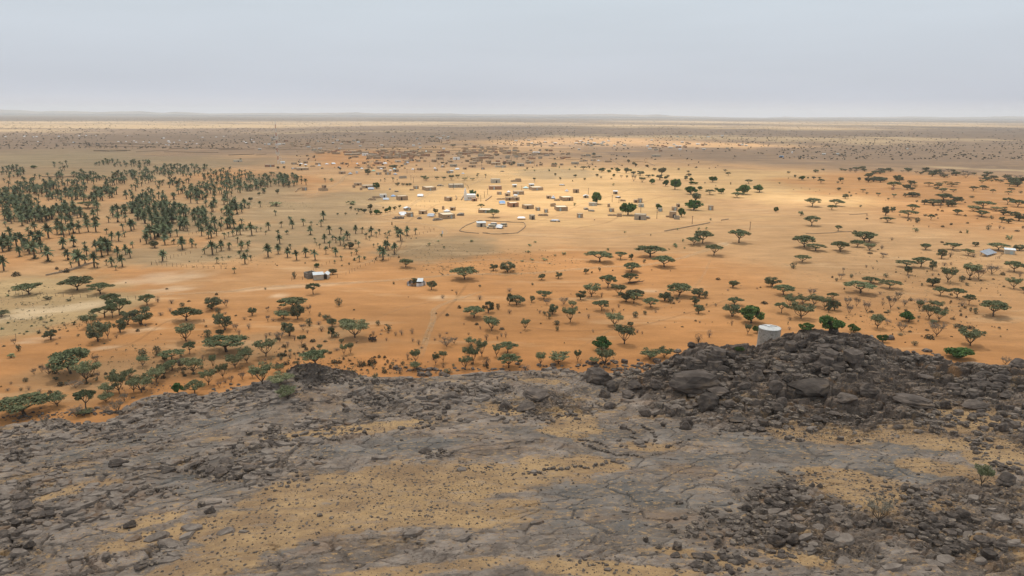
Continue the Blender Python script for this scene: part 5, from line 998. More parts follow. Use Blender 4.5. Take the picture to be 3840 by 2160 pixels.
def tent(px, py, wpx, hpx, mat='canvas', shape='ridge', word=None):
    p, d, w, hm, dep = base_frame(px, py, wpx, hpx, .7); X = w * .46; Y = w * .8; H = min(max((hm - .5 * Y * math.sin(dep)) / math.cos(dep), 1.5), 3.2)
    o = empty('tent', tuple(p), -math.atan2(p[0], p[1]) + random.uniform(-.5, .5)); n = 9; V = []; Fq = []
    for i in range(n):
        for j in range(n):
            u, v = i / (n - 1) * 2 - 1, j / (n - 1) * 2 - 1
            if shape == 'ridge': z = H * (.32 + .68 * max(0, 1 - abs(v) ** 1.15)) * (1 - .16 * abs(u) ** 3)
            elif shape == 'flat': z = H * (.82 + .1 * (1 - v * v)) if abs(v) < .99 and abs(u) < .99 else H * .55
            else: z = H * (.28 + .72 * (1 - min(1, math.hypot(u, v))) ** .9)
            V.append((u * X, Y * .5 + v * Y * .5, z))
    N = n * n; V2 = [(x, y, z - .05) for x, y, z in V]
    for i in range(n - 1):
        for j in range(n - 1):
            a = i * n + j; Fq.append((a, a + n, a + n + 1, a + 1)); Fq.append((a + N, a + 1 + N, a + n + 1 + N, a + n + N))
    mb = MB(); mb.add(V + V2, Fq)
    rim = [i * n for i in range(n)] + [(n - 1) * n + j for j in range(1, n)] + [i * n + n - 1 for i in range(n - 2, -1, -1)] + [j for j in range(n - 2, 0, -1)]
    mb.f += [(rim[k], rim[(k + 1) % len(rim)], rim[(k + 1) % len(rim)] + N, rim[k] + N) for k in range(len(rim))]
    mb.build('canvas', M[mat], o, True)
    for sx in (-1, 1):
        MB().tube([(sx * X * .96, .05 * Y, -.2), (sx * X * .96, .05 * Y, H * .42)], [.05, .04], 4).build('pole', M['wood'], o)
        MB().tube([(sx * X * .9, Y * .95, -.2), (sx * X * .9, Y * .95, H * .42)], [.05, .04], 4).build('pole', M['wood'], o)
    if random.random() < .6: MB().box(-X * .8, X * .8, Y * .25, Y * .8, -.1, H * .28).build('platform', M['junk'], o)
    wd = word or {'canvas': 'white', 'greyc': 'grey', 'blue': 'blue', 'cyan': 'pale blue', 'greent': 'green'}[mat]
    reg(o, sizeword(w, 4.5, 8.5) + ' ' + wd + ' canvas', 'tent', 'tent', None, px, py); return o
def shack(px, py, wpx, hpx):
    p, d, w, hm, dep = base_frame(px, py, wpx, hpx, .7); o = empty('shack', tuple(p), -math.atan2(p[0], p[1]) + random.uniform(-.4, .4)); X = w / 2; H = min(max(hm * .7, .8), 2.4)
    mb = MB()
    for k in range(6):
        x = -X + 2 * X * (k + random.uniform(.1, .9)) / 6; a = random.uniform(.5, 1.0); mb.box(x - a * X * .22, x + a * X * .22, random.uniform(0, .3), random.uniform(1.2, 2.6), -.2 - k * .003, H * random.uniform(.35, .95) + k * .004)
    mb.build('heap', M['junk'], o)
    v = [(-X * .7, .1, H * .75), (X * .6, .1, H * .8), (X * .65, 2.4, H * 1.0), (-X * .7, 2.5, H * .95)]
    rf = MB(); rf.add(v + [(a, b_, c + .07) for a, b_, c in v], [(0, 1, 2, 3), (4, 5, 6, 7), (0, 1, 5, 4), (1, 2, 6, 5), (2, 3, 7, 6), (3, 0, 4, 7)]); rf.build('roof', M[random.choice(['junk', 'greyc', 'wood'])], o)
    for sx in (-.65, .55): MB().tube([(sx * X, .05, -.2), (sx * X, .05, H * .76)], [.06, .05], 4).build('post', M['wood'], o)
    reg(o, 'ramshackle brown', 'shack', 'building', None, px, py); return o
BLD = {
'T2': """1765 845 150 45 F m .35;1480 942 130 50 F m .25;1952 950 82 45 F m .5;2410 835 125 42 F r .08;2415 768 110 45 F p .15;2018 815 150 40 F g .1;2200 952 65 32 F r .15;2300 1070 160 45 F m -.15;
2270 1210 90 50 M p .12;1555 1108 80 48 F m .2;1672 1082 95 40 F m -.25;1532 1045 80 30 G m .3;1975 1045 65 35 F m -.2;1885 1035 25 24 H m .1;1943 1128 180 62 F m .3;1285 915 80 38 F w .15;1215 920 80 25 L m .1;1165 942 75 25 L m -.1;1130 820 115 35 F m .1;690 848 100 30 U m .4;690 815 50 20 F m .2;
490 843 52 35 F m .1;1025 793 75 18 F m 0;990 815 30 17 F m .2;1060 840 25 20 F m .1;1615 827 60 32 F m .2;1570 843 45 18 L m .1;1480 722 75 28 U g .1;870 677 65 27 F m .1;1015 672 22 14 F w 0;1240 685 62 25 F m .2;1330 685 60 28 F m .1;1410 655 55 25 F m .1;1235 579 80 25 F r .1;
385 582 55 20 F m .1;470 640 115 28 F m .05;500 570 45 20 F m 0;625 583 55 18 F m .1;140 607 90 28 F r .05;270 572 40 20 M w 0;870 580 40 18 F m .2;915 583 35 18 F m .1;1655 640 60 25 F m .2;1795 558 52 28 F m .1;1635 553 52 20 F m .2;1850 533 70 25 F m 0;2020 535 65 28 F w .1;1960 560 45 18 F m .2;
2195 538 70 28 F m .2;2195 575 80 25 F m .2;2185 610 55 25 F m .1;1990 605 70 28 F g .1;1812 645 35 20 F m 0;2105 632 45 22 F m .2;1940 670 45 25 F m .2;1970 665 35 20 M p .1;2285 632 35 20 F r .1;2415 585 95 25 F m .1;2450 610 80 20 L p .1;2550 575 60 22 F m .1;2450 885 48 28 F m .1;2535 900 62 32 F m .2;
2470 935 90 18 L m .1;2550 945 75 38 F m .1;390 630 60 18 L g .1;575 605 60 16 L m .2;1880 612 40 18 F m 0;1700 555 30 16 F m .1;2125 555 40 22 F m .1;2345 575 40 18 F m .1;2490 612 50 22 F g 0;970 490 150 22 F m .05;965 470 100 26 F m .1;1100 493 62 26 F w .1;1175 502 60 24 F g .1;1000 512 60 18 F m 0;950 522 36 20 F m .1;1090 575 40 16 F m 0;1130 565 24 12 F m .1;1038 622 80 20 L m .1;1140 618 34 22 F m .1;1265 625 90 22 F m .1;1300 655 40 22 F m .1;1505 585 36 22 F m .1;1430 560 60 16 F p .1;1520 560 50 22 F m 0;1665 525 36 20 F m 0;1560 545 50 18 F m .1""",
'T3': """260 843 155 42 F m .3;200 808 60 30 M p .2;25 812 40 28 M p 0;68 885 108 40 F m .1;45 945 78 40 F m .15;25 1010 125 52 F r .35;175 1030 130 48 F m .35;265 1047 55 28 F m .2;345 1066 42 22 F m .1;212 1137 62 52 H g .35;315 1100 100 25 L m .1;565 948 150 48 F m .35;455 948 60 25 L m .1;372 925 50 25 F m .1;505 1050 150 55 F m .2;415 1005 55 28 U m .1;645 867 60 40 F m .1;685 1118 60 48 H m .1;
745 918 50 22 G g .1;815 998 80 30 F p .1;1040 880 42 32 M m .05;1118 953 60 20 L m .1;1288 965 45 45 H m .05;1250 967 50 20 F m .05;1300 1012 55 38 F p .05;1003 1058 52 40 F m .1;973 1010 25 18 F m 0;1285 1140 115 65 F g -.12;1080 1108 50 22 U m .1;1010 1100 90 18 L m .1;1495 1055 50 28 F g .2;1468 1010 40 30 F m .1;1640 1045 65 40 F m .2;1672 1010 35 25 F m .1;1615 1120 66 70 H m -.05;
1658 1135 55 36 U g .05;1575 1112 50 22 L m .1;2000 1042 52 50 H m .1;20 757 60 28 L m .1;65 757 60 36 U m .1;90 600 70 30 F g .1;180 572 80 25 F m .1;290 592 35 20 F m 0;500 590 35 18 F m .1;635 580 75 25 F g .05;815 546 50 14 F m 0;970 560 70 20 L m .1;1452 503 85 18 F g .1;877 507 60 10 F m .1;720 500 50 18 F m 0;810 590 18 14 F m 0;250 600 18 14 F m 0;425 605 60 30 U m .2;
190 445 30 12 F m 0;35 420 32 12 F m 0;650 350 24 10 F r 0;505 330 26 10 F r 0;475 335 20 8 F r 0;725 330 18 10 F r 0;1465 348 20 10 F r 0;1600 302 20 8 F r 0;1515 400 26 14 F r 0;1400 390 60 14 F m 0;1450 440 40 14 F g 0;1495 450 36 14 F r 0;2165 425 26 14 F g 0;2340 445 24 12 F m 0;2290 395 28 16 F r 0;1920 385 36 10 F m 0;1760 370 30 14 F m 0""",
'R4': "1822 108 66 40 M p .1", 'T1': "2395 555 80 20 F p .05;1875 430 26 12 F g 0;2480 375 40 10 F m 0", 'T4': "1255 838 26 12 F r 0"}
for tile, txt in BLD.items():
    ox, oy, s_ = TILES[tile]
    for x, y, w_, h_, st_, c_, yw in rows(txt): house(ox + float(x) / s_, oy + float(y) / s_, float(w_) / s_, float(h_) / s_, st_, c_, float(yw), float(w_) > 34)
TNT = {'T2': "1480 1088 80 32 canvas ridge;1752 1112 80 40 greyc ridge;1930 1060 70 28 canvas cone;1480 1108 50 12 canvas flat;1380 908 55 25 blue cone;1308 942 65 26 greyc ridge;1652 908 65 30 canvas ridge;1160 838 65 28 greyc ridge;950 683 45 25 greyc cone;1393 687 45 22 greyc cone;1185 652 45 18 greent cone;1300 578 42 18 canvas ridge;785 580 42 18 canvas ridge;715 582 42 14 canvas cone;460 580 45 14 canvas cone;640 597 38 12 canvas cone;830 615 40 14 greyc cone;1805 625 35 14 canvas cone;2025 635 45 18 canvas ridge;2080 678 35 14 greyc cone;2440 1230 75 45 canvas ridge;2545 865 40 22 canvas cone;1400 632 40 16 cyan cone;1070 628 36 14 canvas cone;1020 578 26 10 canvas cone;375 630 34 12 canvas cone;495 590 40 10 canvas cone;1355 650 30 12 canvas flat;1585 635 36 12 canvas cone;1255 632 36 12 canvas cone;1880 600 30 12 canvas cone;1515 572 44 18 greyc cone;2480 985 66 40 blue ridge;1720 455 36 14 cyan cone;1890 455 30 10 canvas cone;1495 485 30 12 canvas cone;1310 450 30 8 canvas cone",
 'T3': "130 825 60 26 cyan cone;95 1138 85 30 canvas flat;545 858 40 28 greyc cone;412 930 45 38 greyc cone;875 548 30 12 canvas cone;240 468 80 16 canvas flat;30 905 40 14 canvas flat",
 'T1': "50 305 24 8 canvas cone;245 300 26 8 canvas cone;258 294 16 6 canvas cone;335 308 22 6 canvas cone;370 305 26 9 canvas cone;598 302 24 10 canvas cone;795 296 20 8 canvas cone;868 293 20 9 canvas cone;972 296 18 7 canvas cone;1285 294 14 6 canvas cone;738 362 24 9 canvas cone;1190 354 26 7 canvas cone;1270 354 20 8 canvas cone;1350 348 24 6 canvas cone;1375 361 24 9 canvas cone;1440 357 22 8 canvas cone;1508 362 24 10 canvas cone;1577 362 18 7 canvas cone;1650 320 30 10 canvas cone;1695 350 34 10 canvas cone;1702 362 28 8 canvas cone;1668 388 20 8 canvas cone;1755 362 20 7 canvas cone;1804 342 22 7 canvas cone;1876 362 22 10 canvas cone;1942 348 18 5 canvas cone;1980 377 24 8 canvas cone;1695 390 28 8 greyc cone;1872 428 24 12 greyc cone;2040 311 26 6 canvas cone;2180 308 28 6 canvas cone;2250 302 22 6 canvas cone;2460 352 24 8 canvas cone;2480 366 34 8 canvas cone;2528 336 20 6 canvas cone;2550 357 30 7 canvas cone;380 355 20 7 canvas cone"}
for tile, txt in TNT.items():
    ox, oy, s_ = TILES[tile]
    for x, y, w_, h_, mt, shp in rows(txt): tent(ox + float(x) / s_, oy + float(y) / s_, float(w_) / s_, float(h_) / s_, mt, shp)
FARW = {'T3': "1130 397 32 12;1712 365 30 12;1795 300 26 10;1975 308 34 9;2115 296 26 9;1405 342 24 8;797 330 30 9;333 362 24 10;435 373 34 8;645 373 30 10;720 370 32 11;900 378 34 9;972 350 26 10;675 438 24 8;1388 432 32 9;1690 403 26 8;1655 402 22 6;1595 420 40 12;1870 382 36 9;1930 437 30 9;2355 398 28 9;2310 390 36 7;40 350 30 8;172 345 22 8;1630 388 26 6;690 352 24 8;828 372 34 12;765 380 26 8;960 392 24 8;1030 400 22 8;1365 402 24 6;1690 435 28 8;765 362 20 6;920 365 34 8;200 375 24 6;1665 305 22 4",
 'T4': "560 488 30 12;700 485 26 6;242 468 10 4;1400 432 18 3", 'T2': "820 345 24 8;990 346 16 6;1030 362 30 8;1068 360 32 8;1048 402 22 6;1268 396 26 10;1888 298 24 9;1826 315 24 8;1858 322 26 9;1932 310 26 9;1620 328 22 7;1586 396 26 8;1646 380 20 5;1376 310 14 5;130 384 26 8;90 386 16 6;228 384 46 8;278 384 26 8;160 320 18 7;190 334 26 6;530 412 34 6;645 430 34 6;845 430 26 8;38 438 30 8;775 374 22 6;862 384 22 5;622 356 16 6;775 315 16 6;1652 420 26 8;1890 430 24 8"}
for tile, txt in FARW.items():
    ox, oy, s_ = TILES[tile]
    for x, y, w_, h_ in rows(txt):
        o, *_r = house(ox + float(x) / s_, oy + float(y) / s_, float(w_) / s_, float(h_) / s_, 'M', random.choice('wpg'), 0, False, 'sheet_roofed_hut')
        ITEMS[-1]['look'] = 'far bright roofed ' + ('tiny' if float(w_) < 25 else 'little')
# old quarter and outlying plots: many small houses
ox, oy, s_ = TILES['T2']
spots = []
for (cx, cy, rx, ry, n) in [(1350, 505, 230, 22, 34), (1150, 470, 250, 18, 14), (1650, 480, 300, 24, 20), (2350, 450, 260, 40, 34), (2250, 500, 250, 30, 14), (700, 462, 130, 18, 12), (2350, 565, 240, 18, 8), (1000, 352, 140, 12, 8), (1850, 340, 140, 16, 8), (330, 370, 220, 30, 10)]:
    for _ in range(n):
        for _t in range(30):
            a, b_ = random.uniform(-1, 1), random.uniform(-1, 1); x, y = cx + a * rx, cy + b_ * ry
            if all(abs(x - u) > 30 or abs(y - v) > 9 for u, v in spots): break
        spots.append((x, y)); sc_ = (y - 75) / 400.0
        house(ox + x / s_, oy + y / s_, random.uniform(34, 72) * sc_ / s_, random.uniform(17, 26) * sc_ / s_, random.choice('FFFFFLU'), random.choice('mmmmmrrg'), random.uniform(-.3, .4), False)
ox, oy, s_ = TILES['T3']
for (cx, cy, rx, ry, n) in [(130, 500, 200, 30, 16), (300, 470, 250, 26, 8), (620, 380, 300, 22, 12), (1000, 375, 300, 20, 10), (1700, 400, 300, 26, 12), (600, 500, 250, 26, 8), (140, 385, 160, 12, 8)]:
    for _ in range(n):
        x, y = cx + random.uniform(-1, 1) * rx, cy + random.uniform(-1, 1) * ry; sc_ = (y - 75) / 400.0
        house(ox + x / s_, oy + y / s_, random.uniform(30, 60) * sc_ / s_, random.uniform(14, 22) * sc_ / s_, random.choice('FFFLS'.replace('S', 'U')), random.choice('mmrg'), random.uniform(-.3, .4), False)
for tile, txt in {'T2': "2055 1098 70 36;1435 1130 110 28;1640 1132 50 24;1850 800 60 20;1830 1146 96 26;1420 858 40 16;2480 655 40 12;1350 835 20 10", 'T3': "435 1160 105 26;750 1038 50 25;793 1055 55 18;1060 920 50 20;1358 1128 46 32;720 552 90 18;500 795 60 16"}.items():
    ox, oy, s_ = TILES[tile]
    for x, y, w_, h_ in rows(txt): shack(ox + float(x) / s_, oy + float(y) / s_, float(w_) / s_, float(h_) / s_)
# long low walls of the old plots
def wall_line(tile, pts_, h, t=.35, mat='mud', name='plot_wall', look='long low mud', noun='wall', cat='wall', jag=.0, step=None):
    ox, oy, s_ = TILES[tile]; W = [at(ox + x / s_, oy + y / s_) for x, y in pts_]; Q = []
    for a, b_ in zip(W[:-1], W[1:]):
        L = np.linalg.norm(b_ - a); k = max(1, int(L / (step or 6.0)))
        for i in range(k): Q.append(a + (b_ - a) * i / k)
    Q.append(W[-1]); mb = MB(); o3 = Q[0].copy()
    V = []
    for i, q in enumerate(Q):
        dv = Q[min(i + 1, len(Q) - 1)] - Q[max(i - 1, 0)]; nn = np.array([-dv[1], dv[0]]); nn = nn / (np.linalg.norm(nn) + 1e-9) * t / 2; z = height(q[0], q[1]) - o3[2]; hh = h * (1 - random.uniform(0, jag)); jx = random.uniform(-jag, jag) * .5
        x, y = q[0] - o3[0] + jx, q[1] - o3[1] + jx; V += [(x - nn[0], y - nn[1], z - .4), (x - nn[0] * (1 - jag * .5), y - nn[1] * (1 - jag * .5), z + hh), (x + nn[0] * (1 - jag * .5), y + nn[1] * (1 - jag * .5), z + hh), (x + nn[0], y + nn[1], z - .4)]
    f = []
    for i in range(len(Q) - 1):
        a = i * 4; f += [(a, a + 4, a + 5, a + 1), (a + 1, a + 5, a + 6, a + 2), (a + 2, a + 6, a + 7, a + 3)]
    f += [(0, 1, 2, 3), tuple(len(V) - 4 + k for k in (3, 2, 1, 0))]
    mb.add(V, f); o = mb.build(name, M[mat]); o['kind'] = 'thing'; o.location = tuple(o3); mx_, my_ = pts_[len(pts_) // 2]
    reg(o, look, noun, cat, None, ox + mx_ / s_, oy + my_ / s_); return o
M['brush'] = mottled('cut_brushwood', (0.20, 0.15, 0.105), (0.33, 0.25, 0.17), 2.5)
for tile, L in {'T2': [[(1100, 415), (1500, 412), (1900, 408), (2100, 415)], [(1250, 432), (1550, 428), (1900, 435)], [(700, 425), (900, 432), (1050, 428)], [(380, 400), (560, 402), (700, 398)], [(100, 425), (300, 432), (560, 428)], [(1550, 440), (1850, 448), (2060, 442)], [(1300, 398), (1500, 402)], [(700, 372), (960, 380)], [(1110, 355), (1230, 350)], [(0, 405), (200, 412), (420, 405)], [(2080, 412), (2300, 416), (2560, 410)], [(2120, 436), (2450, 430)], [(1690, 462), (1900, 470)], [(0, 490), (105, 480)], [(400, 860), (415, 835), (450, 825)], [(2065, 942), (2088, 905)], [(2012, 940), (2022, 920), (2010, 902)], [(2310, 950), (2370, 905)]],
                'T1': [[(945, 445), (1120, 440), (1315, 443)], [(940, 447), (1100, 452), (1280, 447)], [(1370, 458), (1520, 448), (1700, 440)], [(640, 372), (900, 378), (1400, 372)], [(850, 400), (1300, 405), (1600, 398)], [(300, 352), (430, 354)], [(580, 345), (650, 342)], [(1700, 425), (2000, 418), (2400, 425)], [(2200, 435), (2560, 428)], [(1300, 385), (1700, 380)], [(420, 708), (640, 712), (800, 700), (905, 690)], [(2300, 490), (2560, 480)], [(1650, 458), (2200, 462)]],
                'T3': [[(1120, 548), (1250, 552), (1370, 562), (1440, 598)], [(1000, 530), (1050, 565), (1105, 595)], [(540, 535), (700, 530), (760, 543)], [(370, 520), (450, 535), (520, 530)], [(2480, 385), (2576, 380)], [(1060, 385), (1190, 388)], [(0, 470), (300, 462)], [(1535, 1256), (1640, 1236), (1800, 1206), (1905, 1188), (1990, 1170)], [(2105, 1146), (2178, 1134)], [(770, 590), (830, 545)], [(1230, 415), (1290, 416)]],
                'T4': [[(1480, 322), (1560, 322)], [(380, 1280), (500, 1278), (640, 1272), (720, 1262), (840, 1258)], [(820, 1090), (1000, 1078)]]}.items():
    for pts_ in L: wall_line(tile, pts_, (.8 if tile != 'T3' else .5) if tile != 'T4' else .3, .4, 'brush' if tile == 'T1' else 'mud', look='long thin ' + ('dark' if tile == 'T1' else 'mud'))
# brushwood fence round the yard with the parked cars
Z1 = (1700, 660, 6.44); TILES['Z1'] = Z1; TILES['Z2'] = (1120, 980, 4.675); TILES['Z5'] = (3600, 900, 10.35)
wall_line('Z1', [(625, 1390), (300, 1365), (155, 1340), (160, 1300), (300, 1200), (480, 1130), (600, 1090), (700, 1085)], .5, .3, 'brush', 'brushwood_fence', 'curving brown brushwood', 'fence', 'fence', .45, 1.6)
wall_line('Z1', [(760, 1080), (950, 1095), (1400, 1120), (1700, 1130), (1750, 1210), (1690, 1280), (1600, 1340), (1560, 1380), (1380, 1395), (1100, 1410), (900, 1405), (720, 1380)], .5, .3, 'brush', 'brushwood_fence', 'long looping brown brushwood', 'fence', 'fence', .45, 1.6)
wall_line('R1', [(340, 270), (450, 250), (540, 230), (650, 190), (720, 170)], .7, .6, 'brush', 'brushwood_fence', 'low dark brushwood', 'fence', 'fence', .4, 2.5)
wall_line('T1', [(690, 1120), (740, 1105), (840, 1085)], .9, .6, 'brush', 'brushwood_fence', 'short grey brushwood', 'fence', 'fence', .4, 2.5)
# stick fences: every post a part, one wire
def post_fence(tile, pts_, gap=2.6, look='thin stick', h=1.3):
    ox, oy, s_ = TILES[tile]; W = [at(ox + x / s_, oy + y / s_) for x, y in pts_]; o = empty('stick_fence', tuple(W[0])); pm = MB().tube([(0, 0, -.3), (.04, 0, h * .6), (0, .05, h)], [.07, .06, .05], 4).mesh('post', M['wood']); wire = MB(); tot = sum(np.linalg.norm(b_ - a) for a, b_ in zip(W[:-1], W[1:])); gap = max(gap, tot / 92); last = None
    for a, b_ in zip(W[:-1], W[1:]):
        k = max(1, int(np.linalg.norm(b_ - a) / gap))
        for i in range(k):
            q = a + (b_ - a) * (i + random.uniform(-.15, .15)) / k; z = height(q[0], q[1]); c = link('post', pm, o); c.location = (q[0] - W[0][0], q[1] - W[0][1], z - W[0][2]); c.rotation_euler = (random.uniform(-.1, .1), random.uniform(-.1, .1), random.uniform(0, 6)); c.scale = (1, 1, random.uniform(.7, 1.15))
            cur = (q[0] - W[0][0], q[1] - W[0][1], z - W[0][2] + h * .65)
            if last: wire.tube([last, cur], [.012, .012], 3, False)
            last = cur
    wire.build('wire', M['wood'], o); mx_, my_ = pts_[len(pts_) // 2]; reg(o, look, 'fence', 'fence', None, ox + mx_ / s_, oy + my_ / s_)
post_fence('R2', [(610, 285), (680, 265), (790, 205), (900, 175), (1000, 160), (1040, 130), (1060, 95), (1090, 60), (1110, 5)], look='long winding stick')
post_fence('R2', [(262, 308), (350, 300), (470, 210), (560, 175), (600, 165)], look='short stick')
post_fence('R1', [(-20, 752), (130, 735), (310, 705), (480, 660), (620, 625), (780, 590)], look='sloping stick')
post_fence('R1', [(0, 405), (300, 420), (600, 432), (850, 440), (1090, 455)], look='long level stick')
post_fence('R1', [(1145, 190), (1300, 200), (1450, 210), (1620, 218), (1760, 222)], 2.0, look='near edge stick')
post_fence('R1', [(1145, 186), (1230, 155), (1400, 110), (1470, 95)], 2.0, look='far edge stick')
post_fence('Z6' if 'Z6' in TILES else 'T2', [(1480, 1340), (1600, 1300), (1720, 1270), (1795, 1250), (1790, 1238), (1640, 1220)], look='bent stick')
post_fence('T2', [(1565, 955), (1700, 960), (1850, 962), (1910, 955)], look='straight stick'); post_fence('T2', [(1570, 1000), (1700, 1010), (1810, 1005)], look='faint stick')
post_fence('Z5', [(800, 600), (900, 440), (1200, 430), (1500, 450), (1680, 560), (1500, 700), (1330, 760)], 1.6, look='square stick')
post_fence('T2', [(2080, 775), (2130, 800), (2140, 830)], look='tiny stick'); post_fence('T1', [(1900, 1290), (2100, 1250), (2400, 1230), (2560, 1200)], look='grove side stick')
# poles
def pole(tile, x, y, hp):
    ox, oy, s_ = TILES[tile]; px, py = ox + x / s_, oy + y / s_; p = at(px, py); d = depth_of(p); h = hp / s_ * d / F
    o = empty('utility_pole', tuple(p)); MB().tube([(0, 0, -.5), (0, 0, h)], [.16, .10], 6).build('mast', M['wood'], o)
    MB().box(-.5, .5, -.06, .06, h - .5, h - .38).build('crossarm', M['wood'], o); reg(o, sizeword(h, 5, 7) + ' thin wooden', 'utility pole', 'pole', 'wooden utility poles', px, py)
for tile, L in {'T3': "768 878 62;1007 960 70;1075 968 60;1295 1065 80;1457 1128 75;1812 1182 85;2393 1245 90;97 840 45;225 600 60;660 600 50", 'T2': "2298 915 62;2330 885 60;2262 955 64;1988 832 60;1585 765 55;1560 740 50;1520 672 44;1830 600 45;1110 610 50;1595 660 36;2570 540 30;2270 600 50;1750 610 50;1885 560 36;1185 575 30;965 570 30;650 470 30"}.items():
    for x, y, h_ in rows(L): pole(tile, float(x), float(y), float(h_))

# ---------------------------------------------------------------- mosque, water tank, farmstead and the rest
def special(o, label, cat, group=None): tag(o, label, cat, group)
def mosque():
    px, py = 960 + 2168 / 2.6833, 400 + 942 / 2.6833; p = at(px, py); d = depth_of(p); s_ = d / F / 2.6833; o = empty('mosque', tuple(p), .12)
    X = 44 * s_; H = 3.6; mb = MB(); ringwall(mb, X, 8, H, .3, H - .35); mb.build('wall', M['white'], o); MB().box(-X + .3, X - .3, .3, 7.7, H - .6, H - .35).build('roof', M['white'], o)
    mb = MB()
    for k in range(9):
        a = math.pi * k / 8 - math.pi; pass
    for k in range(5): MB().box(-X * .8 + k * X * .38, -X * .8 + k * X * .38 + .9, -.05, -.003, .9, 2.2).build('window', M['frame'], o)
    mt = MB(); x0 = -X - 1.1; mt.box(x0 - .9, x0 + .9, -.4, 1.4, -.4, 5.2); mt.box(x0 - .65, x0 + .65, -.15, 1.15, 5.2, 6.6); mt.tube([(x0, .5, 6.6), (x0, .5, 7.3), (x0, .5, 8.4)], [.55, .5, .05], 8); mt.build('minaret', M['white'], o)
    special(o, 'small whitewashed mosque with a stubby square minaret', 'mosque')
mosque()
def tank():
    cx, cy = 2886, 1240; z0 = 1.2; D = 152.0; dv = ray(cx, cy); k = D / dv[1]; x, y = dv[0] * k, D; R = 2.45; zt = CAM_Z + dv[2] * k + .75; z0 = 2.0
    o = empty('water_tank', (x, y, z0)); H = zt - z0; n = 64; mb = MB()
    prof = [(R * 1.10, -1.5), (R * 1.10, .25), (R * 1.03, .45), (R * 1.01, H * .5), (R, H - .28), (R * .995, H - .22), (R * 1.025, H - .2), (R * 1.025, H)]
    V = []; f = []
    for r_, z in prof: V += [(r_ * math.cos(2 * math.pi * i / n), r_ * math.sin(2 * math.pi * i / n), z) for i in range(n)]
    for j in range(len(prof) - 1):
        for i in range(n): f.append((j * n + i, j * n + (i + 1) % n, (j + 1) * n + (i + 1) % n, (j + 1) * n + i))
    mb.add(V, f); mb.build('body', M['concrete'], o)
    V = []; f = []; n = 48
    for r_, z in ((R * 1.02, H - .03), (R * 1.0, H + .05), (R * .5, H + .10), (.01, H + .12)): V += [(r_ * math.cos(2 * math.pi * i / n), r_ * math.sin(2 * math.pi * i / n), z + .02 * math.sin(i * 1.7)) for i in range(n)]
    for j in range(3):
        for i in range(n): f.append((j * n + i, j * n + (i + 1) % n, (j + 1) * n + (i + 1) % n, (j + 1) * n + i))
    MB().add(V, f).build('lid', M['lid'], o)
    MB().box(-.35, .35, .5, 1.2, H + .09, H + .24).build('hatch', M['sheet'], o); MB().tube([(-1.6, 1.9, H + .12), (-.2, 1.15, H + .17), (1.9, .7, H + .14)], [.06, .06, .06], 6).build('pipe', M['wood'], o)
    special(o, 'round pale concrete water tank behind the dark outcrop', 'water tank')
tank()
def farm():
    t = TILES['Z2']; P_ = lambda x, y: (t[0] + x / t[2], t[1] + y / t[2])
    px, py = P_(232, 300); o, *_ = house(px, py, 215 / t[2], 150 / t[2], 'U', 'm', .35); ITEMS.pop()
    for c in o.children: c.data.materials.clear(); c.data.materials.append(M['junk'])
    mb = MB(); special(o, 'roofless brown stone house with a pale rim beside the white sheds', 'building')
    px, py = P_(352, 328); o, *_ = house(px, py, 165 / t[2], 92 / t[2], 'M', 'p', .05, False); ITEMS.pop(); special(o, 'low cream shed with flat white roof beside the gabled house', 'building')
    px, py = P_(470, 312); o, *_ = house(px, py, 120 / t[2], 130 / t[2], 'G', 'p', -.25); ITEMS.pop(); special(o, 'small cream house with a bright gabled sheet roof', 'building')
farm()
def corral():
    t = TILES['Z2']; c = at(t[0] + 2060 / t[2], t[1] + 410 / t[2]); d = depth_of(c); rx = 165 / t[2] * d / F; ry = rx * .8; o = empty('corral', tuple(c)); n = 22
    for k in range(n):
        a = 2 * math.pi * k / n; b_ = 2 * math.pi * (k + .93) / n; h = random.uniform(.6, 1.1); mb = MB(); x0, y0, x1, y1 = rx * math.cos(a), ry * math.sin(a), rx * math.cos(b_), ry * math.sin(b_)
        mb.add([(x0, y0, -.2), (x1, y1, -.2), (x1, y1, h), (x0, y0, h), (x0 * .985, y0 * .985, -.2), (x1 * .985, y1 * .985, -.2), (x1 * .985, y1 * .985, h), (x0 * .985, y0 * .985, h)], [(0, 1, 2, 3), (4, 5, 6, 7), (3, 2, 6, 7), (0, 1, 5, 4), (0, 3, 7, 4), (1, 2, 6, 5)]); mb.build('panel', M[random.choice(['sheet', 'junk', 'sheet', 'wood', 'greyc'])], o)
    mb = MB(); mb.add([(rx * .1, -1, 1.2), (rx * .75, -.8, 1.2), (rx * .7, 2, 1.7), (rx * .1, 2, 1.7), (rx * .1, -1, 1.28), (rx * .75, -.8, 1.28), (rx * .7, 2, 1.78), (rx * .1, 2, 1.78)], [(0, 1, 2, 3), (4, 5, 6, 7), (0, 1, 5, 4), (1, 2, 6, 5), (2, 3, 7, 6), (3, 0, 4, 7)]); mb.build('awning', M['sheet'], o)
    special(o, 'round livestock pen walled with scrap metal sheets and a tin awning', 'animal pen')
corral()
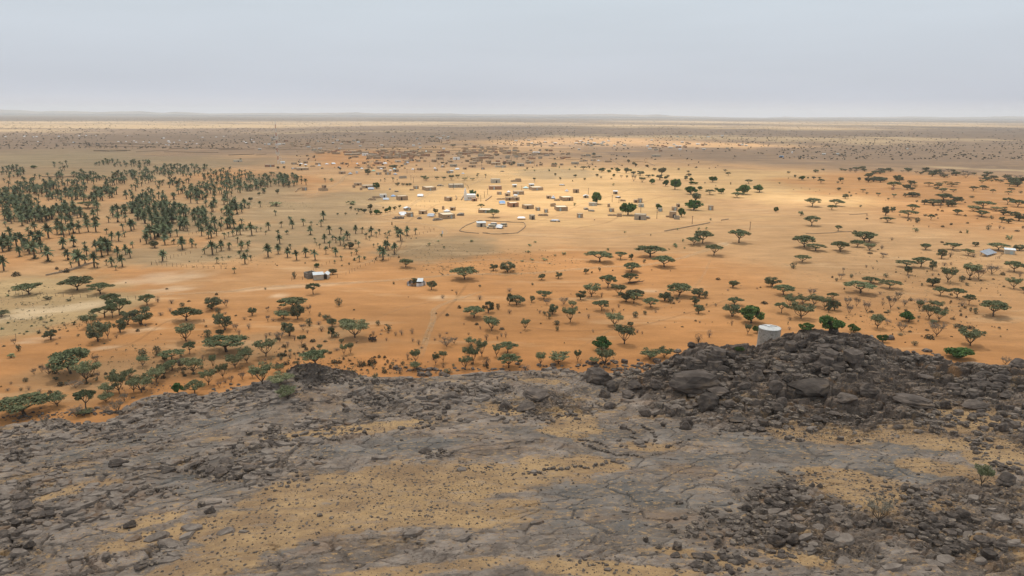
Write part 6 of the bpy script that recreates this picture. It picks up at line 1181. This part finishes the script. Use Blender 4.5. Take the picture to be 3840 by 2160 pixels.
def solar():
    t = TILES['Z5']; a = at(t[0] + 1050 / t[2], t[1] + 668 / t[2]); b_ = at(t[0] + 1430 / t[2], t[1] + 545 / t[2]); o = empty('solar_array', tuple(a)); u = b_ - a; u[2] = 0; L = np.linalg.norm(u); u /= L; nv = np.array([-u[1], u[0], 0]); w_ = 3.0
    q = lambda s, v, z: tuple(u * s + nv * v + np.array([0, 0, z])); mb = MB(); mb.add([q(0, 0, .7), q(L, 0, .7), q(L, w_, 1.9), q(0, w_, 1.9), q(0, 0, .78), q(L, 0, .78), q(L, w_, 1.98), q(0, w_, 1.98)], [(0, 3, 2, 1), (4, 5, 6, 7), (0, 1, 5, 4), (1, 2, 6, 5), (2, 3, 7, 6), (3, 0, 4, 7)])
    M['panel'] = mottled('solar_glass', (0.20, 0.23, 0.28), (0.28, 0.31, 0.36), .8, .15, 0); mb.build('panel', M['panel'], o)
    for s in (.4, L / 2, L - .4):
        MB().tube([q(s, .2, -.3), q(s, .2, .75)], [.06, .06], 5).build('leg', M['sheet'], o); MB().tube([q(s, w_ - .2, -.3), q(s, w_ - .2, 1.8)], [.06, .06], 5).build('leg', M['sheet'], o)
    special(o, 'long tilted row of solar panels inside the square stick fence', 'solar panels')
solar()
def mast():
    px, py = 960 + 225 / 2.6833, 400 + 575 / 2.6833; p = at(px, py); d = depth_of(p); H = (575 - 152) / 2.6833 * d / F; o = empty('radio_mast', tuple(p)); M['mred'] = mottled('mast_red', (0.30, 0.10, 0.08), (0.38, 0.13, 0.10), 1, .5, 0); M['mwhite'] = mottled('mast_white', (0.60, 0.60, 0.58), (0.68, 0.68, 0.66), 1, .5, 0)
    R = 1.0; ns = 11; c3 = [(R * math.cos(a), R * math.sin(a)) for a in (0.5, 2.6, 4.7)]
    for s in range(ns):
        z0, z1 = H * s / ns, H * (s + 1) / ns; k0, k1 = 1 - .55 * s / ns, 1 - .55 * (s + 1) / ns; mb = MB()
        for j in range(3):
            a, b_ = c3[j], c3[(j + 1) % 3]; mb.tube([(a[0] * k0, a[1] * k0, z0), (a[0] * k1, a[1] * k1, z1)], [.11, .11], 4)
            zm = (z0 + z1) / 2; mb.tube([(a[0] * k0, a[1] * k0, z0), (b_[0] * k0, b_[1] * k0, zm)], [.06, .06], 3); mb.tube([(b_[0] * k0, b_[1] * k0, zm), (a[0] * k1, a[1] * k1, z1)], [.06, .06], 3); mb.tube([(a[0] * k1, a[1] * k1, z1), (b_[0] * k1, b_[1] * k1, z1)], [.06, .06], 3)
        mb.build('lattice_section', M['mred' if s % 2 else 'mwhite'], o)
    for z, x in ((H * .62, 0), (H * .57, .6), (H * .42, -.5), (H * .26, .5), (H * .22, 0)):
        for sx in (-1.5, 1.5): MB().box(sx - .2 + x * .2, sx + .2 + x * .2, -.25, .15, z, z + 2.6).build('antenna', M['mwhite'], o)
        MB().box(-1.6, 1.6, -.08, .08, z + .9, z + 1.05).build('bracket', M['mwhite'], o)
    special(o, 'tall red and white lattice radio mast', 'radio mast')
    o2 = at(960 + 245 / 2.6833, 400 + 540 / 2.6833); s = depth_of(o2) / F / 2.6833; o = empty('antenna_frame', tuple(o2)); mb = MB(); W_ = 10 * s; H_ = 38 * s
    for sx in (-W_, W_): mb.tube([(sx, 0, -.4), (sx * .9, 0, H_)], [.14, .12], 4)
    mb.tube([(-W_, 0, H_), (W_, 0, H_)], [.14, .14], 4); mb.tube([(-W_, 0, H_ * .2), (W_ * .9, 0, H_ * .7)], [.09, .09], 4); mb.tube([(W_, 0, H_ * .2), (-W_ * .9, 0, H_ * .7)], [.09, .09], 4); mb.build('lattice', M['mwhite'], o); special(o, 'short white lattice frame standing beside the radio mast', 'antenna frame')
mast()
def car(tile, x, y, wpx, paint, label, yaw, cover=None):
    ox, oy, s_ = TILES[tile]; p = at(ox + x / s_, oy + y / s_); L = 4.7; o = empty('parked_car', tuple(p), yaw)
    prof = [(-2.35, .45), (-2.3, .95), (-1.3, 1.08), (2.25, 1.1), (2.35, .5)]; V = [(a, s, z) for s in (-.88, .88) for a, z in prof]; n = len(prof)
    MB().add(V, [tuple(range(n)), tuple(range(2 * n - 1, n - 1, -1))] + [(i, (i + 1) % n, n + (i + 1) % n, n + i) for i in range(n)]).build('body', M[paint], o)
    cb = [(-1.25, 1.08), (-.7, 1.66), (1.9, 1.70), (2.2, 1.1)]; V = [(a, s, z) for s in (-.74, .74) for a, z in cb]; n = 4
    MB().add(V, [tuple(range(n)), tuple(range(2 * n - 1, n - 1, -1))] + [(i, (i + 1) % n, n + (i + 1) % n, n + i) for i in range(n)]).build('windows', M['glass'], o); MB().box(-.72, 1.92, -.78, .78, 1.67, 1.77).build('roof', M[cover or paint], o)
    for wx in (-1.5, 1.45):
        for wy in (-.9, .9):
            wv = MB().tube([(wx, wy - .11, .36), (wx, wy + .11, .36)], [.36, .36], 14).build('wheel', M['black'], o); MB().tube([(wx, wy - .125, .36), (wx, wy + .125, .36)], [.19, .19], 10).build('rim', M['sheet'], wv)
    for wy in (-.6, .6): MB().box(-2.37, -2.29, wy - .16, wy + .16, .68, .84).build('headlight', M['lid'], o)
    special(o, label, 'car')
car('Z1', 915, 1265, 150, 'cream', 'cream station wagon parked in the brushwood ringed yard', -.15)
car('Z1', 950, 1215, 150, 'white', 'white pickup car half hidden behind the cream station wagon', .1)
car('Z1', 1195, 1222, 130, 'cream', 'pale car with a tan roof parked behind the white ridge tent', .15, 'roof')
def blue_tarp():
    x, y = 2880 + 137 / 2.6833, 400 + 512 / 2.6833; p = at(x, y); s = depth_of(p) / F / 2.6833; o = empty('blue_building', tuple(p)); X = 19 * s; MB().box(-X, X, 0, X * .8, -.5, 18 * s).build('wall', M['blue'], o); MB().box(-X - .2, X + .2, -.2, X * .8 + .2, 18 * s + .003, 18 * s + .25).build('roof', M['sheet'], o)
    MB().box(-.6, .6, -.05, -.003, -.1, 2).build('door', M['dark'], o); special(o, 'lone bright blue building out on the dark plain', 'building')
blue_tarp()
# fallen tree
def fallen():
    p = at(1920 + 930 / 2.0125, 900 + 328 / 2.0125); o = empty('fallen_tree', tuple(p)); mb = MB(); mb.tube([(-2.5, 0, .25), (0, .2, .45), (2.2, 0, .7)], [.35, .28, .12], 7)
    for a, z in ((.5, 1.2), (1.2, 1.6), (1.9, 1.0), (2.3, 1.4), (-.6, .9)): mb.tube([(a, .1, .5), (a + .7, random.uniform(-.8, .8), z)], [.12, .04], 5)
    mb.build('trunk', M['bark'], o); special(o, 'fallen bare tree trunk lying beside the small umbrella acacia', 'tree')
fallen()
# goats standing in a huddle
M['goat'] = mottled('goat_hair', (0.035, 0.028, 0.024), (0.06, 0.048, 0.04), 3, .9, .3)
def goat_mesh():
    me = bpy.data.meshes.new('goat'); J = [((0, 0, .55), .17), ((.32, 0, .58), .16), ((-.34, 0, .58), .15), ((.5, 0, .74), .09), ((.62, 0, .9), .075), ((.78, 0, .84), .045), ((.3, .1, .3), .045), ((.32, .1, .02), .03), ((.3, -.1, .3), .045), ((.32, -.1, .02), .03), ((-.34, .1, .32), .055), ((-.38, .1, .18), .03), ((-.34, .1, .02), .028), ((-.34, -.1, .32), .055), ((-.38, -.1, .18), .03), ((-.34, -.1, .02), .028), ((-.5, 0, .7), .03), ((.56, .1, .95), .025), ((.56, -.1, .95), .025)]
    E = [(0, 1), (0, 2), (1, 3), (3, 4), (4, 5), (1, 6), (6, 7), (1, 8), (8, 9), (2, 10), (10, 11), (11, 12), (2, 13), (13, 14), (14, 15), (2, 16), (4, 17), (4, 18)]
    return skin_mesh('goat', J, E, M['goat'])
def skin_mesh(name, J, E, mat, sub=1):
    me = bpy.data.meshes.new(name); me.from_pydata([j[0] for j in J], E, []); o = bpy.data.objects.new('tmp_' + name, me); col.objects.link(o)
    sk = o.modifiers.new('Skin', 'SKIN'); 
    if not me.skin_vertices: me.skin_vertices.new() if hasattr(me.skin_vertices, 'new') else None
    bpy.context.view_layer.update()
    if me.skin_vertices:
        for i, j in enumerate(J): me.skin_vertices[0].data[i].radius = (j[1], j[1]); me.skin_vertices[0].data[i].use_root = (i == 0)
    ss = o.modifiers.new('Sub', 'SUBSURF'); ss.levels = sub; ss.render_levels = sub
    dg = bpy.context.evaluated_depsgraph_get(); res = bpy.data.meshes.new_from_object(o.evaluated_get(dg)); bpy.data.objects.remove(o); res.name = name; res.materials.clear(); res.materials.append(mat); return res
GOAT = goat_mesh()
for k in (5, 6, 7, 8, 0, 1, 2, 3, 4):
    px, py = 1398 + (k % 5 - 2) * 4.6 + random.uniform(-1, 1), 1282 - (k // 5) * 6 + random.uniform(-1, 1); p = at(px, py); o = link('goat', GOAT); o.location = tuple(p); o.rotation_euler = (0, 0, random.choice([0, 3.1, .5, 2.6]) + random.uniform(-.3, .3)); o.scale = (1.1, 1.1, 1.1)
    tag(o, 'dark goat huddled in the tight herd, ' + ('near row, ' if k < 5 else 'far row, ') + ['leftmost', 'second from left', 'third from left', 'fourth from left', 'fifth from left'][k % 5], 'goat', 'goats huddled on the open sand')
# people
def person(px, py, robe, label, yaw=0.0):
    M['skin'] = M.get('skin') or mottled('skin', (0.10, 0.06, 0.04), (0.13, 0.08, 0.055), 3, .6, 0)
    s = [((0, 0, .95), .15), ((0, 0, 1.2), .16), ((0, 0, 1.42), .15), ((0, 0, 1.52), .06), ((0, .01, 1.66), .10), ((.19, 0, 1.40), .07), ((.25, .02, 1.12), .05), ((.24, -.1, .90), .04), ((-.19, 0, 1.40), .07), ((-.25, .02, 1.12), .05), ((-.24, -.1, .90), .04), ((.10, 0, .88), .10), ((.12, -.05, .48), .07), ((.12, .02, .06), .05), ((.12, -.12, .03), .04), ((-.10, 0, .88), .10), ((-.12, .12, .48), .07), ((-.12, .22, .07), .05), ((-.12, .08, .03), .04)]
    E = [(0, 1), (1, 2), (2, 3), (3, 4), (2, 5), (5, 6), (6, 7), (2, 8), (8, 9), (9, 10), (0, 11), (11, 12), (12, 13), (13, 14), (0, 15), (15, 16), (16, 17), (17, 18)]
    p = at(px, py); o = empty('person', tuple(p), yaw); link('body', skin_mesh('body', s, E, M['skin'], 2), o)
    mb = MB(); n = 14; V = []; f = []; prof = [(.34, .22), (.30, .6), (.24, 1.0), (.26, 1.3), (.22, 1.46), (.09, 1.52)]
    for r_, z in prof: V += [(r_ * 1.15 * math.cos(2 * math.pi * i / n), r_ * .75 * math.sin(2 * math.pi * i / n), z) for i in range(n)]
    for j in range(len(prof) - 1):
        for i in range(n): f.append((j * n + i, j * n + (i + 1) % n, (j + 1) * n + (i + 1) % n, (j + 1) * n + i))
    MB().add(V, f).build('robe', M[robe], o, True); MB().tube([(0, .02, 1.66), (0, .02, 1.74), (0, .02, 1.80)], [.125, .13, .05], 10).build('headscarf', M[robe], o, True)
    special(o, label, 'person')
person(1659, 878, 'canvas', 'person in a long white robe walking on the track junction', .4)
person(1470, 844, 'dark', 'person in dark clothes standing above the palm row', 1.2)
person(527, 909, 'dark', 'person in dark clothes walking between the palms', 2.0)

# ---------------------------------------------------------------- tracks: thin sheets on the sand
def track(tile, pts_, wd, strength=.5, rgb=(0.60, 0.43, 0.25)):
    ox, oy, s_ = TILES[tile]; W = [at(ox + x / s_, oy + y / s_) for x, y in pts_]; Q = []
    for k in range(len(W) - 1):
        p0, p1, p2, p3 = W[max(k - 1, 0)], W[k], W[k + 1], W[min(k + 2, len(W) - 1)]; L = np.linalg.norm(p2 - p1); m = max(2, int(L / 2.0))
        for i in range(m):
            t = i / m; Q.append(.5 * ((2 * p1) + (-p0 + p2) * t + (2 * p0 - 5 * p1 + 4 * p2 - p3) * t * t + (-p0 + 3 * p1 - 3 * p2 + p3) * t ** 3))
    Q.append(W[-1]); Q = np.array(Q); V = []; A = []; cs = [(-1, 0), (-.6, .8), (0, .5), (.6, .8), (1, 0)]
    T_ = np.gradient(Q[:, :2], axis=0); T_ /= np.linalg.norm(T_, axis=1)[:, None] + 1e-9
    for i, q in enumerate(Q):
        nx, ny = -T_[i, 1], T_[i, 0]; e = min(1, i / 4, (len(Q) - 1 - i) / 4)
        for c, a in cs: V.append((q[0] + nx * c * wd, q[1] + ny * c * wd)); A.append(a * e)
    V = np.array(V); d_ = np.hypot(V[:, 0], V[:, 1]); Z = plain(V[:, 0], V[:, 1]) + .05 + d_ * .0001 + 0.06 * sstep(200, 900, d_); f = []
    for i in range(len(Q) - 1):
        for j in range(4): a = i * 5 + j; f.append((a, a + 1, a + 6, a + 5))
    me = mesh_np('path', np.column_stack([V, Z]), np.array(f), True, {'fade': np.array(A)}); m, n, b = base_mat('worn_track', .95, .1); b.inputs['Base Color'].default_value = (*rgb, 1)
    al = mth(n, 'MULTIPLY', attr(n, 'fade'), rng_(n, noise(n, .35, 5, .7), .35, .6, strength * .3, strength)); n.links.new(al, b.inputs['Alpha']); me.materials.append(m)
    tag(link('path', me), 'faint pale vehicle track worn in the sand', None, None, 'structure')
track('R2', [(-900, 420), (-300, 395), (0, 360), (400, 335), (860, 315), (1200, 290), (1500, 262), (1700, 258), (2100, 250), (2600, 205), (2900, 195), (3150, 150), (3380, 85), (3600, 10)], 1.5, .55)
track('T2', [(-200, 960), (100, 905), (460, 890), (900, 900), (1100, 960), (1260, 1010), (1380, 990)], 2.0, .5); track('T2', [(480, 890), (620, 870), (850, 755), (900, 700), (1100, 620), (1160, 540)], 2.2, .5)
track('T2', [(900, 700), (1150, 560), (1250, 520), (1800, 480), (2300, 470)], 2.5, .4); track('T2', [(1200, 1150), (1500, 1165), (1800, 1200), (1900, 1270), (1700, 1400), (1450, 1470), (1000, 1600)], 1.8, .4)
track('T2', [(1260, 1110), (1400, 1060), (1560, 990), (1700, 900), (1900, 800), (2140, 790), (2300, 720)], 2.0, .5); track('T1', [(1560, 580), (1640, 600), (2000, 590), (2400, 620), (2576, 650)], 2.4, .6); track('T1', [(1500, 520), (1900, 470), (2300, 455)], 3, .5)
track('T3', [(-100, 1290), (400, 1310), (900, 1330), (1300, 1290), (1700, 1240), (2100, 1160), (2576, 1105), (3300, 1100)], 1.8, .3); track('R3', [(-700, 900), (-600, 620), (-550, 500), (-200, 380)], 1.0, .5)
track('T1', [(0, 1300), (300, 1250), (800, 1200), (1300, 1160), (1700, 1190)], 2.0, .2); track('R2', [(1130, 180), (1500, 165), (1900, 150), (2300, 190)], 1.4, .4); track('T3', [(1180, 700), (1400, 590), (1650, 560), (2100, 600), (2576, 640)], 3, .3)

for k, pts_ in enumerate([('R2', [(1250, 820), (1290, 700), (1360, 600), (1480, 480), (1560, 380), (1600, 320)]), ('R2', [(900, 600), (1100, 520), (1400, 460), (1900, 440)]), ('R3', [(0, 640), (400, 690), (900, 660), (1300, 560), (1700, 430)]), ('R3', [(500, 820), (900, 600), (1150, 500), (1400, 330), (1500, 150)]),
    ('R1', [(300, 880), (700, 850), (1000, 780), (1250, 620), (1500, 560)]), ('R1', [(900, 730), (1100, 700), (1350, 640)]), ('R4', [(0, 380), (300, 370), (600, 410), (1000, 430)]), ('R4', [(200, 150), (700, 180), (1200, 160), (1700, 60)]), ('T4', [(100, 1130), (700, 1080), (1100, 1070), (1900, 1010)]), ('T4', [(0, 880), (600, 900), (1200, 1040), (1900, 1250)]),
    ('T3', [(600, 1240), (1000, 1150), (1200, 1000), (1600, 900), (2200, 950)]), ('T3', [(200, 1180), (500, 1080), (700, 980), (1000, 900), (1200, 830)]), ('T2', [(1500, 1180), (1700, 1060), (1850, 980), (2100, 970)]), ('T2', [(600, 1000), (900, 1010), (1250, 1120), (1600, 1180)])]):
    track(pts_[0], pts_[1], .55 if k < 8 else .9, .32, (0.56, 0.37, 0.20) if k % 2 else (0.30, 0.18, 0.09))

# ================================================================ labels: look + where it stands + order among its likes
LM = [('the concrete water tank', 2885, 1250), ('the high dark outcrop', 3000, 1400), ('the dark rock knob', 1210, 1425), ('the farm sheds', 1200, 1035), ('the scrap metal pen', 1562, 1065), ('the fenced straw field', 150, 1150),
 ('the seedling plot', 740, 975), ('the solar panels', 3722, 952), ('the brushwood ringed yard', 1850, 862), ('the white mosque', 1768, 745), ('the radio mast', 1043, 600), ('the round shade trees', 2300, 780), ('the long earth wall', 2560, 855),
 ('the fallen trunk', 2390, 1062), ('the goat herd', 1398, 1280), ('the large grey house', 2400, 815), ('the blue tent', 1884, 762), ('the dry shrub on the rocks', 3290, 1950), ('the small tree on the rocks', 3680, 1810),
 ('the blue building', 2931, 588), ('the far thicket', 3500, 660), ('the old quarter', 1480, 585), ('the ring of stones', 2300, 1690), ('the ochre gravel hollow', 1450, 1860), ('the grey rock sheet', 2350, 1950), ('the stepped ledges', 420, 1780),
 ('the sloping rock edge', 300, 1560), ('the grass pocket', 130, 1850), ('the lone wide acacia', 1742, 1035), ('the big twin acacia', 2640, 900), ('the palm row', 1380, 870), ('the long mud farmhouse', 1685, 810), ('the northern palm belt', 500, 620), ('the dark grove acacia', 330, 770),
 ('the grove centre', 600, 850), ('the outer palms', 150, 960), ('the small dune field', 2150, 660), ('the sunlit bare sand', 3050, 730), ('the eastern acacia row', 3600, 770), ('the stony gully', 1500, 1340), ('the weeping olive tree', 1330, 1240), ('the largest left acacia', 270, 1380),
 ('the three left acacias', 290, 1080), ('the leaning acacia pair', 2150, 1230), ('the tank side acacia', 2810, 1200), ('the wide flat acacia', 3228, 1090), ('the right edge acacia', 3725, 1180), ('the first far hamlet', 650, 535), ('the far white roofs', 2350, 545), ('the far right plain', 3300, 540), ('the village edge', 1230, 690), ('the eastern huts', 2540, 810)]
ORD = ['', 'first', 'second', 'third', 'fourth', 'fifth', 'sixth', 'seventh', 'eighth', 'ninth', 'tenth', 'eleventh', 'twelfth', 'thirteenth', 'fourteenth', 'fifteenth', 'sixteenth']
from collections import defaultdict
def where(px, py):
    best = min(LM, key=lambda l: ((px - l[1]) ** 2 + ((py - l[2]) * 2.0) ** 2)); dx, dy = px - best[1], (py - best[2]) * 2.2
    if abs(dy) > abs(dx): rel = 'beyond' if dy < 0 else 'in front of'
    elif abs(dx) < 60: rel = 'beside'
    else: rel = 'left of' if dx < 0 else 'right of'
    return rel + ' ' + best[0]
GRP = {'building': 'mud houses and huts of the village', 'tent': 'canvas tents among the houses', 'wall': 'low walls around the plots', 'fence': 'fences of sticks and brushwood'}
buckets = defaultdict(list)
for it in ITEMS:
    if it['fixed']: continue
    it['base'] = (it['look'] + ' ' + it['noun'] + ' ' + where(it['px'], it['py'])).strip(); buckets[it['base']].append(it)
for it in ITEMS:
    if it['fixed']: it['label'] = it['fixed']
for base, L in buckets.items():
    if len(L) == 1: L[0]['label'] = base; continue
    L.sort(key=lambda t: t['py'])
    # split big buckets into rows by depth, then count from the left inside a row
    nrow = max(1, min(3, (len(L) + 5) // 6)); rowsn = {1: [''], 2: ['far row', 'near row'], 3: ['far row', 'middle row', 'near row']}[nrow]
    for k in range(nrow):
        seg = sorted(L[k * len(L) // nrow:(k + 1) * len(L) // nrow], key=lambda t: t['px'])
        for i, t in enumerate(seg):
            if len(seg) == 1: tail = rowsn[k] or 'first'
            else:
                o_ = 'leftmost' if i == 0 else ('rightmost' if i == len(seg) - 1 else (ORD[i + 1] + ' from left' if i + 1 < len(ORD) else 'number %d from left' % (i + 1)))
                tail = (rowsn[k] + ' ' if rowsn[k] else '') + o_
            t['label'] = base + ', ' + tail
for it in ITEMS:
    lb = ' '.join(it['label'].split()).replace('in front of', 'before')
    if len(lb.split()) > 16: lb = lb.replace(' the ', ' ', 1)
    if len(lb.split()) > 16: lb = lb.replace(' the ', ' ')
    if len(lb.split()) > 16: lb = lb.replace(' row', '')
    o = it['o']; o['label'] = lb; o['category'] = it['cat']; g = it['group'] or GRP.get(it['cat'])
    if g: o['group'] = g
